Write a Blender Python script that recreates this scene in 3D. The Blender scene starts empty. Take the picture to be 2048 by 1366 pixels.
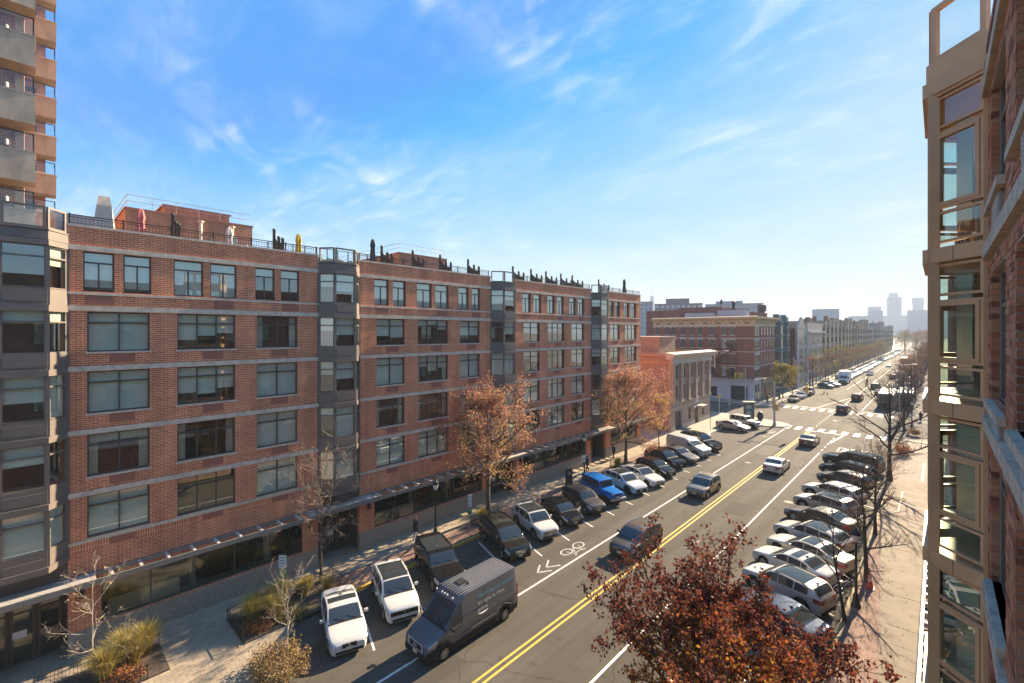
import bpy, math, random, colorsys
import numpy as np
from mathutils import Vector, Matrix
R = math.radians
SC = bpy.context.scene
COL = SC.collection
# ------------------------------------------------------------ camera
cam = bpy.data.cameras.new("camera")
cam.lens = 16.0; cam.sensor_width = 36.0; cam.shift_y = -0.0088
cam.clip_start = 0.1; cam.clip_end = 9000
camo = bpy.data.objects.new("camera", cam); COL.objects.link(camo)
camo.location = (0, 0, 15.3); camo.rotation_euler = (R(90), 0, R(43.175))
SC.camera = camo
# ------------------------------------------------------------ light
SUN_EL, SUN_AZ = 25.2, 1.5           # azimuth measured from +Y towards +X
sd = Vector((math.sin(R(SUN_AZ))*math.cos(R(SUN_EL)), math.cos(R(SUN_AZ))*math.cos(R(SUN_EL)), math.sin(R(SUN_EL))))
sun = bpy.data.lights.new("sun", 'SUN'); sun.energy = 3.5; sun.angle = R(0.5); sun.color = (1.0, 0.80, 0.55)
suno = bpy.data.objects.new("sun", sun); COL.objects.link(suno)
suno.rotation_euler = sd.to_track_quat('Z', 'Y').to_euler(); suno.location = (0, 40, 60)
W = bpy.data.worlds.new("World"); SC.world = W; W.use_nodes = True
def build_world():
    nt = W.node_tree; N = nt.nodes; Lk = nt.links; N.clear()
    out = N.new('ShaderNodeOutputWorld'); bg = N.new('ShaderNodeBackground'); Lk.new(bg.outputs[0], out.inputs[0])
    bg.inputs['Strength'].default_value = 0.1
    sky = N.new('ShaderNodeTexSky'); sky.sky_type = 'NISHITA'; sky.sun_disc = False
    sky.sun_elevation = R(SUN_EL); sky.sun_rotation = R(SUN_AZ)
    sky.air_density = 1.0; sky.dust_density = 0.05; sky.ozone_density = 2.0; sky.altitude = 0
    tc = N.new('ShaderNodeTexCoord'); sep = N.new('ShaderNodeSeparateXYZ'); Lk.new(tc.outputs['Generated'], sep.inputs[0])
    def m(op, a, b=None, c=None):
        n = N.new('ShaderNodeMath'); n.operation = op
        for i, x in enumerate((a, b, c)):
            if x is None: continue
            if isinstance(x, (int, float)): n.inputs[i].default_value = x
            else: Lk.new(x, n.inputs[i])
        return n.outputs[0]
    # film response of the photograph: highlights near the horizon and the sun are rolled off per channel
    sc_ = N.new('ShaderNodeSeparateColor'); Lk.new(sky.outputs[0], sc_.inputs[0]); cc = N.new('ShaderNodeCombineColor')
    for i, (a, b_, c, lo) in enumerate(((1.55, 2.0, .96, .02), (1.38, 0.7, .90, .30), (0.0, 0.25, .82, .0))):
        x = sc_.outputs[i]
        v = m('DIVIDE', m('SUBTRACT', x, a), m('ADD', x, b_))
        v = m('ADD', m('MULTIPLY', m('MAXIMUM', v, lo), c*2.35), m('MULTIPLY', m('MAXIMUM', m('SUBTRACT', x, 10.0), 0.0), 0.10))
        Lk.new(v, cc.inputs[i])
    zz = m('ADD', m('MAXIMUM', sep.outputs['Z'], 0.0), 0.16)
    cx = m('DIVIDE', sep.outputs['X'], zz); cy = m('DIVIDE', sep.outputs['Y'], zz)
    com = N.new('ShaderNodeCombineXYZ'); Lk.new(cx, com.inputs[0]); Lk.new(cy, com.inputs[1])
    def noise(scale, detail, rough, sx, sy, rot, dist=0.0, loc=(0, 0, 0)):
        mp = N.new('ShaderNodeMapping'); mp.inputs['Scale'].default_value = (sx, sy, 1); mp.inputs['Rotation'].default_value = (0, 0, rot)
        mp.inputs['Location'].default_value = loc
        Lk.new(com.outputs[0], mp.inputs[0])
        n = N.new('ShaderNodeTexNoise'); n.inputs['Scale'].default_value = scale; n.inputs['Detail'].default_value = detail
        n.inputs['Roughness'].default_value = rough; n.inputs['Distortion'].default_value = dist
        Lk.new(mp.outputs[0], n.inputs['Vector']); return n.outputs['Fac']
    def ramp(x, a, b, interp='EASE'):
        r = N.new('ShaderNodeValToRGB'); r.color_ramp.interpolation = interp
        r.color_ramp.elements[0].position = a; r.color_ramp.elements[0].color = (0, 0, 0, 1)
        r.color_ramp.elements[1].position = b; r.color_ramp.elements[1].color = (1, 1, 1, 1)
        Lk.new(x, r.inputs[0]); return r.outputs['Color']
    big = ramp(noise(1.3, 3, 0.5, 1.0, 0.8, 0.5, 0.4, (7.3, 2.2, 0)), 0.42, 0.64)
    wisp = ramp(noise(2.3, 10, 0.64, 0.75, 1.25, 0.3, 1.7, (5.4, 3.7, 0)), 0.40, 0.80)
    fib = ramp(noise(5.5, 8, 0.62, 0.55, 1.5, 0.3, 1.2, (1.4, 0.3, 0)), 0.30, 0.75)
    veil = ramp(noise(0.8, 8, 0.62, 0.8, 1.2, 0.9, 1.0, (1.0, 4.0, 0)), 0.36, 0.78)
    cl = m('MINIMUM', m('ADD', m('MULTIPLY', m('MULTIPLY', big, wisp), m('ADD', m('MULTIPLY', fib, 0.6), 0.10)), m('MULTIPLY', veil, m('ADD', m('MULTIPLY', fib, 0.26), 0.06))), 0.80)
    mixn = N.new('ShaderNodeMix'); mixn.data_type = 'RGBA'
    Lk.new(cl, mixn.inputs['Factor']); Lk.new(cc.outputs[0], mixn.inputs['A'])
    mixn.inputs['B'].default_value = (2.25, 2.32, 2.38, 1)
    Lk.new(mixn.outputs['Result'], bg.inputs['Color'])
build_world()
SC.view_settings.view_transform = 'Standard'; SC.view_settings.look = 'None'
SC.view_settings.exposure = 2.4; SC.view_settings.gamma = 1.0; SC.view_settings.use_curve_mapping = False
SC.render.engine = 'CYCLES'
SC.cycles.max_bounces = 7; SC.cycles.diffuse_bounces = 5; SC.cycles.glossy_bounces = 3; SC.cycles.transmission_bounces = 3
SC.cycles.transparent_max_bounces = 10; SC.cycles.volume_bounces = 0
SC.cycles.caustics_reflective = False; SC.cycles.caustics_refractive = False
SC.cycles.use_denoising = True
SC.cycles.sample_clamp_indirect = 6.0

# ------------------------------------------------------------ mesh helpers
class MB:
    """collects faces, then links them as ONE mesh object"""
    def __init__(s): s.v = []; s.f = []; s.m = []
    def face(s, pts, m=0):
        i = len(s.v); s.v.extend([tuple(p) for p in pts]); s.f.append(tuple(range(i, i+len(pts)))); s.m.append(m)
    def box(s, x0, x1, y0, y1, z0, z1, m=0, T=None):
        i = len(s.v)
        p = [(x0,y0,z0),(x1,y0,z0),(x1,y1,z0),(x0,y1,z0),(x0,y0,z1),(x1,y0,z1),(x1,y1,z1),(x0,y1,z1)]
        if T is not None: p = [tuple(T @ Vector(q)) for q in p]
        s.v.extend(p)
        for q in ((0,3,2,1),(4,5,6,7),(0,1,5,4),(1,2,6,5),(2,3,7,6),(3,0,4,7)):
            s.f.append(tuple(i+k for k in q)); s.m.append(m)
        return s
    def cbox(s, c, size, m=0, T=None):
        return s.box(c[0]-size[0]/2, c[0]+size[0]/2, c[1]-size[1]/2, c[1]+size[1]/2, c[2]-size[2]/2, c[2]+size[2]/2, m, T)
    def prism(s, poly, z0, z1, m=0, cap=True, mtop=None):
        n = len(poly); i = len(s.v)
        s.v.extend([(p[0], p[1], z0) for p in poly]); s.v.extend([(p[0], p[1], z1) for p in poly])
        for k in range(n):
            l = (k+1) % n; s.f.append((i+k, i+l, i+n+l, i+n+k)); s.m.append(m)
        if cap:
            s.f.append(tuple(i+n+k for k in range(n))); s.m.append(m if mtop is None else mtop)
            s.f.append(tuple(i+n-1-k for k in range(n))); s.m.append(m)
        return s
    def xprism(s, poly, x0, x1, m=0):
        """poly in (y, z), extruded along x"""
        n = len(poly); i = len(s.v)
        s.v.extend([(x0, p[0], p[1]) for p in poly]); s.v.extend([(x1, p[0], p[1]) for p in poly])
        for k in range(n):
            l = (k+1) % n; s.f.append((i+k, i+l, i+n+l, i+n+k)); s.m.append(m)
        s.f.append(tuple(i+n+k for k in range(n))); s.m.append(m)
        s.f.append(tuple(i+n-1-k for k in range(n))); s.m.append(m)
        return s
    def yprism(s, poly, y0, y1, m=0):
        n = len(poly); i = len(s.v)
        s.v.extend([(p[0], y0, p[1]) for p in poly]); s.v.extend([(p[0], y1, p[1]) for p in poly])
        for k in range(n):
            l = (k+1) % n; s.f.append((i+k, i+n+k, i+n+l, i+l)); s.m.append(m)
        s.f.append(tuple(i+n-1-k for k in range(n))); s.m.append(m)
        s.f.append(tuple(i+n+k for k in range(n))); s.m.append(m)
        return s
    def tube(s, pts, rad, n=6, m=0, cap=True):
        pts = [Vector(p) for p in pts]
        if not hasattr(rad, '__len__'): rad = [rad]*len(pts)
        i = len(s.v); a = None
        for k, p in enumerate(pts):
            d = (pts[min(k+1, len(pts)-1)] - pts[max(k-1, 0)])
            if d.length < 1e-9: d = Vector((0, 0, 1))
            d.normalize()
            if a is None: a = d.orthogonal().normalized()
            a = (a - d*a.dot(d))
            a = a.normalized() if a.length > 1e-6 else d.orthogonal().normalized()
            b = d.cross(a)
            for j in range(n):
                t = 2*math.pi*j/n; q = p + (a*math.cos(t) + b*math.sin(t))*rad[k]; s.v.append((q.x, q.y, q.z))
        for k in range(len(pts)-1):
            for j in range(n):
                l = (j+1) % n; s.f.append((i+k*n+j, i+k*n+l, i+(k+1)*n+l, i+(k+1)*n+j)); s.m.append(m)
        if cap:
            s.f.append(tuple(i+n-1-j for j in range(n))); s.m.append(m)
            e = i+(len(pts)-1)*n; s.f.append(tuple(e+j for j in range(n))); s.m.append(m)
        return s
    def lathe(s, prof, n=12, c=(0, 0, 0), m=0, axis='z', cap=True):
        """prof = [(r, h)]; axis z, or y (wheel: axis along y), or x"""
        i = len(s.v)
        for r, h in prof:
            for j in range(n):
                t = 2*math.pi*j/n; a, b = r*math.cos(t), r*math.sin(t)
                q = (a, b, h) if axis == 'z' else ((b, h, a) if axis == 'y' else (h, a, b))
                s.v.append((q[0]+c[0], q[1]+c[1], q[2]+c[2]))
        for k in range(len(prof)-1):
            for j in range(n):
                l = (j+1) % n; s.f.append((i+k*n+j, i+k*n+l, i+(k+1)*n+l, i+(k+1)*n+j)); s.m.append(m)
        if cap:
            if prof[0][0] > 1e-4: s.f.append(tuple(i+n-1-j for j in range(n))); s.m.append(m)
            e = i+(len(prof)-1)*n
            if prof[-1][0] > 1e-4: s.f.append(tuple(e+j for j in range(n))); s.m.append(m)
        return s
    def ball(s, c, r, n=8, m=0, sz=1.0):
        k = max(4, n//2)
        return s.lathe([(max(1e-5, r*math.sin(math.pi*t/k)), -r*sz*math.cos(math.pi*t/k)) for t in range(k+1)], n, c, m, cap=False)
    def mesh(s, name, mats, smooth=None, uv=True):
        me = bpy.data.meshes.new(name)
        me.from_pydata(s.v, [], s.f)
        for mt in (mats if isinstance(mats, (list, tuple)) else [mats]): me.materials.append(mt)
        if any(s.m): me.polygons.foreach_set('material_index', s.m)
        if uv and s.f: add_uv(me)
        if smooth is not None:
            me.polygons.foreach_set('use_smooth', [True]*len(s.f))
            if smooth < 179: me.set_sharp_from_angle(angle=R(smooth))
        me.update(); return me
    def build(s, name, mats, parent=None, smooth=None, loc=None, rotz=0, uv=True):
        return link(name, s.mesh(name, mats, smooth, uv), parent, loc, rotz)
def add_uv(me):
    nl = len(me.loops); lv = np.empty(nl, np.int32); me.loops.foreach_get('vertex_index', lv)
    co = np.empty(len(me.vertices)*3, np.float32); me.vertices.foreach_get('co', co); co = co.reshape(-1, 3)
    nf = len(me.polygons); no = np.empty(nf*3, np.float32); me.polygons.foreach_get('normal', no); no = no.reshape(-1, 3)
    tot = np.empty(nf, np.int32); me.polygons.foreach_get('loop_total', tot)
    fn = np.repeat(no, tot, axis=0); p = co[lv]
    h = np.hypot(fn[:, 0], fn[:, 1]); flat = np.abs(fn[:, 2]) > 0.75
    h[h < 1e-6] = 1
    u = (-fn[:, 1]*p[:, 0] + fn[:, 0]*p[:, 1])/h; v = p[:, 2].copy()
    u[flat] = p[flat, 1]; v[flat] = p[flat, 0]
    l = me.uv_layers.new(name='uv'); l.data.foreach_set('uv', np.stack([u, v], 1).ravel().astype(np.float32))
def link(name, me, parent=None, loc=None, rotz=0):
    o = bpy.data.objects.new(name, me); COL.objects.link(o)
    if parent is not None: o.parent = parent
    if loc is not None: o.location = loc
    if rotz: o.rotation_euler = (0, 0, rotz)
    return o
def tag(o, label=None, cat=None, group=None, kind=None):
    if label: o['label'] = label
    if cat: o['category'] = cat
    if group: o['group'] = group
    if kind: o['kind'] = kind
    return o
def thing(name, label, cat, loc=(0, 0, 0), rotz=0, group=None):
    o = bpy.data.objects.new(name, None); COL.objects.link(o); o.empty_display_size = 0.3
    o.location = loc; o.rotation_euler = (0, 0, rotz)
    return tag(o, label, cat, group)
KIDS = {}
PAINT_ME = set()
def copy_tree(o, parent=None, pm=None):
    """a thing with copies of its parts and sub-parts; painted parts take the paint pm"""
    c = o.copy(); COL.objects.link(c)
    if parent is not None: c.parent = parent
    if pm is not None and c.type == 'MESH' and c.data.name in PAINT_ME: c.material_slots[0].link = 'OBJECT'; c.material_slots[0].material = pm
    for ch in KIDS.get(o.as_pointer(), ()): copy_tree(ch, c, pm)
    return c
def index_kids(root):
    by = {}
    for q in bpy.data.objects:
        if q.parent is not None: by.setdefault(q.parent.as_pointer(), []).append(q)
    KIDS.update(by)
def structure(o): o['kind'] = 'structure'; return o

# ------------------------------------------------------------ materials
MATS = {}
def mat(name, col, rough=0.6, metal=0.0, var=0.0, vscale=3.0, bump=0.0, bscale=20.0, coat=0.0, emit=None, spec=None, stretch=None):
    if name in MATS: return MATS[name]
    M = bpy.data.materials.new(name); M.use_nodes = True; MATS[name] = M
    nt = M.node_tree; N = nt.nodes; b = N['Principled BSDF']
    c = (*col, 1) if len(col) == 3 else col
    b.inputs['Base Color'].default_value = c; b.inputs['Roughness'].default_value = rough; b.inputs['Metallic'].default_value = metal
    if coat: b.inputs['Coat Weight'].default_value = coat; b.inputs['Coat Roughness'].default_value = 0.03
    if spec is not None: b.inputs['Specular IOR Level'].default_value = spec
    if emit: b.inputs['Emission Color'].default_value = (*emit[:3], 1); b.inputs['Emission Strength'].default_value = emit[3]
    if var or bump:
        tc = N.new('ShaderNodeTexCoord')
        src = tc.outputs['Object']
        if stretch:
            mp = N.new('ShaderNodeMapping'); mp.inputs['Scale'].default_value = stretch; nt.links.new(src, mp.inputs[0]); src = mp.outputs[0]
    if var:
        n = N.new('ShaderNodeTexNoise'); n.inputs['Scale'].default_value = vscale; n.inputs['Detail'].default_value = 7; n.inputs['Roughness'].default_value = 0.62
        nt.links.new(src, n.inputs['Vector'])
        r = N.new('ShaderNodeMapRange'); r.inputs['From Min'].default_value = 0.3; r.inputs['From Max'].default_value = 0.7
        r.inputs['To Min'].default_value = 1-var; r.inputs['To Max'].default_value = 1+var; nt.links.new(n.outputs['Fac'], r.inputs['Value'])
        mx = N.new('ShaderNodeVectorMath'); mx.operation = 'SCALE'; mx.inputs[0].default_value = c[:3]; nt.links.new(r.outputs[0], mx.inputs['Scale'])
        nt.links.new(mx.outputs[0], b.inputs['Base Color'])
    if bump:
        n2 = N.new('ShaderNodeTexNoise'); n2.inputs['Scale'].default_value = bscale; n2.inputs['Detail'].default_value = 4
        nt.links.new(src, n2.inputs['Vector'])
        bp = N.new('ShaderNodeBump'); bp.inputs['Strength'].default_value = bump; bp.inputs['Distance'].default_value = 0.02
        nt.links.new(n2.outputs['Fac'], bp.inputs['Height']); nt.links.new(bp.outputs[0], b.inputs['Normal'])
    return M
def brickmat(name, c1, c2, mortar, bw=0.30, bh=0.10, ms=0.012, rough=0.85, offset=0.5, var=0.22, bump=0.5, vs=0.6, swap=False):
    if name in MATS: return MATS[name]
    M = bpy.data.materials.new(name); M.use_nodes = True; MATS[name] = M
    nt = M.node_tree; N = nt.nodes; Lk = nt.links; b = N['Principled BSDF']; b.inputs['Roughness'].default_value = rough; b.inputs['Specular IOR Level'].default_value = 0.2
    tc = N.new('ShaderNodeTexCoord'); src = tc.outputs['UV']
    if swap:
        mp = N.new('ShaderNodeMapping'); mp.inputs['Rotation'].default_value = (0, 0, R(90)); Lk.new(src, mp.inputs[0]); src = mp.outputs[0]
    t = N.new('ShaderNodeTexBrick'); Lk.new(src, t.inputs['Vector'])
    t.inputs['Color1'].default_value = (*c1, 1); t.inputs['Color2'].default_value = (*c2, 1); t.inputs['Mortar'].default_value = (*mortar, 1)
    t.inputs['Scale'].default_value = 1; t.inputs['Mortar Size'].default_value = ms; t.inputs['Mortar Smooth'].default_value = 0.1
    t.inputs['Brick Width'].default_value = bw; t.inputs['Row Height'].default_value = bh; t.offset = offset
    n = N.new('ShaderNodeTexNoise'); n.inputs['Scale'].default_value = vs; n.inputs['Detail'].default_value = 8; n.inputs['Roughness'].default_value = 0.65
    Lk.new(tc.outputs['Object'], n.inputs['Vector'])
    r = N.new('ShaderNodeMapRange'); r.inputs['From Min'].default_value = 0.3; r.inputs['From Max'].default_value = 0.7
    r.inputs['To Min'].default_value = 1-var; r.inputs['To Max'].default_value = 1+var; Lk.new(n.outputs['Fac'], r.inputs['Value'])
    mp2 = N.new('ShaderNodeMapping'); mp2.inputs['Scale'].default_value = (1.6, 1.6, .10); Lk.new(tc.outputs['Object'], mp2.inputs[0])
    n3 = N.new('ShaderNodeTexNoise'); n3.inputs['Scale'].default_value = 1.3; n3.inputs['Detail'].default_value = 6; Lk.new(mp2.outputs[0], n3.inputs['Vector'])
    r3 = N.new('ShaderNodeMapRange'); r3.inputs['From Min'].default_value = .35; r3.inputs['From Max'].default_value = .7; r3.inputs['To Min'].default_value = 1+var*.35; r3.inputs['To Max'].default_value = 1-var*.9; Lk.new(n3.outputs['Fac'], r3.inputs['Value'])
    mm = N.new('ShaderNodeMath'); mm.operation = 'MULTIPLY'; Lk.new(r.outputs[0], mm.inputs[0]); Lk.new(r3.outputs[0], mm.inputs[1])
    mx = N.new('ShaderNodeVectorMath'); mx.operation = 'SCALE'; Lk.new(t.outputs['Color'], mx.inputs[0]); Lk.new(mm.outputs[0], mx.inputs['Scale'])
    Lk.new(mx.outputs[0], b.inputs['Base Color'])
    bp = N.new('ShaderNodeBump'); bp.inputs['Strength'].default_value = bump; bp.inputs['Distance'].default_value = 0.01; bp.invert = True
    Lk.new(t.outputs['Fac'], bp.inputs['Height']); Lk.new(bp.outputs[0], b.inputs['Normal'])
    return M
def randmat(name, cols, rough=0.7, per='OBJECT', var=0.15, trans=0.0, zgrad=None):
    """colour picked per object (bricks) or per loose piece (leaves)"""
    if name in MATS: return MATS[name]
    M = bpy.data.materials.new(name); M.use_nodes = True; MATS[name] = M
    nt = M.node_tree; N = nt.nodes; Lk = nt.links; b = N['Principled BSDF']; b.inputs['Roughness'].default_value = rough; b.inputs['Specular IOR Level'].default_value = 0.2
    if per == 'OBJECT': src = N.new('ShaderNodeObjectInfo').outputs['Random']
    else: src = N.new('ShaderNodeNewGeometry').outputs['Random Per Island']
    if zgrad:      # leaves: shift the pick with large clumps of the crown
        tc = N.new('ShaderNodeTexCoord'); n = N.new('ShaderNodeTexNoise'); n.inputs['Scale'].default_value = zgrad[0]; n.inputs['Detail'].default_value = 2
        Lk.new(tc.outputs['Object'], n.inputs['Vector'])
        a = N.new('ShaderNodeMath'); a.operation = 'MULTIPLY_ADD'; Lk.new(n.outputs['Fac'], a.inputs[0]); a.inputs[1].default_value = zgrad[1]; a.inputs[2].default_value = -zgrad[1]*0.5
        s = N.new('ShaderNodeMath'); s.operation = 'ADD'; Lk.new(src, s.inputs[0]); Lk.new(a.outputs[0], s.inputs[1]); s.use_clamp = True; src = s.outputs[0]
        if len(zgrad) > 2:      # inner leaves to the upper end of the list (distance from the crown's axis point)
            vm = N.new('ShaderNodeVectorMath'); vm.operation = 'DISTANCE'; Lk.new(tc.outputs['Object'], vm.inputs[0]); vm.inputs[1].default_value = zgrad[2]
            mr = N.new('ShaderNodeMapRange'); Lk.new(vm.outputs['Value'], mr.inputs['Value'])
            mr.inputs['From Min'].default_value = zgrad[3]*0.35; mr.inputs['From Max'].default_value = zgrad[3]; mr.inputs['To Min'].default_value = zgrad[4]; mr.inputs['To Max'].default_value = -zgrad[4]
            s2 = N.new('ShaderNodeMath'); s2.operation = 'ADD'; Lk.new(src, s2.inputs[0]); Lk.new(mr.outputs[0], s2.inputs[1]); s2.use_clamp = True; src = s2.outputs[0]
    r = N.new('ShaderNodeValToRGB'); r.color_ramp.interpolation = 'LINEAR'
    e = r.color_ramp.elements
    while len(e) < len(cols): e.new(0.5)
    for i, c in enumerate(cols): e[i].position = i/(len(cols)-1); e[i].color = (*c, 1)
    Lk.new(src, r.inputs[0]); Lk.new(r.outputs[0], b.inputs['Base Color'])
    if trans:
        tr = N.new('ShaderNodeBsdfTranslucent'); Lk.new(r.outputs[0], tr.inputs['Color']); mx = N.new('ShaderNodeMixShader'); mx.inputs[0].default_value = trans
        Lk.new(b.outputs[0], mx.inputs[1]); Lk.new(tr.outputs[0], mx.inputs[2]); Lk.new(mx.outputs[0], N['Material Output'].inputs['Surface'])
    return M
def glassmat(name, tint, refl0=0.08, rough=0.01, gain=1.0):
    """thin window pane: see through, mirror-like at grazing angles"""
    if name in MATS: return MATS[name]
    M = bpy.data.materials.new(name); M.use_nodes = True; MATS[name] = M
    nt = M.node_tree; N = nt.nodes; Lk = nt.links; N.remove(N['Principled BSDF'])
    t = N.new('ShaderNodeBsdfTransparent'); t.inputs['Color'].default_value = (*tint, 1)
    g = N.new('ShaderNodeBsdfGlossy'); g.inputs['Roughness'].default_value = rough; g.inputs['Color'].default_value = (0.92, 0.97, 0.95, 1)
    fr = N.new('ShaderNodeFresnel'); fr.inputs['IOR'].default_value = 1.5
    a = N.new('ShaderNodeMath'); a.operation = 'MULTIPLY_ADD'; a.inputs[1].default_value = gain; a.inputs[2].default_value = refl0; a.use_clamp = True
    Lk.new(fr.outputs[0], a.inputs[0])
    ge = N.new('ShaderNodeNewGeometry'); inv = N.new('ShaderNodeMath'); inv.operation = 'SUBTRACT'; inv.inputs[0].default_value = 1.0; Lk.new(ge.outputs['Backfacing'], inv.inputs[1])
    mu = N.new('ShaderNodeMath'); mu.operation = 'MULTIPLY'; Lk.new(a.outputs[0], mu.inputs[0]); Lk.new(inv.outputs[0], mu.inputs[1]); a = mu   # the pane's inner side does not mirror again
    mx = N.new('ShaderNodeMixShader'); Lk.new(a.outputs[0], mx.inputs[0]); Lk.new(t.outputs[0], mx.inputs[1]); Lk.new(g.outputs[0], mx.inputs[2])
    Lk.new(mx.outputs[0], N['Material Output'].inputs['Surface'])
    return M
def asphaltmat():
    M = bpy.data.materials.new('asphalt'); M.use_nodes = True; MATS['asphalt'] = M
    nt = M.node_tree; N = nt.nodes; Lk = nt.links; b = N['Principled BSDF']; b.inputs['Roughness'].default_value = 0.9; b.inputs['Specular IOR Level'].default_value = 0.12
    tc = N.new('ShaderNodeTexCoord')
    def noise(sc, det, st=(1, 1, 1), rough=0.6):
        mp = N.new('ShaderNodeMapping'); mp.inputs['Scale'].default_value = st; Lk.new(tc.outputs['Object'], mp.inputs[0])
        n = N.new('ShaderNodeTexNoise'); n.inputs['Scale'].default_value = sc; n.inputs['Detail'].default_value = det; n.inputs['Roughness'].default_value = rough
        Lk.new(mp.outputs[0], n.inputs['Vector']); return n.outputs['Fac']
    def mr(x, a, b_, lo, hi):
        r = N.new('ShaderNodeMapRange'); r.inputs['From Min'].default_value = a; r.inputs['From Max'].default_value = b_; r.inputs['To Min'].default_value = lo; r.inputs['To Max'].default_value = hi
        Lk.new(x, r.inputs['Value']); return r.outputs[0]
    def mul(a, c):
        n = N.new('ShaderNodeMath'); n.operation = 'MULTIPLY'; Lk.new(a, n.inputs[0]); Lk.new(c, n.inputs[1]); return n.outputs[0]
    v = mul(mr(noise(0.35, 6, (1, 0.35, 1)), 0.3, 0.7, 0.86, 1.14), mr(noise(55, 2), 0.3, 0.7, 0.72, 1.28))
    v = mul(v, mr(noise(0.62, 4, (1.6, 0.03, 1)), 0.35, 0.65, 0.84, 1.13))      # wheel tracks run along the street
    v = mul(v, mr(noise(0.9, 2), 0.62, 0.72, 1.0, 0.74))                        # old oil and patching
    # thin sealed cracks
    vo = N.new('ShaderNodeTexVoronoi'); vo.feature = 'DISTANCE_TO_EDGE'; vo.inputs['Scale'].default_value = 0.16
    ad = N.new('ShaderNodeMixRGB'); ad.blend_type = 'ADD'; ad.inputs[0].default_value = 1.0
    nn = N.new('ShaderNodeTexNoise'); nn.inputs['Scale'].default_value = 0.8; Lk.new(tc.outputs['Object'], nn.inputs['Vector'])
    Lk.new(tc.outputs['Object'], ad.inputs[1]); Lk.new(nn.outputs['Color'], ad.inputs[2]); Lk.new(ad.outputs[0], vo.inputs['Vector'])
    v = mul(v, mr(vo.outputs['Distance'], 0.002, 0.008, 0.72, 1.0))
    mx = N.new('ShaderNodeVectorMath'); mx.operation = 'SCALE'; mx.inputs[0].default_value = (0.100, 0.088, 0.072); Lk.new(v, mx.inputs['Scale'])
    Lk.new(mx.outputs[0], b.inputs['Base Color'])
    bp = N.new('ShaderNodeBump'); bp.inputs['Strength'].default_value = 0.25; bp.inputs['Distance'].default_value = 0.01
    Lk.new(noise(70, 2), bp.inputs['Height']); Lk.new(bp.outputs[0], b.inputs['Normal'])
    return M
ASPH = asphaltmat()
BRICK_L = brickmat('red_brick', (0.71, 0.195, 0.080), (0.53, 0.128, 0.054), (0.80, 0.53, 0.34), ms=0.013)
SOLDIER = brickmat('soldier_brick', (0.71, 0.195, 0.080), (0.53, 0.128, 0.054), (0.80, 0.53, 0.34), bw=0.3, bh=0.1, ms=0.013, swap=True, offset=0.0)
STONE = mat('grey_stone', (0.64, 0.515, 0.39), 0.85, var=0.25, vscale=2.5)
GRANITE = mat('grey_granite', (0.29, 0.245, 0.19), 0.7, var=0.3, vscale=9)
FRAME = mat('window_frame_dark', (0.085, 0.072, 0.062), 0.5)
BAYMET = mat('bay_metal', (0.155, 0.125, 0.105), 0.55, var=0.12, vscale=1.5)
VENT = mat('vent_panel_brown', (0.34, 0.12, 0.075), 0.6)
GLASS = glassmat('window_glass', (0.91, 0.945, 0.925), 0.20, gain=1.1)
GLASSD = glassmat('shop_glass', (0.68, 0.69, 0.64), 0.08)
GLASSC = glassmat('clear_glass', (0.95, 0.97, 0.965), 0.04)
BLIND = mat('blind_fabric', (0.90, 0.88, 0.74), 0.9, var=0.06, vscale=30, stretch=(1, 0.2, 30))
BLIND2 = mat('blind_fabric_cream', (0.78, 0.74, 0.58), 0.9, var=0.08, vscale=30, stretch=(1, 0.2, 30))
CURT = mat('curtain_cloth', (0.74, 0.68, 0.55), 0.9)
INSIDE = mat('dark_interior', (0.07, 0.055, 0.04), 0.9, var=0.5, vscale=0.8)
BLACK = mat('black_iron', (0.018, 0.018, 0.020), 0.45)
STEEL = mat('galvanised_steel', (0.42, 0.42, 0.42), 0.45, 0.6)
CONC = mat('concrete', (0.40, 0.34, 0.265), 0.85, var=0.2, vscale=1.6, bump=0.15)
CONC_T = mat('balcony_concrete_sunlit', (0.31, 0.28, 0.235), 0.9, var=0.28, vscale=1.3, stretch=(1, 1, 0.4))  # sunlit far balconies: darker, greyer copy, tones down the sun in colour
WHITE = mat('white_paint', (0.78, 0.76, 0.73), 0.6, var=0.06)
LINE = mat('road_paint_white', (0.66, 0.64, 0.60), 0.75, var=0.30, vscale=6)
LINEY = mat('road_paint_yellow', (0.66, 0.42, 0.06), 0.75, var=0.25, vscale=6)
KERBY = mat('kerb_yellow', (0.55, 0.36, 0.07), 0.8, var=0.35, vscale=4)
PAVER = brickmat('sidewalk_paver', (0.40, 0.325, 0.235), (0.34, 0.275, 0.20), (0.19, 0.155, 0.115), bw=0.42, bh=0.21, ms=0.010, var=0.16, vs=0.8, bump=0.3)
PAVER_R = brickmat('red_paver', (0.30, 0.19, 0.145), (0.24, 0.15, 0.118), (0.17, 0.125, 0.10), bw=0.21, bh=0.105, ms=0.008, var=0.2, vs=0.8, bump=0.3)
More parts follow.
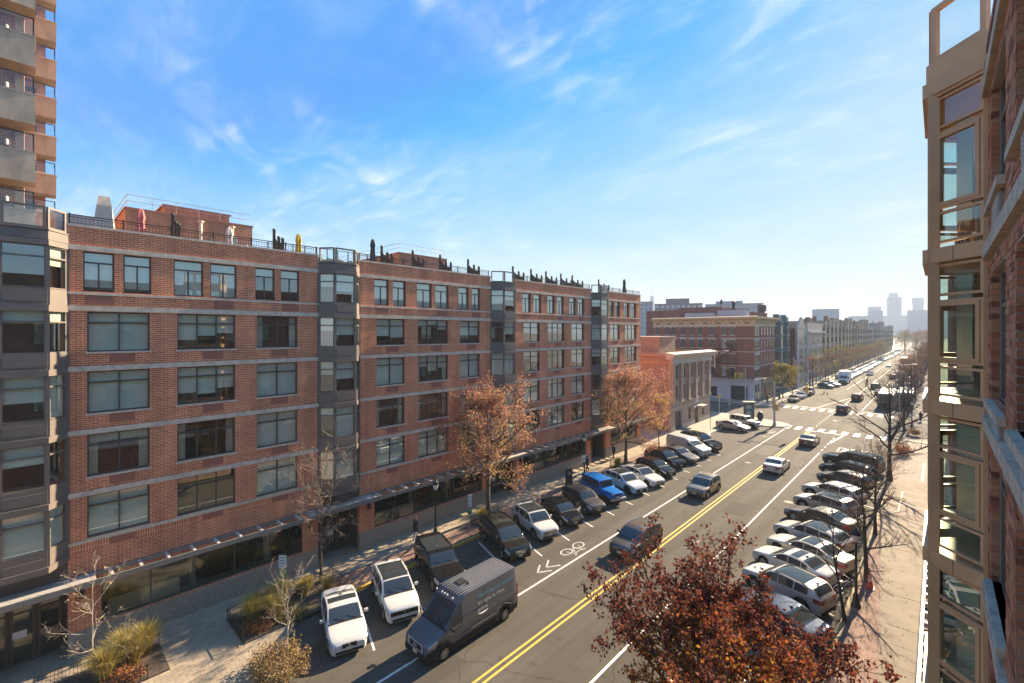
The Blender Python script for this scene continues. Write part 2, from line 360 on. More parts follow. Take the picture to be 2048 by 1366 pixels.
# ============================================================ SETTING: ground, road, pavements
rng = random.Random(7)
XF, XK, XKR, XR = -29.4, -25.04, -3.75, 0.63
def sheet(name, poly, z, m, kind='structure', parent=None):
    b = MB(); b.face([(p[0], p[1], z) for p in poly]); o = b.build(name, m, parent)
    if kind: o['kind'] = kind
    return o
DIRT = mat('dark_ground', (0.13, 0.115, 0.10), 0.95, var=0.3, vscale=0.02)
sheet('ground', [(-6000, -400), (6000, -400), (6000, 7500), (-6000, 7500)], -0.06, DIRT)
sheet('road', [(XK, -30), (XKR, -30), (XKR, 89.0), (60, 89.0), (60, 103), (-3.6, 103), (-3.6, 900), (-25.2, 900), (-25.2, 103.5), (-90, 111.5), (-90, 97), (XK, 89.5)], 0.0, ASPH)
def kerbed(name, poly, m, z=0.15, mk=None, pieces=None):
    """raised pavement: top surface and kerb face"""
    b = MB(); b.prism(poly, -0.05, z, 1, cap=False); b.face([(p[0], p[1], z) for p in poly], 0)
    return structure(b.build(name, [m, mk or CONC]))
# left pavement of the near block, with the bulb-out at its near end and at the crossing
def arc(cx, cy, r, a0, a1, n=8): return [(cx+r*math.cos(R(a0+(a1-a0)*k/n)), cy+r*math.sin(R(a0+(a1-a0)*k/n))) for k in range(n+1)]
pl = [(-34, -30), (-20.3, -30)] + arc(-21.5, 6.3, 1.2, 0, 90, 6) + [(-23.0, 8.6), (XK, 9.6)] + [(XK, 66.0)]
kerbed('pavement', pl + [(-34, 66.0)], PAVER)
CONC_W = mat('walk_concrete', (0.30, 0.255, 0.195), 0.85, var=0.16, vscale=0.9, bump=0.1)  # even concrete tone with random variation
kerbed('pavement', [(-34, 66.0), (XK, 66.0), (XK, 79.4)] + arc(-23.2, 80.6, 1.2, 180, 110, 4) + [(-20.6, 81.9)] + arc(-20.3, 85.0, 2.6, -70, 80, 9) + [(XK, 89.4), (-34, 90.4)], CONC_W)
kerbed('pavement', [(-90, 111.5), (-34, 104.9), (-27, 104.3), (-25.2, 105.6), (-25.2, 900), (-90, 900)], CONC_W)
# red paver furnishing strip of the left pavement and its yellow kerb
sheet('paver_strip', [(-27.15, 9.7), (XK-0.18, 9.7), (XK-0.18, 66), (-27.15, 66)], 0.154, PAVER_R)
k = MB(); k.box(XK-0.17, XK+0.015, 9.7, 48, -0.02, 0.163); structure(k.build('kerb', KERBY))
# right pavement: kerb, red paver strip, concrete slabs laid one by one
kerbed('pavement', [(XKR, -30), (8, -30), (8, 84.0), (-0.5, 86.6), (-2.0, 86.5), (XKR, 84.5)], PAVER_R, z=0.145)
k = MB(); k.box(XKR-0.015, XKR+0.17, -10, 60, -0.02, 0.158); structure(k.build('kerb', mat('kerb_tan', (.36, .28, .15), .85, var=.25, vscale=3)))
slabroot = thing('slab_walk', None, None, (0, 0, 0)); slabroot['kind'] = 'structure'
SLAB = mat('walk_slab', (0.175, 0.138, 0.096), 0.85, var=0.20, vscale=1.0, bump=0.12)
def slab_left(y): return -2.05 - (y-27)*0.068 if y < 44 else -3.2
SLABL = []
y = -6.0; i = 0
while y < 84:
    b = MB(); y1 = y+1.83
    yy0, yy1 = y+0.012, y1-0.012
    if not (50.5 < y < 57.5):
        z = 0.158 + rng.uniform(-0.003, 0.003)
        for (xa, xb) in ((None, 0.62),):
            b.v = []; b.f = []; b.m = []
            b.prism([(slab_left(yy0), yy0), (0.62, yy0), (0.62, yy1), (slab_left(yy1), yy1)], 0.05, z)
            b.build('slab', SLAB, slabroot)
    y = y1
# driveway panels with pale joints across the right pavement
DRV = brickmat('driveway_paver', (0.27, 0.21, 0.165), (0.23, 0.18, 0.14), (0.17, 0.135, 0.11), bw=0.25, bh=0.125, ms=0.007, var=0.2)
sheet('driveway', [(-3.5, 49.0), (0.62, 49.0), (0.62, 84), (-3.5, 84)], 0.168, DRV)
lb = MB()
for (xa, xb, ya, yb) in ((-2.6, -2.45, 50.2, 57), (-0.75, -0.6, 50.2, 57), (-3.2, 0.4, 50.2, 50.32), (-3.2, 0.4, 52.6, 52.7), (-3.2, 0.4, 54.9, 55), (-3.2, 0.4, 57.0, 57.1), (-1.35, -1.12, 62, 71)):
    lb.face([(xa, ya, .173), (xb, ya, .173), (xb, yb, .173), (xa, yb, .173)])
structure(lb.build('pavement_joints', mat('pale_joint', (0.5, 0.45, 0.38), 0.9)))

# ------------------------------------------------------------ painted markings
Z1 = 0.005
def strip(b, p, q, w, z=Z1, m=0):
    p, q = Vector(p), Vector(q); d = (q-p).normalized(); n = Vector((-d.y, d.x))*w/2
    b.face([(p.x-n.x, p.y-n.y, z), (q.x-n.x, q.y-n.y, z), (q.x+n.x, q.y+n.y, z), (p.x+n.x, p.y+n.y, z)], m)
b = MB()
for xx in (-14.82, -14.50): strip(b, (xx, -30), (xx, 83.6), 0.12)
structure(b.build('centre_line', LINEY))
b = MB(); strip(b, (-17.86, -30), (-17.86, 82.0), 0.13); strip(b, (-11.08, -30), (-11.08, 69), 0.13)
for k in range(5): strip(b, (-11.08, 70.2+k*2.2), (-11.08, 71.2+k*2.2), 0.13)
strip(b, (-11.0, 76.0), (-10.2, 84.0), 0.25)
strip(b, (-14.7, 83.3), (-10.4, 83.2), 0.35)
structure(b.build('lane_lines', LINE))
b = MB(); dx, dy = math.cos(R(-19)), math.sin(R(-19))
STALL0, STALLP = 11.75, 3.17
for i in range(16):
    y0 = STALL0 + STALLP*i + 1.35     # at the kerb
    strip(b, (-24.5, y0-0.05), (-24.5+4.95*dx, y0-0.05+4.95*dy), 0.11)
for i in range(17):
    y0 = 18.0 + 2.95*i
    strip(b, (-4.1, y0), (-4.1-4.9*math.cos(R(17)), y0+4.9*math.sin(R(17))), 0.10)
structure(b.build('parking_lines', LINE))
# zebra crossings
b = MB()
for yc, x0, x1 in ((84.6, -18.3, -5.0), (107.0, -23.2, -6.5)):
    x = x0
    while x < x1:
        b.face([(x, yc-1.5, Z1), (x+0.75, yc-1.5, Z1), (x+0.75, yc+1.5, Z1), (x, yc+1.5, Z1)]); x += 1.5
strip(b, (-25, 109.7), (-6, 109.7), 0.3); strip(b, (-18.2, 109.7), (-12.2, 150), 0.14); strip(b, (-14.6, 110), (-14.6, 300), 0.14); strip(b, (-18.0, 150), (-18.0, 300), 0.12); strip(b, (-11.0, 112), (-11.0, 300), 0.12)
for k in range(9): strip(b, (-14.6, 88.2+k*2.1), (-14.6, 88.9+k*2.1), 0.14)
structure(b.build('crossing_stripes', LINE))
# bicycle symbol and chevrons in the bike lane
b = MB()
def ring(b, c, r, w, n=18, sx=1, sy=1):
    for k in range(n):
        a0, a1 = 2*math.pi*k/n, 2*math.pi*(k+1)/n
        P = lambda a, rr: (c[0]+rr*math.cos(a)*sx, c[1]+rr*math.sin(a)*sy, Z1)
        b.face([P(a0, r-w), P(a1, r-w), P(a1, r+w), P(a0, r+w)])
bx, by = -18.65, 26.6
ring(b, (bx-0.28, by+0.55), 0.34, 0.045, sy=1.5); ring(b, (bx-0.28, by-0.85), 0.34, 0.045, sy=1.5)
for p, q in (((-.28, .55), (.25, .25)), ((.25, .25), (-.28, -.1)), ((.25, .25), (.25, -.55)), ((.25, -.55), (-.28, -.1)), ((-.28, -.85), (.42, -.6)), ((.42, -.6), (.45, -.85)), ((.25, .25), (.38, .35)), ((.38, .15), (.38, .55))):
    strip(b, (bx+p[0], by+p[1]), (bx+q[0], by+q[1]), 0.08)
for yc in (23.9, 23.0):
    strip(b, (-18.65, yc-0.75), (-19.15, yc+0.1), 0.13); strip(b, (-18.65, yc-0.75), (-18.15, yc+0.1), 0.13)
for k, (yc) in enumerate((77.4,)):
    ring(b, (-18.7, yc), 0.33, 0.04, sy=1.5); ring(b, (-18.7, yc+1.3), 0.33, 0.04, sy=1.5); strip(b, (-18.9, yc), (-18.3, yc+.6), .08); strip(b, (-18.7, yc+1.3), (-18.3, yc+.6), .08)
    strip(b, (-18.7, yc-3.2), (-19.2, yc-2.3), .13); strip(b, (-18.7, yc-3.2), (-18.2, yc-2.3), .13)
structure(b.build('bike_lane_symbols', mat('worn_road_paint', (.40, .385, .36), .8, var=.55, vscale=7)))
# lettering on the road in the right lane: ONLY, read by drivers going away
def letters(b, txt, x0, y0, w, h, sw):
    G = {'O': [((0, 0), (0, 1)), ((0, 1), (1, 1)), ((1, 1), (1, 0)), ((1, 0), (0, 0))], 'N': [((0, 0), (0, 1)), ((0, 1), (1, 0)), ((1, 0), (1, 1))],
         'L': [((0, 1), (0, 0)), ((0, 0), (1, 0))], 'Y': [((0, 1), (.5, .5)), ((1, 1), (.5, .5)), ((.5, .5), (.5, 0))]}
    for k, ch in enumerate(txt):
        for p, q in G[ch]: strip(b, (x0+(k*1.4+p[0])*w, y0+p[1]*h), (x0+(k*1.4+q[0])*w, y0+q[1]*h), sw)
b = MB(); letters(b, 'ONLY', -9.6, 71.5, 0.55, 2.4, 0.16); structure(b.build('road_lettering', LINE))

# ============================================================ wall and window builders (wall frame: n outwards, u along, z up)
def wall_mb(b, n1, th, u0, u1, z0, z1, ops, m=0):
    us = sorted({u0, u1, *[v for o in ops for v in o[:2] if u0 < v < u1]})
    for a, c in zip(us[:-1], us[1:]):
        cut = sorted([(max(o[2], z0), min(o[3], z1)) for o in ops if o[0] < (a+c)/2 < o[1]])
        z = z0
        for q in cut + [(z1, z1)]:
            if q[0] > z+1e-4: b.box(n1-th, n1, a, c, z, q[0], m)
            z = max(z, q[1])
WC = {}
BJ = random.Random(1)
def box_mesh(name, dims, m):
    key = (name, tuple(round(v, 3) for v in dims), m.name)
    if key not in WC: b = MB(); b.box(*dims); WC[key] = b.mesh(name, m)
    return WC[key]
def curtain_mesh(w, h):
    key = ('curtain', round(w, 2), round(h, 2))
    if key not in WC:
        b = MB(); n = 12; pts = [(0.03*math.sin(k*2.3), w*k/n) for k in range(n+1)]
        for p, q in zip(pts[:-1], pts[1:]): b.face([(p[0], p[1], 0), (q[0], q[1], 0), (q[0], q[1], h), (p[0], p[1], h)])
        WC[key] = b.mesh('curtain', CURT, smooth=180)
    return WC[key]
def window(root, n, u, z, w, h, cols=2, transom=0.26, lower=None, fm=None, gm=None, blind=0.0, bm=None, curtain=False, fw=0.06, rotz=0, name='window', panes=True):
    """framed window with its own panes; blind = share of the height covered from the top"""
    fm = fm or FRAME; gm = gm or GLASS; lower = lower or cols
    key = ('frame', round(w, 2), round(h, 2), cols, lower, transom, fm.name, fw)
    xs_up = [w*k/cols for k in range(cols+1)] if transom else []
    xs_lo = [w*k/lower for k in range(lower+1)]
    zt = h*(1-transom) if transom else h
    if key not in WC:
        b = MB()
        b.box(-.09, 0, 0, w, 0, fw); b.box(-.09, 0, 0, w, h-fw, h); b.box(-.09, 0, 0, fw, fw, h-fw); b.box(-.09, 0, w-fw, w, fw, h-fw)
        if transom: b.box(-.085, -.003, fw, w-fw, zt-.035, zt+.035)
        for x in xs_lo[1:-1]: b.box(-.08, -.006, x-.028, x+.028, fw, zt-(.035 if transom else fw))
        for x in xs_up[1:-1]: b.box(-.08, -.006, x-.028, x+.028, zt+.035, h-fw)
        WC[key] = b.mesh('window', fm)
    f = link(name, WC[key], root, (n, u, z), rotz)
    if panes:
        cells = [(xs_lo[k], xs_lo[k+1], 0, zt) for k in range(lower)] + [(xs_up[k], xs_up[k+1], zt, h) for k in range(len(xs_up)-1)]
        for (a, c, e, g) in cells:
            link('pane', box_mesh('pane', (-.006, .006, .02, round(c-a, 3)-.02, .02, round(g-e, 3)-.02), gm), f, (-.05, a, e))
    if blind > 0:
        n = lower if w > 1.6 else 1; wc = w/n; BJ.seed(round((u*31+z*17)*100))
        for k in range(n):
            q = blind if blind > .95 or n == 1 else min(1, max(.12, round(blind+BJ.choice((-.08, 0, 0, .06, .12)), 2)))
            link('blind', box_mesh('blind', (-.012, 0, .02, wc-.02, -q*(h-.08), 0), bm or BLIND), f, (-.13, wc*k, h-.04))
    if curtain:
        link('curtain', curtain_mesh(0.34, h-.1), f, (-.2, .06, .05)); link('curtain', curtain_mesh(0.34, h-.1), f, (-.2, w-.40, .05))
    return f
def face_frame(A, B):
    """matrix of a wall face from A to B (n, u): local x = outwards, y = along, z up"""
    d = Vector((B[0]-A[0], B[1]-A[1], 0)); L = d.length; d.normalize(); n = Vector((d.y, -d.x, 0))
    ang = math.atan2(d.y, d.x)-math.pi/2
    T = Matrix(((n.x, d.x, 0, A[0]), (n.y, d.y, 0, A[1]), (0, 0, 1, 0), (0, 0, 0, 1)))
    return T, L, ang
def offset_poly(yc, hb, hf, p, o):
    return [(-0.25, yc-hb-o*.4), (0.0, yc-hb-o*.4), (p+o, yc-hf-o*.41), (p+o, yc+hf+o*.41), (0.0, yc+hb+o*.4), (-0.25, yc+hb+o*.4)]
ROWS = [(17.25, 19.15), (14.38, 16.30), (11.45, 13.45), (8.45, 10.45), (5.55, 7.55)]
LEDGE = [19.15, 16.25, 13.40, 10.45, 7.50, 4.75]
def bay(root, yc, hb, hf=0.72, p=0.85, rnd=None, zlast=0):
    """three-sided metal bay: part of the block, with windows of its own"""
    b = MB()
    for i, z in enumerate(LEDGE):
        b.prism(offset_poly(yc, hb, hf, p, 0.09), z-0.02, z+0.26 if i else z+0.22)
        if i == 0:
            b.prism(offset_poly(yc, hb, hf, p, 0.05), z+0.24, z+0.62); b.prism(offset_poly(yc, hb, hf, p, 0.10), z+0.64, z+0.70)
        else:
            b.prism(offset_poly(yc, hb, hf, p, 0.0), z+0.24, z+0.98)
    poly = offset_poly(yc, hb, hf, p, 0)[1:5]
    for (x, y), w in zip(poly, (.06, .075, .075, .06)):
        b.box(x-w-.02, x-.005 if x > .1 else x+.03, y-w, y+w, 4.75, 19.2)
    bo = b.build('bay', BAYMET, root)
    for A, B in zip(poly[:-1], poly[1:]):
        T, L, ang = face_frame(A, B)
        m = 0.06
        for r, (za, zb) in enumerate(ROWS):
            q = T @ Vector((-.02, m, 0))
            bl = rnd.choice((0, .3, .45, .6, 1, 1, 1)) if rnd else 0
            window(bo, q.x, q.y, za, L-2*m, zb-za-.02, cols=1, transom=0.27, fm=BAYMET, blind=bl, rotz=ang, fw=.05)
            if L > 1.3: 
                q2 = T @ Vector((.012, m+.05, 0)); link('spandrel_panel', box_mesh('spandrel_panel', (-.02, .02, 0, L-2*m-.1, .12, .56), BAYMET), bo, (q2.x, q2.y, za-.72), ang)
        # terrace railing of glass on top
        q = T @ Vector((-.02, .06, 0))
        f = window(bo, q.x, q.y, 19.86, L-.12, 0.98, cols=1, transom=0, fm=BAYMET, gm=GLASSC, fw=0.09, rotz=ang, name='terrace_screen')
    return bo

def block(root, segs, bays, ends, detail=True, seed=1, depth=14, blinds=None):
    """six-storey brick block; root at the foot of its facade, local x = outwards, y = along"""
    rnd = random.Random(seed)
    for si, (u0, u1, low, top) in enumerate(segs):
        ops = []
        for (a, c, n) in low:
            for r in (1, 2, 3, 4): ops.append((a, c, ROWS[r][0], ROWS[r][1]))
        for (a, c) in top: ops.append((a, c, ROWS[0][0], ROWS[0][1]))
        pier0, pier1 = u0+1.15, u1-0.95
        shop = (pier0, pier1, 1.36, 3.55) if pier1-pier0 > 3 else None
        if shop: ops.append(shop)
        b = MB(); wall_mb(b, 0, .30, u0, u1, 1.30, 20.25, ops); 
        b.build('brick_wall', BRICK_L, root)
        b = MB(); b.box(-.3, .03, u0, u1, 0, 1.30); b.build('granite_plinth', GRANITE, root)
        b = MB(); b.box(-.32, .05, u0-.02, u1+.02, 20.25, 20.36); b.build('coping', STONE, root)
        for z in (19.17, 16.32, 13.47, 10.47, 7.57):
            b = MB(); b.box(-.02, .055, u0, u1, z, z+.24); b.build('stone_band', STONE, root)
        b = MB(); b.box(-.02, .05, u0, u1, 17.08, 17.2); b.build('sill_course', STONE, root); b = MB(); b.box(-.02, .05, u0, u1, 5.36, 5.5); b.build('sill_course', STONE, root)
        b = MB(); b.box(-.02, .012, u0, u1, 4.95, 5.34); b.build('soldier_course', SOLDIER, root)
        if not detail: 
            for o in ops[:-1] if shop else ops:
                window(root, -.16, o[0], o[2], o[1]-o[0], o[3]-o[2], 2, .27, panes=True)
            if shop: window(root, -.16, shop[0], shop[2], shop[1]-shop[0], shop[3]-shop[2], 4, 0, gm=GLASSD, name='shop_window')
            continue
        for ci, (a, c, n) in enumerate(low):
            for r in (1, 2, 3, 4):
                bl, cu, bm = (blinds or {}).get((si, ci, r), (None, None, None)) if blinds else (None, None, None)
                if bl is None:
                    bl = rnd.choice((0, .35, .45, .6, 1, 1, 1, .8)); cu = bl < .3 and rnd.random() < .6; bm = rnd.choice((BLIND, BLIND, BLIND2))
                window(root, -.15, a, ROWS[r][0], c-a, ROWS[r][1]-ROWS[r][0], n, .27, blind=bl, curtain=cu, bm=bm)
                link('sill', box_mesh('sill', (-.12, .07, -.06, c-a+.06, -.09, 0), STONE), root, (0, a, ROWS[r][0]-.002))
                v = .95; ofs = (c-a)*.5-v/2 + (.25 if n == 3 else .1)
                link('vent_panel', box_mesh('vent_panel', (-.02, .035, 0, v, 0, .40), VENT), root, (0, a+ofs, ROWS[r][0]-.52))
        for ci, (a, c) in enumerate(top):
            window(root, -.15, a, ROWS[0][0], c-a, ROWS[0][1]-ROWS[0][0], 1, .27, lower=2, blind=rnd.choice((.3, .9, 1, 1)) if si == 0 else rnd.choice((.28, 1, 1, 1)), bm=BLIND)
            if ci in (0, 3, 5): link('vent_panel', box_mesh('vent_panel', (-.02, .035, 0, .95, 0, .40), VENT), root, (0, (a+c)/2-.47, ROWS[0][0]-.62))
        if shop:
            w = shop[1]-shop[0]; n = max(3, round(w/1.9)); window(root, -.12, shop[0], shop[2], w, shop[3]-shop[2], n, 0, gm=GLASSD, name='shop_window', fw=.05)
            for k in range(1, n):
                if k % 2 == 0: link('shop_column', box_mesh('shop_column', (-.12, .12, -.14, .14, 0, 2.2), mat('pale_column', (.5, .49, .46), .8)), root, (-.75, shop[0]+w*k/n, 1.36))
            b = MB(); b.box(-1.1, -.16, shop[0], shop[1], 1.15, 1.30); b.build('shop_sill', mat('pale_shop_sill', (.36, .35, .32), .8), root)
            link('display_blind', box_mesh('display_blind', (-.01, .01, 0, w*.3, 0, .8), BLIND2), root, (-.35, shop[0]+.3, 1.4))
    for (yc, hb) in bays:
        bay(root, yc, hb, rnd=rnd)
        # recessed entrance under the bay
        b = MB(); b.box(-1.5, -1.3, yc-hb-.1, yc+hb+.1, 0, 4.7); b.box(-1.5, -.31, yc-hb-.15, yc-hb-.02, 0, 4.7); b.box(-1.5, -.31, yc+hb+.02, yc+hb+.15, 0, 4.7)
        b.box(-1.3, .0, yc-hb, yc+hb, 3.75, 4.72); eb = b.build('entrance_recess', mat('entrance_brown', (.10, .075, .062), .6), root)
        for k in range(3):
            wd = window(root, -1.2, yc-hb+.1+k*(2*hb-.2)/3, .15, (2*hb-.2)/3-.05, 2.9, 1, .2, gm=GLASSD, fm=mat('bronze_frame', (.085, .065, .055), .5), fw=.11, name='entrance_door' if k == 1 else 'side_light')
        if detail: link('notice', box_mesh('notice', (0, .006, 0, .45, 0, .34), WHITE), root, (-1.17, yc-.35, 1.35))
    u0, u1 = ends
    # steel canopy over the shop windows
    b = MB(); b.box(1.02, 1.10, u0, u1, 3.66, 3.92); b.box(0, .08, u0, u1, 3.70, 3.92)
    b.build('canopy_beam', mat('canopy_steel', (.20, .185, .17), .5), root)
    y = u0+.6
    rib = box_mesh('canopy_rib', (.08, 1.02, -.06, .06, 3.76, 3.90), mat('canopy_rib_paint', (.50, .46, .42), .6))
    while y < u1-.3:
        if not any(abs(y-c[0]) < 2.3 for c in bays): link('canopy_rib', rib, root, (0, y, 0))
        y += 1.09
    for (yc, hb) in bays:
        b = MB(); b.box(.08, 1.02, yc-2.3, yc+2.3, 3.80, 3.90); b.build('canopy_plate', mat('canopy_plate_paint', (.40, .37, .34), .6), root)
    # rooms behind, floors, roof terrace, rear and end walls
    b = MB(); b.box(-1.9, -1.6, u0+.1, u1-.1, .0, 19.2)
    for z in (4.6, 7.75, 10.7, 13.65, 16.55): b.box(-1.6, -.32, u0+.2, u1-.2, z-.35, z)
    b.build('room_interior', INSIDE, root)
    b = MB(); b.box(-depth, -.3, u0+.05, u1-.05, 19.1, 19.38); b.build('roof_terrace', mat('terrace_floor', (.28, .25, .22), .9, var=.2), root)
    b = MB(); b.box(-depth, -.31, u0, u0+.25, 0, 20.25); b.box(-depth, -.31, u1-.25, u1, 0, 20.25); b.box(-depth-.3, -depth, u0, u1, 0, 20.25); b.build('end_wall', BRICK_L, root)

S1 = (1.30, 12.93, [(1.95, 4.30, 2), (5.45, 8.18, 3), (9.30, 11.66, 2)], [(1.81, 2.93), (3.27, 4.36), (5.30, 6.62), (6.95, 8.25), (9.22, 10.3), (10.65, 11.76)])
S2 = (15.83, 28.50, [(17.14, 19.53, 2), (20.7, 23.71, 3), (24.94, 27.23, 2)], [(16.98, 18.16), (18.49, 19.62), (20.61, 22.04), (22.38, 23.76), (24.77, 25.94), (26.29, 27.29)])
S3 = (31.78, 44.70, [(32.97, 35.47, 2), (36.76, 39.59, 3), (40.87, 43.38, 2)], [(32.82, 34.08), (34.46, 35.71), (36.68, 37.93), (38.28, 39.5), (40.5, 41.72), (42.11, 43.38)])
S4 = (47.87, 56.70, [(48.89, 51.28, 2), (52.54, 55.58, 3)], [(48.7, 49.8), (50.1, 51.25), (52.3, 53.6), (54.0, 55.5)])
SL = (-12.0, -1.52, [(-5.2, -2.9, 2), (-9.2, -6.5, 3)], [(-3.8, -2.7), (-5.2, -4.1), (-9, -7.8), (-7.5, -6.3)])
left = thing('brick_apartment_block', 'long six-storey red brick block with metal bays and a canopy, on the far pavement', 'building', (XF, 0, 0))
BL = {(0, 0, 1): (1, 0, BLIND), (0, 0, 2): (1, 0, BLIND), (0, 0, 3): (.22, 1, BLIND2), (0, 0, 4): (1, 0, BLIND), (0, 1, 1): (.62, 0, BLIND), (0, 1, 2): (.72, 0, BLIND), (0, 1, 3): (0, 1, BLIND), (0, 1, 4): (0, 0, BLIND),
      (0, 2, 1): (0, 1, BLIND), (0, 2, 2): (1, 0, BLIND), (0, 2, 3): (1, 0, BLIND), (0, 2, 4): (1, 0, BLIND), (1, 0, 1): (.6, 0, BLIND), (1, 0, 2): (1, 0, BLIND), (1, 0, 3): (0, 1, BLIND), (1, 0, 4): (1, 0, BLIND),
      (1, 1, 1): (.27, 0, BLIND), (1, 1, 2): (.5, 1, BLIND2), (1, 1, 3): (0, 1, BLIND), (1, 1, 4): (1, 0, BLIND), (1, 2, 1): (.65, 0, BLIND), (1, 2, 2): (1, 0, BLIND), (1, 2, 3): (1, 0, BLIND)}
block(left, [S1, S2, S3, S4, SL], [(-0.10, 1.40), (14.38, 1.44), (30.14, 1.63), (46.28, 1.58)], (-12.0, 56.7), blinds=BL, seed=3)
# right block: same family of building; only its bay next to the camera is in the frame, the rest is seen in reflections

# manhole covers
for k, (x, y) in enumerate(((-13.0, 33.5), (-16.4, 58.0), (-9.9, 47.0), (-13.2, 96.0))):
    t = thing('manhole_cover', 'round iron manhole cover in the road, %s' % ('by the yellow line behind the red tree', 'in the left lane past the grey-brown crossover', 'beside the right parking bays', 'in the middle of the crossing')[k], 'manhole', (x, y, 0))
    b = MB(); b.lathe([(.36, -.02), (.36, .008), (.33, .012), (.001, .012)], 20, cap=False); b.build('cover', mat('iron_cover', (.06, .052, .045), .7, var=.3, vscale=20), t)

for (x0, x1, y0, y1, c) in ((-13.6, -11.9, 40.5, 44.0, .075), (-17.2, -15.4, 63.0, 69.5, .125), (-16.9, -15.9, 8.5, 14.0, .080), (-12.6, -11.5, 60.5, 63.0, .120), (-22.0, -19.0, 19.2, 20.3, .078)):
    sheet('asphalt_patch', [(x0, y0), (x1, y0+.1), (x1-.05, y1), (x0+.05, y1-.08)], .0025, mat('asphalt_patch_%d' % (c*1000), (c, c*.89, c*.74), .9, var=.25, vscale=14, spec=.12))
OIL = mat('oil_stain', (.045, .039, .033), .55, var=.4, vscale=5)
b = MB(); ro = random.Random(12)
for k in range(34):
    i = k % 17; left_ = k < 17
    x = ro.uniform(-22.6, -20.6) if left_ else ro.uniform(-8.2, -6.0); y = (10.2+3.17*i if left_ else 20+2.95*i)+ro.uniform(-.5, .5); r = ro.uniform(.12, .38); n = 14
    b.face([(x+r*(1+.3*math.sin(3*a+k)+.18*math.sin(7*a+2*k))*math.cos(a)*1.25, y+r*(1+.3*math.sin(3*a+k)+.18*math.sin(7*a+2*k))*math.sin(a), .0035) for a in [2*math.pi*j/n for j in range(n)]])
o = b.build('oil_stains', OIL); o['kind'] = 'stuff'
def haze():
    M = bpy.data.materials.new('haze_air'); M.use_nodes = True; nt = M.node_tree; nt.nodes.clear()
    o = nt.nodes.new('ShaderNodeOutputMaterial'); v = nt.nodes.new('ShaderNodeVolumePrincipled'); nt.links.new(v.outputs[0], o.inputs['Volume'])
    v.inputs['Color'].default_value = (.76, .88, 1.0, 1); v.inputs['Density'].default_value = HAZE_D; v.inputs['Anisotropy'].default_value = .0
    b = MB(); b.box(-1000, 260, -90, 2500, -1.2, 182); h = b.build('haze', M, uv=False); h['kind'] = 'stuff'
HAZE_D = 0.00032
haze()
right = thing('brick_apartment_building', 'brick building beside the camera with a bronze window bay and grey stone bands', 'building', (XR, 0, 0), math.pi)
BRONZE = mat('bronze_cladding', (0.60, 0.37, 0.195), 0.55, var=0.16, vscale=0.8)
MORTAR = mat('mortar_bed', (0.40, 0.33, 0.28), 0.9)
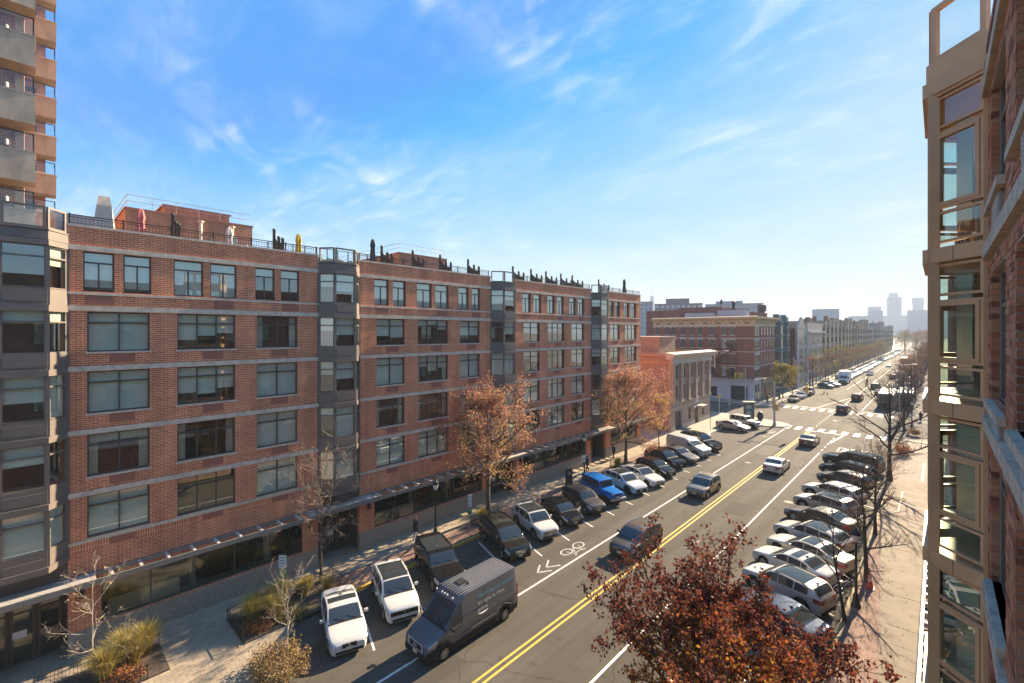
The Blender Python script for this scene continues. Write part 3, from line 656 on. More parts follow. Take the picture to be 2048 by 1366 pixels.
def block_right():
    # u = -y ; wall face at n = 0. Openings beside the camera, bay from y 11.7 to 15.7
    wins = [(-10.9, -8.7), (-7.55, -5.35)]
    zr = [(17.35, 19.3), (14.2, 16.3), (11.2, 13.35), (8.25, 10.4), (5.3, 7.45)]
    ops = [(a, c, z0, z1) for (a, c) in wins for (z0, z1) in zr]
    b = MB(); wall_mb(b, -.095, .225, -11.62, -4.2, 1.0, 20.25, ops, 0); wall_mb(b, -.011, .084, -11.62, -4.2, 1.0, 20.25, [(a-.016, c+.016, z0, z1) for (a, c, z0, z1) in ops], 0); b.build('wall_backing', MORTAR, right)
    BR = brickmat('red_brick_far', (0.33, .115, .08), (.25, .085, .06), (.42, .34, .28), ms=.012)
    b = MB(); wall_mb(b, 0, .32, -4.2, 12, 0, 20.25, [(a, a+2.2, z0, z1) for a in (-2.5, 1.5, 5.5) for (z0, z1) in zr]); wall_mb(b, 0, .32, -30, -15.75, 0, 20.25, [(a, a+2.4, z0, z1) for a in (-28.5, -24.7, -20.5, -18) for (z0, z1) in zr])
    wall_mb(b, 0, .32, -62, -33.1, 0, 20.25, [(a, a+2.4, z0, z1) for a in (-61, -57, -53, -45, -41, -37) for (z0, z1) in zr])
    b.box(-.32, 0, -11.62, -4.2, 0, 1.0); b.box(-.32, 0.02, -30, 12, 20.25, 20.4); b.box(-14, -13.7, -62, 12, 0, 20); b.box(-14, 0, -62.3, -62, 0, 20.2); b.box(-14, 0, 12, 12.3, 0, 20.2); b.box(-13.7, -.32, -62, 12, 19.0, 19.3)
    b.build('brick_wall', BR, right)
    for a in (-2.5, 1.5, 5.5, -28.5, -24.7, -20.5, -18, -61, -57, -53, -45, -41, -37):
        for (z0, z1) in zr: window(right, -.16, a, z0, 2.2, z1-z0, 2, .27, panes=True, blind=rng.choice((0, .4, 1, 1)))
    b = MB(); b.box(-1.9, -1.6, -62, 12, 0, 19)
    for z in (4.6, 7.75, 10.7, 13.65, 16.55): b.box(-1.6, -.33, -62, 12, z-.35, z)
    b.build('room_interior', INSIDE, right)
    # individually laid bricks of the stretch beside the camera
    BM = randmat('laid_brick', [(0.20, .085, .05), (.34, .125, .07), (.48, .18, .10), (.54, .22, .125), (.56, .27, .16), (.42, .22, .11)], 0.85)
    hb = {}
    def bm(L):
        k = round(L, 3)
        if k not in hb:
            q = MB(); e = .004
            # thin chamfered block: face inset, arrises softened
            q.box(-.092, -e, e, L-e, e, .0885-e); q.face([(0, 2*e, 2*e), (0, L-2*e, 2*e), (0, L-2*e, .0885-2*e), (0, 2*e, .0885-2*e)])
            i = len(q.v); 
            hb[k] = q.mesh('brick', BM, uv=False)
        return hb[k]
    bricks = []
    for k in range(191):
        z = 1.05+k*.1005
        piers = [(-11.62, -10.9), (-8.7, -7.55), (-5.35, -4.2)] if any(z0-.02 < z+.04 < z1 for z0, z1 in zr) else [(-11.62, -4.2)]
        if any(b0-.05 < z+.04 < b0+.27 for b0 in (16.55, 13.6, 10.62, 7.7, 4.75)): continue
        for (a, c) in piers:
            u = a + (0 if k % 2 else -.145)
            while u < c-.005:
                x0, x1 = max(u+.005, a), min(u+.285, c)
                if x1-x0 > .04: bricks.append((x0, z, round(x1-x0, 2)))
                u += .29
    def dist(q):      # bricks that show largest: nearest to the camera and inside the frame
        y = -q[0]-q[2]/2; D = -XR*.684+y*.729
        if y < 4.9 or abs((15.3-q[1])/D) > .78: return 1e3+abs(q[1]-15)
        return D
    bricks.sort(key=dist)
    for (u, z, L) in bricks[:285]:
        link('brick', bm(L), right, (rng.uniform(-.004, .003), u, z))
    ST = randmat('laid_brick_rest', [(0.20, .085, .05), (.34, .125, .07), (.48, .18, .10), (.54, .22, .125), (.56, .27, .16), (.42, .22, .11)], 0.85, per='ISLAND')
    q = MB()
    for (u, z, L) in bricks[285:]: q.box(-.092, rng.uniform(-.004, .002), u, u+L, z, z+.0885)
    o = q.build('brick_courses', ST, right, uv=False); o['kind'] = 'stuff'
    # stone bands, sills and louvred vents, deep enough to read from the side
    STW = mat('weathered_limestone', (.50, .425, .33), .9, var=.35, vscale=5, bump=.4, bscale=14)
    for z in (16.58, 13.63, 10.65, 7.72, 4.78, 19.45):
        q = MB(); q.box(-.1, .075, -11.60, -4.2, z, z+.22)
        q.build('stone_band', STW, right)
    for (a, c) in wins:
        for (z0, z1) in zr:
            q = MB(); q.box(-.2, .09, a-.06, c+.06, z0-.12, z0); q.build('sill', STW, right)
            window(right, -.11, a, z0, c-a, z1-z0, 2, .27, blind=rng.choice((.3, 1, .6)), fm=mat('bronze_window', (.16, .13, .10), .5))
            q = MB(); q.box(-.05, .04, c-1.25, c-.2, z0-.60, z0-.16)
            for j in range(9): q.box(.04, .055, c-1.22, c-.23, z0-.58+j*.047, z0-.555+j*.047, 1)
            q.build('vent_louver', [mat('louver_grey', (.33, .30, .27), .6), mat('louver_slat', (.48, .45, .41), .6)], right)
    # the bronze bay
    p, y0, y1, ch = .80, 11.66, 15.72, .80
    poly = lambda o: [(-.3, -y1-o*.4), (0.0, -y1-o*.4), (p+o, -y1+ch-o*.4), (p+o, -y0-ch+o*.4), (0.0, -y0+o*.4), (-.3, -y0+o*.4)]
    FL = [20.05, 16.72, 13.72, 10.74, 7.78, 4.82]
    b = MB()
    for i, z in enumerate(FL):
        b.prism(poly(.075), z-.04, z+.24)
        if i == 0: b.prism(poly(.02), z+.24, z+.62); b.prism(poly(.02), z-.10, z-.04)
    cor = poly(0)[1:5]
    for (x, y), w in zip(cor, (.10, .15, .15, .10)):
        b.box(x-w-.03, x-.004 if x > .1 else x+.05, y-w, y+w, 4.9, 20.1)
    bo = b.build('bay', BRONZE, right)
    for A, B in zip(cor[:-1], cor[1:]):
        T, L, ang = face_frame(A, B); m = .10
        for i in range(1, 6):
            za = FL[i]+.24; top = FL[i-1]-.04 if i > 1 else 19.96
            if i == 1: h = [(.10, .72), (.78, 2.28), (2.36, top-za-.03)]
            else: h = [(.10, .68), (.74, 1.98), (2.06, top-za-.04)]
            q = T @ Vector((-.03, m, 0))
            for k, (a, c) in enumerate(h):
                w = window(bo, q.x, q.y, za+a, L-2*m, c-a, 1, 0, fm=BRONZE, gm=glassmat('bay_glass', (.84, .90, .86), .10, gain=1.2), rotz=ang, fw=.05, name='casement' if k == 1 else 'window')
                if k == 1: window(w, .012, .06, .05, L-2*m-.12, c-a-.1, 1, 0, fm=BRONZE, fw=.07, rotz=0, name='sash', panes=False)
            # a room behind: pale blind, table, shelf
            if L < 1.6:
                rb = T @ Vector((-.45, .16, 0))
                link('blind', box_mesh('blind', (-.01, .01, 0, rng.choice((.3, .42, .5)), 0, 2.0), BLIND2), bo, (rb.x, rb.y, za+.5), ang)
        q = T @ Vector((-.02, .05, 0))
        window(bo, q.x, q.y, FL[0]+.62, L-.1, 1.12, 1, 0, fm=BRONZE, gm=GLASSC, fw=.10, rotz=ang, name='terrace_screen')
    seam = mat('sealant_seam', (.10, .075, .05), .7)
    for z in FL[1:]:
        for A, B in zip(poly(.076)[1:4], poly(.076)[2:5]):
            T, L, ang = face_frame(A, B); q = T @ Vector((0, L*.5, 0)); link('panel_seam', box_mesh('panel_seam', (-.01, .002, -.006, .006, -.04, .24), seam), bo, (q.x, q.y, z), ang)
    for z0 in (20.35,):
        T, L, ang = face_frame(cor[2], cor[3]); q = T @ Vector((.003, .05, 0)); link('panel_seam', box_mesh('panel_seam', (-.01, .002, 0, L-.1, -.005, .007), seam), bo, (q.x, q.y, z0), ang)
    # furniture glimpsed through the bay glass
    for i, z in enumerate((16.7, 13.7, 10.75, 7.8)):
        q = MB(); q.box(-1.3, -.35, -14.6, -12.9, z+.7, z+.76); q.box(-1.2, -.5, -13.9, -13.3, z+.76, z+1.15, 1); q.box(-.5, -.4, -13.2, -12.7, z+.3, z+1.2, 2)
        q.build('indoor_table', [mat('pale_wood', (.45, .36, .25), .5), mat('lampshade_white', (.7, .68, .6), .8), mat('teal_cloth', (.09, .17, .16), .8)], right)
        q = MB(); q.box(-1.58, -.15, -15.6, -11.75, z-.30, z-.02); q.build('floor_slab', mat('pale_floor', (.34, .31, .26), .7), right)
        q = MB(); q.box(-1.59, -1.56, -15.6, -11.75, z, z+2.6); q.build('room_wall', mat('room_wall_paint', (.42, .43, .38), .9), right)
    # white canopy over the pavement
    WH = mat('canopy_white', (.70, .66, .60), .6)
    b = MB(); b.box(1.05, 1.15, -60, 6, 4.05, 4.30); b.box(0, .1, -60, 6, 4.05, 4.30); b.build('canopy_beam', WH, right)
    u = -60
    rib = box_mesh('white_rib', (.1, 1.05, -.08, .08, 4.08, 4.26), WH)
    while u < 5:
        if not -19.0 < u < -15.5: link('canopy_rib', rib, right, (0, u, 0))
        u += .85
    b = MB(); b.box(.1, 1.05, -19.2, -15.4, 4.2, 4.28); b.build('canopy_plate', WH, right)
    b = MB(); b.box(-.2, .03, -60, 4, 0, 1.2); b.build('granite_plinth', GRANITE, right)
block_right()

# ============================================================ balcony tower behind the left block
CONC_N = mat('balcony_concrete_shaded', (.54, .41, .29), .9, var=.28, vscale=1.3, stretch=(1, 1, .4))  # shaded near balconies: lighter, warmer copy, offsets the blue shade in colour
def tower():
    t = thing('balcony_tower', 'tall brick tower with stacked concrete balconies, at the left edge', 'building', (-35.2, 0, 0))
    TB = brickmat('tower_brick', (0.42, 0.17, .10), (.32, .12, .075), (.55, .45, .36), bw=.3, bh=.1, ms=.013)
    b = MB(); b.box(-14, 0, -22, -.12, 0, 50); b.box(-30, -16.0, -22, 1.0, 0, 50); b.box(-16.2, -14, -22, -.5, 0, 50); b.build('brick_wall', TB, t)
    cap = mat('balcony_cap', (.40, .35, .29), .85, var=.2)
    DG = mat('tower_window_dark', (.05, .05, .055), .15)
    b = MB(); b.box(0, .05, -.42, -.10, 0, 50); b.build('corner_pilaster', mat('tan_pilaster', (.46, .36, .26), .85, var=.15), t)
    for i in range(11):
        z = 20.5+2.95*i-.35
        for (n0, n1, ya, yb) in ((0.0, 1.55, -7.5, .30), (-16.0, -14.6, -9, 1.55)):
            b = MB(); b.box(n0, n1, ya, yb, z-.16, z)                      # slab
            b.box(n1-.14, n1, ya, yb, z, z+1.32); b.box(n0, n1-.14, yb-.14, yb, z, z+1.32) if n0 == 0 else b.box(n0, n1-.14, yb-.14, yb, z, z+1.05)
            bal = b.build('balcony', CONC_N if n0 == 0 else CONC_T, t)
            b = MB(); b.box(n1-.18, n1+.03, ya, yb+.03, z+1.32, z+1.40); b.box(n0, n1-.18, yb-.17, yb+.03, z+1.32, z+1.40); b.build('coping', cap, bal)
            b = MB()
            zt = z+2.32
            b.box(n1-.10, n1-.05, ya, yb-.05, zt-.05, zt); b.box(n0+.1, n1-.05, yb-.10, yb-.05, zt-.05, zt)
            for yy in (ya, (ya+yb)/2-.8, yb-.10): b.box(n1-.10, n1-.05, yy, yy+.05, z+1.40, zt)
            b.build('railing', BLACK, bal)
            b = MB(); b.box(n1-.085, n1-.065, ya, yb-.1, z+1.45, zt-.06); b.build('pane', GLASSC, bal)
            if n0 == 0:
                q = MB(); q.box(.0, .03, -2.9, -1.25, z, z+2.4); q.build('balcony_door', DG, bal)
                q = MB(); q.lathe([(.05, 0), (.07, .04), (.07, .26), (.03, .30)], 8, (.11, -.72, z+1.9)); q.build('wall_lamp', WHITE, bal)
                if i % 3 == 1:
                    q = MB(); q.lathe([(.12, 0), (.17, .32), (.15, .32)], 8, (.9, -.5, z)); q.build('plant_pot', mat('pot_grey', (.25, .24, .23), .8), bal)
                    r2 = random.Random(i); q = MB()
                    for k in range(26):
                        a = r2.uniform(0, 6.3); l = r2.uniform(.25, .55); q.tube([(.9, -.5, z+.3), (.9+l*.5*math.cos(a), -.5+l*.5*math.sin(a), z+.5+l)], [.012, .004], 3, cap=False)
                    q.build('plant_stems', mat('dry_stems', (.42, .33, .2), .9), bal)
            else:
                q = MB(); q.box(n0+.02, n0+.06, -.9, .5, z, z+2.3); q.build('balcony_door', DG, bal)
                q = MB(); q.box(n1-.9, n1-.35, .3, 1.0, z+.9, z+1.55); q.build('balcony_chair', WHITE, bal)
tower()

# ============================================================ roof terrace of the left block
ZT = 19.38
def roof_things():
    DKM = mat('terrace_dark_wood', (.035, .027, .024), .7)
    for (a, c) in ((1.35, 12.9), (15.9, 28.4), (31.85, 44.6), (47.95, 56.6)):
        t = thing('roof_railing', 'black iron roof railing along the parapet between %s' % {1.35: 'the near bay and the second bay', 15.9: 'the second and third bays', 31.85: 'the third and fourth bays', 47.95: 'the fourth bay and the far corner'}[a], 'railing', (XF-.15, a, 20.36), group='railings on the brick parapet')
        L = c-a; b = MB(); b.box(-.025, .025, 0, L, .44, .48); b.box(-.02, .02, 0, L, .34, .365); b.box(-.02, .02, 0, L, .08, .10); b.build('rail', BLACK, t)
        n = round(L/1.9)
        for k in range(n+1): link('post', box_mesh('rail_post', (-.03, .03, -.03, .03, 0, .52), BLACK), t, (0, L*k/n, 0))
        q = MB(); k = .14
        while k < L: q.box(-.008, .008, k-.008, k+.008, .1, .345); k += .14
        o = q.build('pickets', BLACK, t, uv=False); o['kind'] = 'stuff'
    # terrace dividers, rising towards the back
    for k, y in enumerate((5.6, 10.95, 18.75, 21.6, 24.4, 27.6, 33.6, 36.4, 38.9, 41.6, 43.8, 49.5)):
        t = thing('terrace_divider', 'dark slatted terrace divider with round-topped posts, %s along the roof' % ['first', 'second', 'third', 'fourth', 'fifth', 'sixth', 'seventh', 'eighth', 'ninth', 'tenth', 'eleventh', 'twelfth'][k], 'fence', (XF-.45, y, ZT), group='dividers between the roof terraces')
        for j, (n, h) in enumerate(((-.1, 1.75), (-.75, 1.95), (-1.55, 2.55))):
            b = MB(); b.box(n-.07, n+.07, -.07, .07, 0, h); b.ball((n, 0, h), .11, 8); b.build('post', DKM, t)
        b = MB(); n = -.2
        while n > -1.5:
            h = 1.45+.75*((-n-.1)/1.45)**2; b.box(n-.045, n+.045, -.015, .015, .1, h); n -= .115
        for z in (.35, 1.3): b.box(-1.55, -.1, -.03, .03, z, z+.07)
        b.build('slats', DKM, t)['kind'] = 'stuff'
    def umbrella(n, y, h, m, label, grp='closed umbrellas on the roof terraces'):
        t = thing('closed_umbrella', label, 'umbrella', (XF+n, y, ZT), group=grp)
        b = MB(); b.lathe([(.28, 0), (.28, .06), (.03, .10), (.025, h)], 10); b.build('pole', BLACK, t)
        b = MB(); N = 12; i0 = 0; prof = [(.04, h), (.11, h-.12), (.17, h-.5), (.13, h-.62), (.16, h-1.1), (.20, h-1.55), (.17, h-1.75)]
        for r, z in prof:
            for j in range(N): a = 2*math.pi*j/N; q = r*(1+.28*(j % 2)); b.v.append((q*math.cos(a), q*math.sin(a), z))
        for k in range(len(prof)-1):
            for j in range(N): l = (j+1) % N; b.f.append((k*N+j, k*N+l, (k+1)*N+l, (k+1)*N+j)); b.m.append(0)
        b.f.append(tuple(range(N))); b.m.append(0); b.build('folded_canopy', m, t, smooth=60)
    umbrella(-1.3, 4.1, 2.45, mat('red_canvas', (.55, .15, .13), .9), 'closed faded red umbrella on the near roof terrace')
    umbrella(-.9, 8.1, 2.1, mat('cream_canvas', (.62, .50, .44), .9), 'closed cream umbrella on the roof, behind the black railing')
    umbrella(-1.0, 12.1, 2.35, mat('yellow_canvas', (.62, .40, .05), .9), 'closed yellow umbrella on the roof beside the second bay')
    umbrella(-.8, 17.3, 2.75, mat('navy_canvas', (.03, .03, .04), .9), 'closed black umbrella standing tall on the roof past the second bay')
    umbrella(-.7, 53.6, 2.9, mat('navy_canvas', (.03, .03, .04), .9), 'closed dark umbrella on the roof near its far corner')
    t = thing('covered_heater', 'tall patio heater under a beige canvas cover on the roof', 'heater', (XF-2.4, 2.75, ZT))
    b = MB(); P = lambda s, tw, z: [(s*.55*math.cos(a+tw), s*.55*math.sin(a+tw), z) for a in (.6, 1.9, 3.7, 5.2)]
    rings = [P(1, 0, .1), P(1.02, .05, .8), P(.9, .12, 1.7), P(.72, .2, 2.5), P(.5, .3, 3.0)]
    i = 0
    for r in rings: b.v.extend(r)
    for k in range(4):
        for j in range(4): l = (j+1) % 4; b.f.append((4*k+j, 4*k+l, 4*k+4+l, 4*k+4+j)); b.m.append(0)
    b.f.append((16, 17, 18, 19)); b.m.append(0); b.build('canvas_cover', mat('beige_canvas', (.55, .47, .38), .9, bump=.5, bscale=3), t)
    # penthouses
    PB = brickmat('penthouse_brick', (.44, .19, .12), (.36, .145, .09), (.42, .29, .21), ms=.012)
    def penthouse(x0, x1, y0, y1, z, label):
        t = thing('brick_penthouse', label, 'building', (x1, y0, ZT), group='brick penthouses on the roof')
        b = MB(); b.box(x0-x1, 0, 0, y1-y0, 0, z-ZT); b.build('wall', PB, t)
        b = MB(); b.box(x0-x1-.05, .05, -.05, y1-y0+.05, z-ZT, z-ZT+.12); b.build('coping', mat('coping_brown', (.30, .15, .11), .8), t)
        q = MB(); h = z-ZT
        for zz in (h+.55, h+.95):
            q.tube([(x0-x1+.1, .1, zz), (-.1, .1, zz)], .018, 5); q.tube([(-.1, .1, zz), (-.1, y1-y0-.1, zz)], .018, 5)
        k = 0.1
        while k < y1-y0: q.tube([(-.1, k, h), (-.1, k, h+.95)], .015, 5); k += 1.3
        q.build('roof_rail', STEEL, t)
        return t
    t = penthouse(-50, -38.0, 4.3, 11.7, 23.25, 'brick penthouse with vent pipes and a window, behind the heater cover')
    window(t, .02, 1.5, .75, 1.9, 1.6, 2, 0, blind=.9, bm=mat('grey_shade', (.2, .21, .23), .8))
    for (y, z) in ((4.05, 2.9), (6.0, 2.85)):
        q = MB(); q.tube([(.2, y, z-.5), (.2, y, z+.75)], .11, 8); q.lathe([(.2, .75), (.2, .85)], 8, (.2, y, z)); q.build('vent_pipe', mat('cream_pipe', (.6, .5, .42), .7), t)
    for (y, z) in ((2.95, 2.3), (4.8, 2.55), (5.3, 2.5), (7.0, 2.4)): q = MB(); q.ball((.1, y, z), .11, 6); q.build('wall_vent', mat('cream_pipe', (.6, .5, .42), .7), t)
    d = thing('satellite_dish', 'grey satellite dish on the brick penthouse wall', 'dish', (-37.7, 10.25, 22.05))
    b = MB(); b.lathe([(.01, 0), (.22, .05), (.36, .16)], 14, axis='x', cap=False); b.build('dish', mat('dish_grey', (.5, .5, .48), .5), d, smooth=60)
    b = MB(); b.tube([(-.3, 0, -.1), (0, 0, 0)], .03, 5); b.tube([(.05, 0, -.3), (.35, 0, 0)], .015, 5); b.build('dish_arm', BLACK, d)
    t = thing('brick_stair_head', 'upper brick box on top of the near penthouse', 'building', (-41.5, 6.9, 23.37))
    b = MB(); b.box(-5, 0, 0, 4.2, 0, 1.25); b.build('wall', PB, t); b = MB(); b.box(-5.1, .1, -.1, 4.3, 1.25, 1.35); b.build('coping', mat('coping_brown', (.30, .15, .11), .8), t)
    penthouse(-50, -36.5, 23.6, 29.2, 22.65, 'brick penthouse with a thin roof rail, behind the middle terraces')
    # planted screen along the terraces
    SC_ = mat('terrace_screen_wood', (.40, .30, .20), .9, var=.3, vscale=1)
    t = thing('planted_fence', 'wooden terrace fence with thin posts and dry plants, behind the railing', 'fence', (-36.6, 12.3, ZT))
    b = MB()
    for k in range(46): b.box(-.03, .03, k*.24, k*.24+.22, 0, 1.95+.1*math.sin(k*1.7))
    b.build('boards', SC_, t)['kind'] = 'stuff'
    for k in range(13): link('post', box_mesh('fence_post', (-.03, .03, -.03, .03, 0, 2.75), BLACK), t, (.1, k*.9, 0))
    b = MB(); b.box(.08, .12, 0, 10.9, 2.70, 2.74); b.build('top_rail', BLACK, t)
    r2 = random.Random(5); b = MB()
    for k in range(700):
        y = r2.uniform(0, 11); z = 1.5+r2.random()*.75*(.55+.45*math.sin(y*1.9)); s = r2.uniform(.05, .11); v = Vector((r2.uniform(-.35, .2), y, z)); a = Vector((r2.gauss(0, 1), r2.gauss(0, 1), r2.gauss(0, 1))).normalized(); c = a.orthogonal().normalized()
        b.face([v, v+a*s, v+a*s+c*s*.6, v+c*s*.6])
    b.build('dry_plants', randmat('dry_leaf', [(.16, .12, .05), (.26, .17, .07), (.12, .13, .05), (.3, .16, .09)], .8, 'ISLAND'), t, uv=False)['kind'] = 'stuff'
    t = thing('grey_roof_block', 'flat grey building top between the tower and the penthouse', 'building', (-80, -6, 0))
    b = MB(); b.box(-14, 0, 0, 16, 0, 30.3); b.build('wall', mat('grey_block_paint', (.30, .33, .38), .8), t)
    b = MB(); b.box(-10, -.5, -4, 6.4, 30.3, 33.2); b.build('upper_storey', mat('grey_brown_block', (.34, .30, .29), .8), t)
    for k in range(6): window(t, .03, 1+k*2.4, 27.6, 1.6, 1.5, 2, 0, panes=False, blind=1, bm=mat('grey_shade', (.2, .21, .23), .8))
roof_things()

# ============================================================ the buildings up the street
FARGL = mat('far_window_glass', (.035, .038, .042), .12)
FARC = {}
def far_window(root, n, u, z, w, h, surround, style='plain', rotz=0, has_blind=None):
    """window of a building up the street: surround, sash bars and a dark pane, one part"""
    key = (round(w, 2), round(h, 2), surround.name, style, has_blind)
    if key not in FARC:
        b = MB()
        if style == 'hood': b.box(-.02, .14, -.16, w+.16, h-.02, h+.16); b.box(-.02, .09, -.16, .0, h-.35, h+.0); b.box(-.02, .09, w, w+.16, h-.35, h)
        if style != 'bare': b.box(-.02, .10, -.08, w+.08, -.14, .0)
        b.box(-.06, .03, 0, .06, 0, h, 2); b.box(-.06, .03, w-.06, w, 0, h, 2); b.box(-.06, .03, 0, w, h-.06, h, 2); b.box(-.06, .035, 0, w, h*.5-.035, h*.5+.035, 2)
        b.box(-.08, .008, .06, w-.06, 0, h-.06, 1)
        FARC[key] = b.mesh('window', [surround, mat('far_blind', (.42, .41, .36), .6) if has_blind else FARGL, FRAME], uv=False)  # the flag swaps the dark pane for a pale blind colour
    return link('window', FARC[key], root, (n, u, z), rotz)
def solid(b, L, H, depth): b.box(-depth, 0, 0, L, 0, H)

def bank():
    t = thing('bank_building', 'three-storey pale brick building with pilasters and a heavy stone cornice', 'building', (-29.75, 67.0, 0))
    PALE = brickmat('pale_brick', (.48, .345, .25), (.42, .295, .21), (.48, .38, .29), bw=.22, bh=.075, ms=.007, var=.12)
    ORG = brickmat('orange_brick', (.36, .235, .165), (.31, .195, .135), (.45, .28, .19), bw=.22, bh=.075, ms=.008, var=.15)
    LIME = mat('limestone', (.52, .44, .345), .85, var=.12)
    L = 16.2; cols = [1.45, 4.35, 7.3, 10.2, 13.1]
    ops = [(u, u+1.15, 4.7, 6.95) for u in cols] + [(u, u+1.15, 7.95, 10.2) for u in cols] + [(1.5, 4.0, 0, 3.0), (6.8, 7.7, 1.1, 3.1), (9.2, 10.7, 0, 2.9), (12.6, 13.5, 1.1, 3.1)]
    b = MB(); wall_mb(b, 0, .35, 0, L, 0, 12.1, ops); b.build('front_wall', PALE, t)
    b = MB(); b.box(-26, -.36, 0, .3, 0, 12.1); b.box(-26, -.36, L-.3, L, 0, 12.1); b.box(-26, -25.7, .3, L-.3, 0, 12.1); b.box(-25.7, -.4, .3, L-.3, 11.4, 11.6); b.build('side_wall', ORG, t)
    b = MB(); b.box(-25, -1.6, .5, L-.5, .1, 11.3); b.build('room_interior', INSIDE, t)
    for u in (0, 2.95, 5.85, 8.8, 11.7, 14.6): q = MB(); q.box(0, .38, u+.1, u+1.05, 4.45, 10.35); q.box(0, .44, u+.02, u+1.13, 10.15, 10.45); q.box(0, .44, u+.02, u+1.13, 4.4, 4.62); q.build('pilaster', PALE, t)
    b = MB(); b.box(-.1, .34, -.05, L+.05, 10.46, 11.2); b.box(-.1, .42, -.1, L+.1, 10.44, 10.54); b.build('frieze', LIME, t)
    b = MB(); b.yprism([(-.4, 11.2), (.45, 11.2), (.55, 11.4), (.95, 11.7), (1.0, 12.0), (.6, 12.1), (-.4, 12.25)], -.9, L+.9); b.build('cornice', LIME, t)
    b = MB(); b.xprism([(-.01, 10.5), (-.12, 10.5), (-.12, 10.75), (-.01, 10.75)], -26, -.1); b.xprism([(-.0, 11.45), (-.3, 11.6), (-.35, 11.8), (0, 11.9)], -26, -.5); b.build('side_cornice', mat('orange_stone', (.50, .26, .16), .85), t)
    for z in (3.5, 4.25): q = MB(); q.box(-.05, .12, 0, L, z, z+.16); q.build('belt_course', LIME, t)
    q = MB(); q.box(-.05, .10, 0, 1.5, .0, .8); q.box(-.05, .1, 4.0, 9.2, 0, .8); q.box(-.05, .1, 10.7, L, 0, .8); q.build('base_course', LIME, t)
    for u in cols:
        for z in (4.7, 7.95):
            far_window(t, -.22, u, z, 1.15, 2.25, LIME)
            link('sill', box_mesh('sill', (-.3, .12, -.1, 1.25, -.14, 0), LIME), t, (0, u, z))
    far_window(t, -.22, 6.8, 1.1, .9, 2.0, LIME); far_window(t, -.22, 12.6, 1.1, .9, 2.0, LIME)
    q = MB(); q.box(-.3, -.2, 9.2, 10.7, 0, 2.9); q.build('door', mat('door_brown', (.12, .09, .07), .6), t)
    q = MB(); q.box(0, 1.5, 8.8, 11.1, 3.05, 3.25); q.box(1.42, 1.5, 8.8, 11.1, 2.95, 3.05); q.build('door_canopy', mat('canopy_tan', (.38, .33, .27), .8), t)
    q = MB(); q.box(-.3, -.25, 1.5, 4.0, 0, 3.0); q.build('garage_door', mat('garage_dark', (.09, .07, .06), .7), t)
    for u in (8.3, 11.6):
        q = MB(); q.ball((.35, u, 3.0), .24, 10); q.tube([(0, u, 2.8), (.35, u, 2.78)], .04, 6); q.build('globe_lamp', mat('white_globe', (.8, .8, .78), .3), t)
    q = MB(); q.box(.0, .06, 9.3, 11.0, 3.45, 4.2); q.build('name_stone', mat('pale_stone', (.55, .52, .48), .8), t)
    far_window(t, -7.8, -.04, 7.8, 1.5, 2.0, mat('orange_stone', (.50, .26, .16), .85), rotz=R(-90), has_blind=True)
    r = thing('brick_roof_box', 'orange brick roof room behind the pale cornice', 'building', (-33.2, 70.5, 11.6))
    b = MB(); b.box(-16, 0, 0, 6, 0, 2.9); b.build('wall', ORG, r); b = MB(); b.box(-16.1, .1, -.1, 6.1, 2.9, 3.05); b.build('coping', LIME, r)
    u2 = thing('rooftop_unit', 'long pale rooftop air unit in front of the orange roof room', 'air unit', (-40, 68.6, 11.6)); b = MB(); b.box(-5, 0, 0, 1.5, .2, 1.45); b.build('casing', mat('pale_casing', (.48, .45, .38), .6), u2); b = MB(); b.box(-7, -5, .1, 1.4, .2, 1.2); b.build('fan_box', BLACK, u2)
bank()

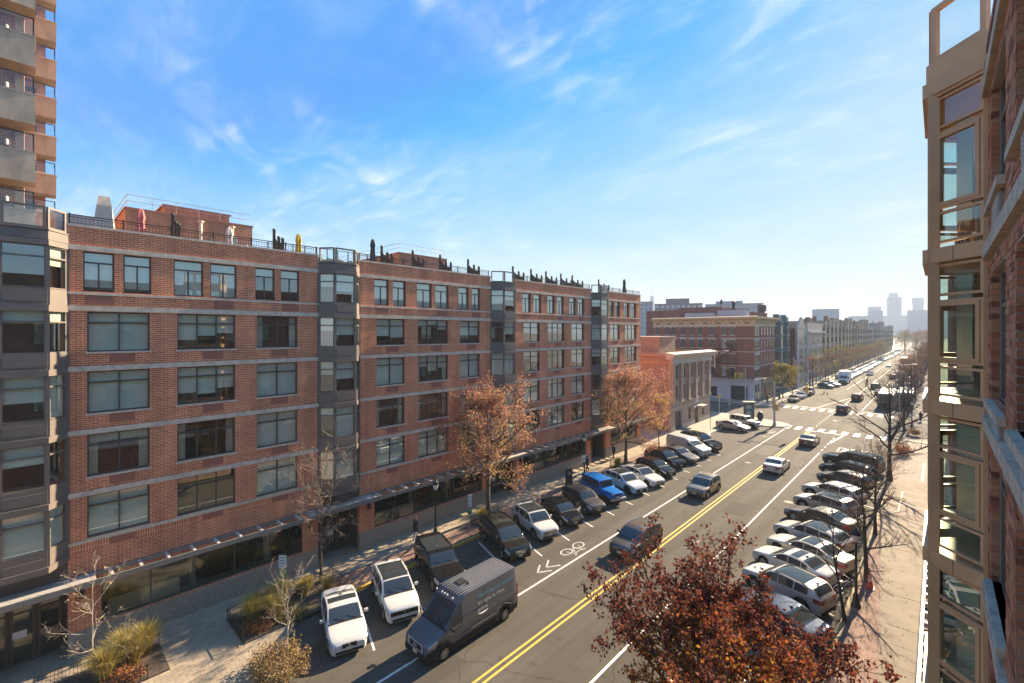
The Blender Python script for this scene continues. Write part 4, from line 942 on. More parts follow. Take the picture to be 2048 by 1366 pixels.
def hotel():
    t = thing('corner_brick_building', 'dark red brick corner building with white string courses and a tan cornice', 'building', (-29.5, 108.7, 0))
    RB = brickmat('dark_red_brick', (.27, .115, .075), (.235, .095, .062), (.28, .14, .10), bw=.22, bh=.075, ms=.006, var=.15)
    LIM = mat('white_stone_trim', (.58, .54, .50), .8); TAN = mat('tan_cornice', (.52, .40, .24), .7, var=.1); WW = mat('pale_shopfront', (.46, .44, .44), .8, var=.08)
    H = 17.2; L = 17.5; th = R(-5.0)     # the side wall leaves the street at 85 degrees
    dx, dy = -math.cos(th), -math.sin(th)*1.0
    D = 24.5; far = (dx*D, -dy*D*-1)
    P = [(0, 0), (0, L), (-D, L+2.1), (-D*math.cos(R(5)), D*math.sin(R(5)))]
    b = MB(); b.prism(P, 4.8, H); b.build('brick_wall', RB, t)
    b = MB(); b.prism([(0.02, -.02), (0.02, L), (-D, L+2.1), (-D*math.cos(R(5)), D*math.sin(R(5))-.02)], 0, 4.8); b.build('ground_storey', WW, t)
    so = R(-90)+th*-1*-1      # side-wall parts are turned with the wall
    ang = math.atan2(-dy, -dx)          # direction of the wall towards the corner
    wd = Vector((math.cos(R(175)), math.sin(R(175)), 0)); wn = Vector((-math.sin(R(5)), -math.cos(R(5)), 0))
    # frame: local x = outward normal, local y = along the wall, from the far end to the corner
    rz = math.atan2(wn.y, wn.x)
    def side(u, n=0.0): q = wd*(D-u) + wn*n; return q.x, q.y
    for z in (6.95, 10.15, 13.3, 16.3):
        h = 2.0
        for (f, w) in ((.03, 1.1), (.14, 1.1), (.21, 1.1), (.31, 1.2), (.41, 1.0), (.49, 1.0), (.60, 1.2), (.715, 1.1), (.79, 1.1)):
            x, y = side(f*D, .02); far_window(t, x, y, z-1.55, w, h, LIM, 'hood', rotz=rz, has_blind=(rng.random() < .18))
        b = MB(); x, y = side(0, 0); b.box(-.02, .06, 0, D, z-2.35, z-2.22); b.build('string_course', LIM, t, loc=(x, y, 0), rotz=rz)
        b = MB(); b.box(-.02, .07, -.05, L, z-2.35, z-2.22); b.build('string_course', LIM, t)
        for k in range(3): far_window(t, .02, .5+k*1.15, z-1.55, .8, h, LIM, 'hood')
        for k in range(5): far_window(t, .02, 5.6+k*2.35, z-1.55, 1.0, h, mat('brown_trim', (.30, .17, .13), .8), 'hood')
        b = MB(); b.box(-.02, .05, .2, 3.9, z+.25, z+.37); b.build('window_band', LIM, t)
    for (f, w, h) in ((.25, 5, 2.6), (.55, 3, 2.2), (.80, 3.6, 3.2)):
        x, y = side(f*D, .04); far_window(t, x, y, .6 if h < 3 else .2, w, h, WW, 'bare', rotz=rz)
    for u in (.6, 2.6): far_window(t, .05, u, .4, 1.4, 3.4, WW, 'bare')
    b = MB(); b.box(-.1, .6, 5.5, L, 3.7, 4.9); b.build('shop_fascia', mat('tan_fascia', (.34, .28, .19), .7), t)
    b = MB(); b.box(0, .08, 5.5, L, 0, 3.7); b.build('dark_shopfront', mat('shopfront_black', (.04, .035, .033), .4), t)
    b = MB(); b.box(-.1, .35, -.3, 5.4, 4.75, 5.05); b.build('storey_cornice', mat('grey_cornice', (.36, .35, .34), .8), t)
    b = MB(); x, y = side(0, 0); b.box(-.1, .35, 0, D+.3, 4.75, 5.05); b.build('storey_cornice', mat('grey_cornice', (.36, .35, .34), .8), t, loc=(x, y, 0), rotz=rz)
    # cornice with brackets and rosettes
    for nm, LL, loc, r in (('cornice', D+.35, (*side(0, 0), 0), rz), ('cornice', L, (0, 0, 0), 0)):
        b = MB(); b.box(-.1, .12, 0, LL, H-.55, H+1.1); b.yprism([(.1, H+.9), (.75, H+1.15), (.9, H+1.4), (.9, H+1.65), (-.3, H+1.75), (-.3, H+.9)], -.1, LL+.5)
        u = .4
        while u < LL: b.box(.1, .55, u, u+.22, H+.55, H+1.2); u += 1.55
        o = b.build(nm, TAN, t, loc=loc, rotz=r)
        q = MB(); u = 1.0; k = 0
        while u < LL-.8:
            if k % 2: q.lathe([(.17, .10), (.17, .17)], 8, (0, u+.3, H+.25), axis='x')
            else: q.box(.1, .165, u-.15, u+.9, H+.08, H+.42)
            u += 1.55; k += 1
        q.build('cornice_ornament', mat('ornament_brown', (.20, .10, .06), .8), o)
    b = MB(); b.prism(P, H+1.0, H+1.2); b.build('roof', mat('roof_tar', (.2, .19, .18), .9), t)
    # fire escape on the side wall
    fe = thing('fire_escape', 'black iron fire escape zigzagging down the side of the red corner building', 'fire escape', (-29.5, 108.7, 0))
    x, y = side(.63*D, 0); b = MB()
    for i, z in enumerate((7.0, 10.2, 13.35)):
        b.box(.02, 1.1, 0, 5.5, z-1.75, z-1.68)
        for u in range(12): b.box(1.06, 1.1, u*.5-.02, u*.5+.02, z-1.7, z-.75)
        b.box(1.05, 1.12, 0, 5.5, z-.78, z-.72)
        s = 1 if i % 2 else -1
        for n in (.35, .9): b.tube([(n, 2.75-s*2.2, z-1.7), (n, 2.75+s*2.2, z+1.45)], .05, 4)
        for k in range(9): f = (k+.5)/9; b.box(.35, .9, 2.75-s*2.2+s*4.4*f-.1, 2.75-s*2.2+s*4.4*f+.1, z-1.7+3.15*f-.02, z-1.7+3.15*f+.02)
    b.build('iron_stairs', BLACK, fe, loc=(x, y, 0), rotz=rz)
    for (x, y, w, l, h, lab) in ((-43, 113, 7, 3, 1.7, 'left pale plant box on the roof of the red corner building'), (-36, 114, 6, 4, 2.3, 'right pale plant box on the roof of the red corner building')):
        r = thing('roof_plant_box', lab, 'roof box', (x, y, H+1.2)); b = MB(); b.box(-w/2, w/2, 0, l, 0, h); b.build('wall', mat('pale_lilac_wall', (.48, .44, .45), .8), r); b = MB(); b.box(-w/2-.1, w/2+.1, -.1, l+.1, h, h+.12); b.build('coping', BLACK, r)
hotel()

def green_house():
    t = thing('green_bay_building', 'narrow dark green building with tiers of bay windows', 'building', (-30.2, 126.5, 0))
    GR = mat('dark_green_paint', (.045, .075, .085), .6, var=.15); TR = mat('green_trim', (.17, .22, .21), .6); SL_ = mat('slate_roof', (.10, .14, .14), .7)
    b = MB(); b.box(-14, 0, 0, 14.6, 0, 17.6); b.build('wall', GR, t)
    for u in (3.6, 10.6):
        b = MB(); b.prism(offset_poly(u, 2.4, 1.3, 1.3, 0), 4.5, 17.8); by = b.build('bay', GR, t)
        b = MB(); b.prism(offset_poly(u, 2.4, 1.3, 1.3, .25), 17.8, 18.1); b.prism(offset_poly(u, 2.2, 1.2, 1.1, -.05), 18.1, 19.3); b.prism(offset_poly(u, 1.6, .8, .7, 0), 19.3, 19.9); b.build('bay_roof', SL_, by)
        for z in (5.3, 8.5, 11.7, 14.9):
            for A, B in zip(offset_poly(u, 2.4, 1.3, 1.3, 0)[1:4], offset_poly(u, 2.4, 1.3, 1.3, 0)[2:5]):
                T, L, a = face_frame(A, B); q = T @ Vector((.03, L*.2, 0)); far_window(by, q.x, q.y, z, L*.6, 2.0, TR, 'hood', rotz=a)
            b = MB(); b.prism(offset_poly(u, 2.4, 1.3, 1.3, .12), z-.55, z-.3); b.build('bay_ledge', TR, by)
    b = MB(); b.box(0, .1, 0, 14.6, 0, 4.4); b.build('shopfront', mat('shopfront_black', (.04, .035, .033), .4), t)
green_house()

def stone_house():
    t = thing('stone_gable_building', 'pale grey stone building with a gabled end and rows of narrow windows', 'building', (-27.9, 142.0, 0))
    ST = mat('pale_mauve_stone', (.43, .36, .30), .85, var=.1); BR = brickmat('dark_side_brick', (.17, .075, .06), (.14, .06, .05), (.18, .1, .08), bw=.22, bh=.075, ms=.006)
    TR = mat('stone_trim', (.50, .46, .44), .8); L = 36.5; H = 16.6
    b = MB(); b.box(-.4, 0, 0, L, 0, H); b.build('front_wall', ST, t)
    b = MB(); b.box(-15, -.4, 0, L, 0, H-.2); b.build('side_wall', BR, t)
    b = MB(); b.yprism([(-.4, H), (0, H), (0, H), (-.4, H)], .3, 11.5); 
    b = MB(); b.xprism([(.3, H), (11.2, H), (7.4, H+2.2), (5.7, H+3.0), (4.0, H+2.2)], -.4, .02); b.build('gable', ST, t)
    b = MB(); b.box(-.3, .75, 12.6, L+.3, H-1.4, H-.9); b.build('cornice', TR, t)
    b = MB(); b.box(-.3, .1, 12.6, L, H-.9, H+1.6); b.build('attic', mat('tan_attic', (.40, .35, .29), .85), t)
    for z, h in ((1.2, 1.5), (4.3, 3.0), (8.0, 2.6), (11.9, 2.2)):
        for u in (3.0, 4.4, 5.8, 10.2, 15.0, 17.2, 19.4, 22.4, 24.6, 26.8, 30.0, 32.2, 34.2): far_window(t, .02, u, z, 1.0, h, TR)
        b = MB(); b.box(-.02, .12, 0, L, z-.7, z-.5); b.build('string_course', TR, t)
    b = MB(); b.box(.0, .35, 12.0, 12.5, 0, H); b.box(0, .2, -.1, .5, 0, H); b.build('pilaster', TR, t)
    w = thing('brick_warehouse', 'red brick block with a flat roof rising behind the pale stone gable', 'building', (-42.5, 128, 0))
    b = MB(); b.box(-22, 0, 0, 44, 0, 21.6); b.box(-15, -2, 6, 15, 21.6, 22.6); b.build('wall', brickmat('warehouse_brick', (.26, .105, .085), (.22, .09, .07), (.25, .14, .11), bw=.22, bh=.075, ms=.006), w)
    b = MB(); b.box(-22.1, .1, -.1, 44.1, 21.6, 21.8); b.build('coping', mat('coping_brown', (.30, .15, .11), .8), w)
    for (x, y, z) in ((-44, 131, 21.8),):
        d = thing('roof_dish', 'dark satellite dish on a mast on the red warehouse roof', 'dish', (x, y, z)); b = MB(); b.tube([(0, 0, 0), (0, 0, 1.6)], .06, 6); b.build('mast', BLACK, d); b = MB(); b.lathe([(.01, -.1), (.5, .05), (.75, .3)], 12, (0, 0, 1.9), axis='x', cap=False); b.build('dish', BLACK, d)
    q = thing('roof_tank', 'dark upright flue on the red warehouse roof', 'flue', (-44, 142, 21.8)); b = MB(); b.lathe([(.45, 0), (.45, 1.6), (.6, 1.7), (.35, 2.1), (.5, 2.6), (.1, 2.9)], 10); b.build('flue', BLACK, q)
    q = thing('roof_tank', 'pair of dark water tanks on the roof past the stone gable', 'tank', (-43, 166, 21.8))
    for k in (0, 2.6): b = MB(); b.lathe([(1.05, .6), (1.05, 2.6), (.05, 3.1)], 10, (0, k, 0)); b.box(-.5, .5, k-.5, k+.5, 0, .6); b.build('tank', mat('tank_wood', (.10, .08, .07), .8), q)
stone_house()

def row_houses():
    tones = [((.34, .25, .175), 'tan'), ((.36, .28, .20), 'buff'), ((.29, .20, .145), 'brown'), ((.36, .285, .21), 'sand'), ((.25, .175, .13), 'umber'), ((.34, .26, .18), 'ochre'), ((.27, .215, .19), 'dark brown'), ((.33, .29, .25), 'grey brown'), ((.24, .20, .185), 'smoke brown'), ((.30, .26, .23), 'stone grey'), ((.26, .20, .175), 'rust'), ((.32, .28, .25), 'dusty')]
    ordn = ['first', 'second', 'third', 'fourth', 'fifth', 'sixth', 'seventh', 'eighth', 'ninth', 'tenth', 'eleventh', 'twelfth']
    y = 179.5
    for k, (c, nm) in enumerate(tones):
        Lk = (16.5, 17.5, 18.5, 18, 20, 21, 22, 24, 30, 34, 40, 48)[k]; H = (18.0, 19.6, 18.2, 20.3, 17.6, 19.2, 21.0, 17.4, 19.0, 21.5, 16.5, 20.0)[k]
        t = thing('row_building', '%s row building with bay fronts, %s past the stone gable' % (nm, ordn[k]), 'building', (-28.6, y, 0), group='tan row buildings up the far side')
        m = mat('row_wall_'+nm.replace(' ', '_'), c, .85, var=.1, vscale=.5); TR = mat('row_trim', (.48, .42, .35), .8)
        b = MB(); b.box(-16, 0, 0, Lk-.05, 0, H); b.build('wall', m, t)
        b = MB(); b.box(-.3, .5, 0, Lk-.05, H-.3, H+.2); b.box(-.02, .2, 0, Lk-.05, 4.1, 4.4); b.box(-.02, .15, 0, Lk-.05, H-3.6, H-3.4); b.build('cornice', TR, t)
        b = MB(); b.box(-.05, .06, .5, Lk-.6, .4, 3.6); b.build('shopfront', mat('shopfront_black', (.04, .035, .033), .4), t)
        nb = 2 if Lk < 25 else 3
        for j in range(nb):
            u = Lk*(j+.5)/nb; b = MB(); b.prism(offset_poly(u, 2.3, 1.3, .9, 0), 4.5, H-.35); b.prism(offset_poly(u, 2.3, 1.3, .9, .1), H-.35, H+1.0); by = b.build('bay', m, t)
            for z in (5.2, 8.5, 11.8, 15.0):
                for A, B in zip(offset_poly(u, 2.3, 1.3, .9, 0)[1:4], offset_poly(u, 2.3, 1.3, .9, 0)[2:5]):
                    T, L, a = face_frame(A, B); q = T @ Vector((.02, L*.25, 0)); far_window(by, q.x, q.y, z, round(L*.5, 1), 1.9, TR, rotz=a)
        for z in (5.2, 8.5, 11.8, 15.0):
            for j in range(nb+1):
                u = min(max(.6, Lk*j/nb-.6), Lk-1.8); far_window(t, .02, u, z, 1.1, 1.9, TR)
        rr = random.Random(k); q = MB()
        for j in range(4): u = rr.uniform(1, Lk-3); n = rr.uniform(-12, -3); q = MB(); q.box(n-rr.uniform(.4, 1.4), n, u, u+rr.uniform(.6, 2.6), H, H+rr.uniform(.9, 2.6)); q.build('chimney' if j else 'stair_head', mat('roof_clutter_%d' % (j % 3), ((.20, .11, .085), (.30, .26, .22), (.14, .12, .11))[j % 3], .85), t)
        y += Lk+ (9 if k == 7 else 0)
row_houses()

def far_blocks():
    def blk(name, label, x, y, w, d, H, col, rows, cols, rot=None, wc=(.16, .17, .20), top=None, cat='building', wz=3.0, glint=False):
        rot = math.degrees(math.atan2(-y, -x)) + (rot or 0)      # main front towards the street's viewers
        t = thing(name, label, cat, (x, y, 0), R(rot))
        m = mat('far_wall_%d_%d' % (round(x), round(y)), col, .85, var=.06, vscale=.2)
        b = MB(); b.box(-d, 0, -w/2, w/2, 0, H)
        if top:
            for (a0, a1, h) in top: b.box(-d*.8, -d*.15, a0, a1, H, H+h)
        b.build('wall', m, t)
        b = MB(); b.box(-d-.2, .4, -w/2-.2, w/2+.2, H-.4, H+.3); b.build('cornice', m, t)
        if rows:
            fm = mat('far_pane_%d%d%d' % tuple(int(v*100) for v in wc), wc, .2); key = (w, cols, fm.name)
            q = MB(); q.box(-.1, .05, 0, w/cols*.55, 0, 1.7); me = q.mesh('window', fm, uv=False)
            for r in range(rows):
                for c in range(cols): link('window', me, t, (0, -w/2+w/cols*(c+.22), H-2.6-r*wz))
            q = MB(); q.box(-.1, .05, 0, 1.4, 0, 1.7); me2 = q.mesh('window', fm, uv=False)
            n = max(2, int(d/4))
            for r in range(rows):
                for c in range(n): link('window', me2, t, (-d+d/n*(c+.4), w/2, H-2.6-r*wz), R(90))
        return t
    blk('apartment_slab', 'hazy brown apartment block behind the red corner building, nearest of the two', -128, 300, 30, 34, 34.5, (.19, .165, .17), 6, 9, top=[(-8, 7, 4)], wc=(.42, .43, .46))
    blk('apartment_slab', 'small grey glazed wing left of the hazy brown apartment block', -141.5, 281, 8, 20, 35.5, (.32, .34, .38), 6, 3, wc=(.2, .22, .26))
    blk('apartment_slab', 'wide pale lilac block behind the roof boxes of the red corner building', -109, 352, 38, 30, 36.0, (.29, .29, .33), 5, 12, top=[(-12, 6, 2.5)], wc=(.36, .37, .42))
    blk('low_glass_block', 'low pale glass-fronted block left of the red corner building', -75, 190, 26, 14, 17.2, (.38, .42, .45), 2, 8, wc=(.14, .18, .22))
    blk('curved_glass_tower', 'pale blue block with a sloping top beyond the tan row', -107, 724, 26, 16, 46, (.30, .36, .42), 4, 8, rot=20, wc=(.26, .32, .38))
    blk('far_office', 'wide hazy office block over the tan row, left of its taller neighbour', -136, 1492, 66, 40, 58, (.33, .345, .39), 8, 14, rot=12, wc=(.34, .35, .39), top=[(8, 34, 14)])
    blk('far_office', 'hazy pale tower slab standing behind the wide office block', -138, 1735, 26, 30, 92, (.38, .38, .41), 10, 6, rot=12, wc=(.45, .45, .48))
    blk('far_tower', 'tallest hazy square tower at the end of the street, stepped top', -118, 2200, 36, 36, 146, (.34, .355, .40), 16, 7, rot=12, top=[(-13, 9, 16)])  # far towers painted paler blue-grey so the colour carries part of the haze
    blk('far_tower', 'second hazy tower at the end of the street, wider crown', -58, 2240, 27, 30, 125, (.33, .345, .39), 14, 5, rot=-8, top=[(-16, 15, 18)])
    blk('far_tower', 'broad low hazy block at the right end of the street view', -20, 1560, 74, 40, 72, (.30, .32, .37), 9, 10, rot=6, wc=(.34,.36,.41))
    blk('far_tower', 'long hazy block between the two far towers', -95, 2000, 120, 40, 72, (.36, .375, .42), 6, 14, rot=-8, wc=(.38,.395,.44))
    t = blk('needle_tower', 'very faint tapering tower with a spire, far behind the apartment blocks', -714, 1460, 17, 17, 108, (.42, .42, .5), 0, 0, rot=0)
    b = MB(); b.lathe([(9, 106), (6.7, 134), (6.4, 141), (.7, 142), (.5, 176)], 8, (-8, 0, 0)); b.build('spire', mat('spire_grey', (.4, .4, .48), .6), t)
far_blocks()
# ============================================================ vehicles
def pchip(pts):
    xs = np.array([p[0] for p in pts], float); ys = np.array([p[1] for p in pts], float)
    h = np.diff(xs); d = np.diff(ys)/h; m = np.zeros(len(xs))
    for i in range(1, len(xs)-1):
        if d[i-1]*d[i] > 0: w1, w2 = 2*h[i]+h[i-1], h[i]+2*h[i-1]; m[i] = (w1+w2)/(w1/d[i-1]+w2/d[i])
    m[0], m[-1] = d[0], d[-1]
    def f(x):
        i = int(min(max(np.searchsorted(xs, x)-1, 0), len(xs)-2)); t = (x-xs[i])/h[i]; t = min(max(t, 0), 1)
        return float(ys[i]*(2*t**3-3*t**2+1)+h[i]*m[i]*(t**3-2*t**2+t)+ys[i+1]*(-2*t**3+3*t**2)+h[i]*m[i+1]*(t**3-t**2))
    return f
CARGL = mat('car_glass', (.035, .042, .045), .04, spec=.75)
TYRE = mat('tyre_rubber', (.022, .022, .022), .9, spec=.15)
RIM = mat('alloy_rim', (.50, .50, .50), .32, .85)
RIMD = mat('dark_rim', (.06, .06, .065), .35, .6)
TRIM = mat('black_trim', (.022, .022, .023), .65, spec=.2)
CHROME = mat('chrome', (.72, .72, .72), .15, 1.0)
LAMP = mat('headlight_glass', (.34, .35, .36), .08, spec=.8)
TAIL = mat('taillight_red', (.34, .02, .018), .15)
PLATE = mat('plate_cream', (.62, .58, .42), .5)
PLATEW = mat('plate_white', (.66, .67, .66), .5)
AMBER = mat('amber_lamp', (.7, .25, .03), .2)
def paint(name, col, metal=0.0, rough=.32): return mat('paint_'+name, col, rough+.2, metal, coat=.9, spec=.0)
class Car:
    """body lofted through cross-sections along its length (x: 0 at the nose, towards the tail); then centred and turned nose to +x"""
    def __init__(s, **k):
        s.k = k; s.L, s.W, s.H = k['L'], k['W'], k['H']; s.wr = k.get('wr', .34); s.zs0 = k.get('zs', .24)
        s.ax = (k['fo'], k['fo']+k['wb']); s.ra = s.wr+k.get('gap', .055)
        s.zb_f, s.zt_f = pchip(k['belt']), pchip(k['top'])
        s.pl_f = pchip(k.get('plan', [(0, .76), (.12, .87), (.35, .945), (.9, 1.0), (s.L*.55, 1.0), (s.L-.7, .975), (s.L-.25, .92), (s.L, .84)]))
        s.tum = k.get('tum', .26); s.crown = k.get('crown', .05)
        xs = set(np.linspace(0, s.L, k.get('ns', 34)))
        xs |= {.05, .12, .22, s.L-.05, s.L-.12, s.L-.22}
        for a in s.ax:
            for t in np.linspace(-1, 1, 11): xs.add(a+s.ra*math.sin(t*math.pi/2))
        key = {0, s.L, *k['ws'], *k['rw']}
        for a, b in k['win']: key |= {a, b}
        if k.get('sunroof'): key |= set(k['sunroof'])
        xs = sorted(x for x in xs if 0 <= x <= s.L and all(abs(x-q) > .022 for q in key)); s.xs = sorted(set(xs) | key)
    def arch(s, x):
        z = s.zs0
        for a in s.ax:
            d = abs(x-a)
            if d < s.ra: z = max(z, s.wr+math.sqrt(s.ra**2-d*d))
        if x < .5: z = max(z, s.zs0+.0)
        return z
    def sec(s, x):
        zb, zt = s.zb_f(x), s.zt_f(x); zt = max(zt, zb+.012); w = s.W/2*s.pl_f(x); zs = min(s.arch(x), zb-.04); hgt = zt-zb
        wt = w*.985 - s.tum*max(hgt-.05, 0) - (.05 if hgt < .2 else .02); wt = max(wt, w*.5)
        cr = min(s.crown, hgt*.5)
        zr = zt-cr
        g0, g1 = .06, .90
        lw = lambda t: w*.985+(wt-w*.985)*t
        return [(w*.955, zs), (w*.995, zs+.30*(zb-zs)), (w, zs+.68*(zb-zs)), (w*.985, zb), (lw(g0), zb+(zr-zb)*g0), (lw(g1), zb+(zr-zb)*g1), (wt*.985, zr+cr*.25), (wt*.90, zr+cr*.55), (wt*.5, zr+cr*.92), (0, zt)]
    def P(s, x, t, side, off=0.0):
        """point on the body; t = 0 sill .. 9 roof centre line; pushed outwards by off"""
        c = s.sec(x); i = min(int(t), 8); f = t-i; y = c[i][0]*(1-f)+c[i+1][0]*f; z = c[i][1]*(1-f)+c[i+1][1]*f
        if off:
            dy, dz = c[i+1][0]-c[i][0], c[i+1][1]-c[i][1]; l = math.hypot(dy, dz) or 1; y += dz/l*off; z += -dy/l*off
        return (s.L/2-x, side*y, z)
    def patch(s, b, x0, x1, t0, t1, side, off=.006, n=4, nt=2, m=0):
        g = [[s.P(x0+(x1-x0)*i/n, t0+(t1-t0)*j/nt, side, off) for j in range(nt+1)] for i in range(n+1)]
        for i in range(n):
            for j in range(nt):
                q = [g[i][j], g[i+1][j], g[i+1][j+1], g[i][j+1]]
                b.face(q if side < 0 else q[::-1], m)
        e = [[s.P(x0+(x1-x0)*i/n, t0+(t1-t0)*j/nt, side, -.01) for j in (0, nt)] for i in range(n+1)]
        for i in range(n):      # thickness along the long edges
            b.face([g[i][0], g[i+1][0], e[i+1][0], e[i][0]], m); b.face([g[i][nt], g[i+1][nt], e[i+1][1], e[i][1]], m)
    def make(s, label, pm, group='cars parked nose out along the left kerb'):
        k = s.k; root = thing(k.get('name', 'parked_car'), label, k.get('cat', 'car'), group=group)
        secs = [s.sec(x) for x in s.xs]; body = MB(); ws, rw, sunr = MB(), MB(), MB(); win = {}
        V = lambda i, j, sd: (s.L/2-s.xs[i], sd*secs[i][j][0], secs[i][j][1])
        for i in range(len(s.xs)-1):
            xm = (s.xs[i]+s.xs[i+1])/2; hg = s.zt_f(xm)-s.zb_f(xm)
            for j in range(9):
                for sd in (1, -1):
                    q = [V(i, j, sd), V(i, j+1, sd), V(i+1, j+1, sd), V(i+1, j, sd)]
                    if sd < 0: q = q[::-1]
                    tgt = body
                    if j >= 7 and k['ws'][0] < xm < k['ws'][1]: tgt = ws
                    elif j >= 7 and k['rw'][0] < xm < k['rw'][1] and k.get('rearglass', True): tgt = rw
                    elif j >= 7 and k.get('sunroof') and k['sunroof'][0] < xm < k['sunroof'][1]: tgt = sunr
                    elif j == 4 and hg > .16:
                        for wi, (a, b_) in enumerate(k['win']):
                            if a < xm < b_: tgt = win.setdefault((wi, sd), MB())
                    tgt.face(q)
        for i, fl in ((0, 1), (len(s.xs)-1, -1)):
            pts = [V(i, j, 1) for j in range(10)] + [V(i, j, -1) for j in range(8, -1, -1)]
            body.face(pts[::fl])
        me = body.mesh('body', pm, smooth=None, uv=False); weld(me); PAINT_ME.add(me.name); link('body', me, root)
        for nm, b_ in [('windshield', ws), ('rear_window', rw), ('sunroof', sunr)] + [('side_window', w) for w in win.values()]:
            if b_.f: me = b_.mesh(nm, CARGL, smooth=None, uv=False); weld(me); link(nm, me, root)
        b = MB(); zc = s.wr+.1
        b.box(-s.L/2+.12, s.L/2-.12, -s.W*.36, s.W*.36, .17, .62); b.box(-s.L/2+.3, s.L/2-.3, -s.W*.47, s.W*.47, .20, s.zs0+.06)
        for a in s.ax: b.box(s.L/2-a-s.ra, s.L/2-a+s.ra, -s.W*.44, s.W*.44, .3, s.wr*2+.02)
        b.build('underbody', TRIM, root, uv=False)
        rm = k.get('rim', RIM); r = s.wr; tw = k.get('tw', .22)
        key = ('wheel', r, rm.name, tw, k.get('spokes', 5))
        if key not in WC:
            b = MB(); b.lathe([(r*.64, -tw/2), (r*.92, -tw/2), (r, -tw/2+.035), (r, tw/2-.035), (r*.92, tw/2), (r*.64, tw/2)], 20, axis='y', cap=False)
            q = MB(); q.lathe([(r*.66, tw/2-.06), (r*.66, tw/2-.005), (r*.60, tw/2-.012), (r*.58, tw/2-.06), (.001, tw/2-.07)], 20, axis='y', cap=False, m=0)
            for z in range(k.get('spokes', 5)):
                T = Matrix.Rotation(2*math.pi*z/k.get('spokes', 5), 4, 'Y'); q.box(.03, r*.61, tw/2-.065, tw/2-.012, -r*.085, r*.085, 0, T)
            q.lathe([(.07, tw/2-.07), (.065, tw/2-.008), (.001, tw/2-.004)], 10, axis='y', cap=False)
            d = MB(); d.lathe([(r*.62, tw/2-.068), (.001, tw/2-.069)], 16, axis='y', cap=False)  # black disc standing in for the shade between the spokes
            WC[key] = (b.mesh('tyre', TYRE, smooth=40, uv=False), q.mesh('rim', rm, smooth=30, uv=False), d.mesh('brake_shadow', TRIM, uv=False))
        for a in s.ax:
            for sd in (1, -1):
                w = s.W/2*s.pl_f(a); t = link('wheel', WC[key][0], root, (s.L/2-a, sd*(w-tw/2-.012), r), 0 if sd > 0 else math.pi)
                link('rim', WC[key][1], t); link('spoke_shade_disc', WC[key][2], t)
        # doors: panels a few millimetres proud, each with its handle
        for (a, c) in k.get('doors', []):
            for sd in (1, -1):
                b = MB(); s.patch(b, a+.012, c-.012, .35, 3.0, sd, .006, n=8, nt=3); me = b.mesh('door', pm, smooth=50, uv=False); PAINT_ME.add(me.name); d = link('door', me, root)
                b = MB(); s.patch(b, c-.27, c-.09, 2.62, 2.74, sd, .035, n=2, nt=1); me = b.mesh('handle', k.get('handle', pm), uv=False)
                if not k.get('handle'): PAINT_ME.add(me.name)
                link('handle', me, d)
                b = MB(); s.patch(b, a, c, .02, .3, sd, .012, n=4, nt=1); link('side_skirt', b.mesh('side_skirt', k.get('skirt', TRIM), uv=False), d)
        for sd in (1, -1):
            h = k['hl']; b = MB(); s.patch(b, h[0], h[1], h[2], max(h[3], 4.6) if h[1] > .2 else h[3], sd, .012, n=5, nt=3)
            c = s.sec(h[0]); link('headlight', b.mesh('headlight', LAMP, smooth=50, uv=False), root)
            h = k['tl']; b = MB(); s.patch(b, h[0], h[1], h[2], h[3], sd, .012, n=3, nt=2)
            x = -s.L/2-.012; c = s.sec(s.L); y0, y1 = c[2][0]*.52, c[2][0]*.98; za = c[2][1] if len(h) < 5 else h[4]; zb = c[3][1]-.0 if len(h) < 6 else h[5]
            b.box(x, x+.03, min(sd*y0, sd*y1), max(sd*y0, sd*y1), za, zb); link('taillight', b.mesh('taillight', TAIL, uv=False), root)
            xm = k['ws'][0]+k.get('mx', .42); q = s.P(xm, 4.0, sd); b = MB(); b.cbox((q[0], q[1]+sd*.16, q[2]+.09), (.11, .20, .15)); b.box(q[0]-.03, q[0]+.03, min(q[1]-sd*.02, q[1]+sd*.1), max(q[1]-sd*.02, q[1]+sd*.1), q[2]+.0, q[2]+.05)
            me = b.mesh('mirror', k.get('mirror', pm), smooth=None, uv=False)
            if 'mirror' not in k: PAINT_ME.add(me.name)
            mo = link('mirror', me, root); bev(mo, .03)
        X = s.L/2
        g = k['grille']      # half width, z0, z1, style
        b = MB(); b.box(X-.06, X+.014, -g[0], g[0], g[1], g[2], 0)
        st = g[3] if len(g) > 3 else 'bars'
        if st == 'kidney':
            b = MB()
            for sd in (1, -1): b.box(X-.06, X+.014, min(sd*.03, sd*g[0]), max(sd*.03, sd*g[0]), g[1], g[2], 0); b.box(X, X+.022, min(sd*.03, sd*g[0]), max(sd*.03, sd*g[0]), g[2], g[2]+.025, 1)
        elif st == 'slots':
            for j in range(8): y = -g[0]+2*g[0]*j/7; b.box(X, X+.03, y-.03, y+.03, g[1], g[2], 2)
        else:
            n = 4 if st == 'bars' else 2
            for j in range(n): z = g[1]+(g[2]-g[1])*(j+.6)/n; b.box(X, X+.024, -g[0]+.03, g[0]-.03, z-.012, z+.012, 1)
            b.box(X-.02, X+.02, -g[0]-.015, g[0]+.015, g[2], g[2]+.022, 1)
        me = b.mesh('grille', [TRIM, k.get('gm', CHROME), pm], uv=False); link('grille', me, root)
        b = MB(); b.box(X-.06, X+.016, -s.W*.34, s.W*.34, s.zs0+.03, s.zs0+.15); 
        for sd in (1, -1): b.box(X-.10, X-.01, min(sd*s.W*.34, sd*s.W*.385), max(sd*s.W*.34, sd*s.W*.385), s.zs0+.08, s.zs0+.24)
        link('lower_intake', b.mesh('lower_intake', TRIM, uv=False), root)
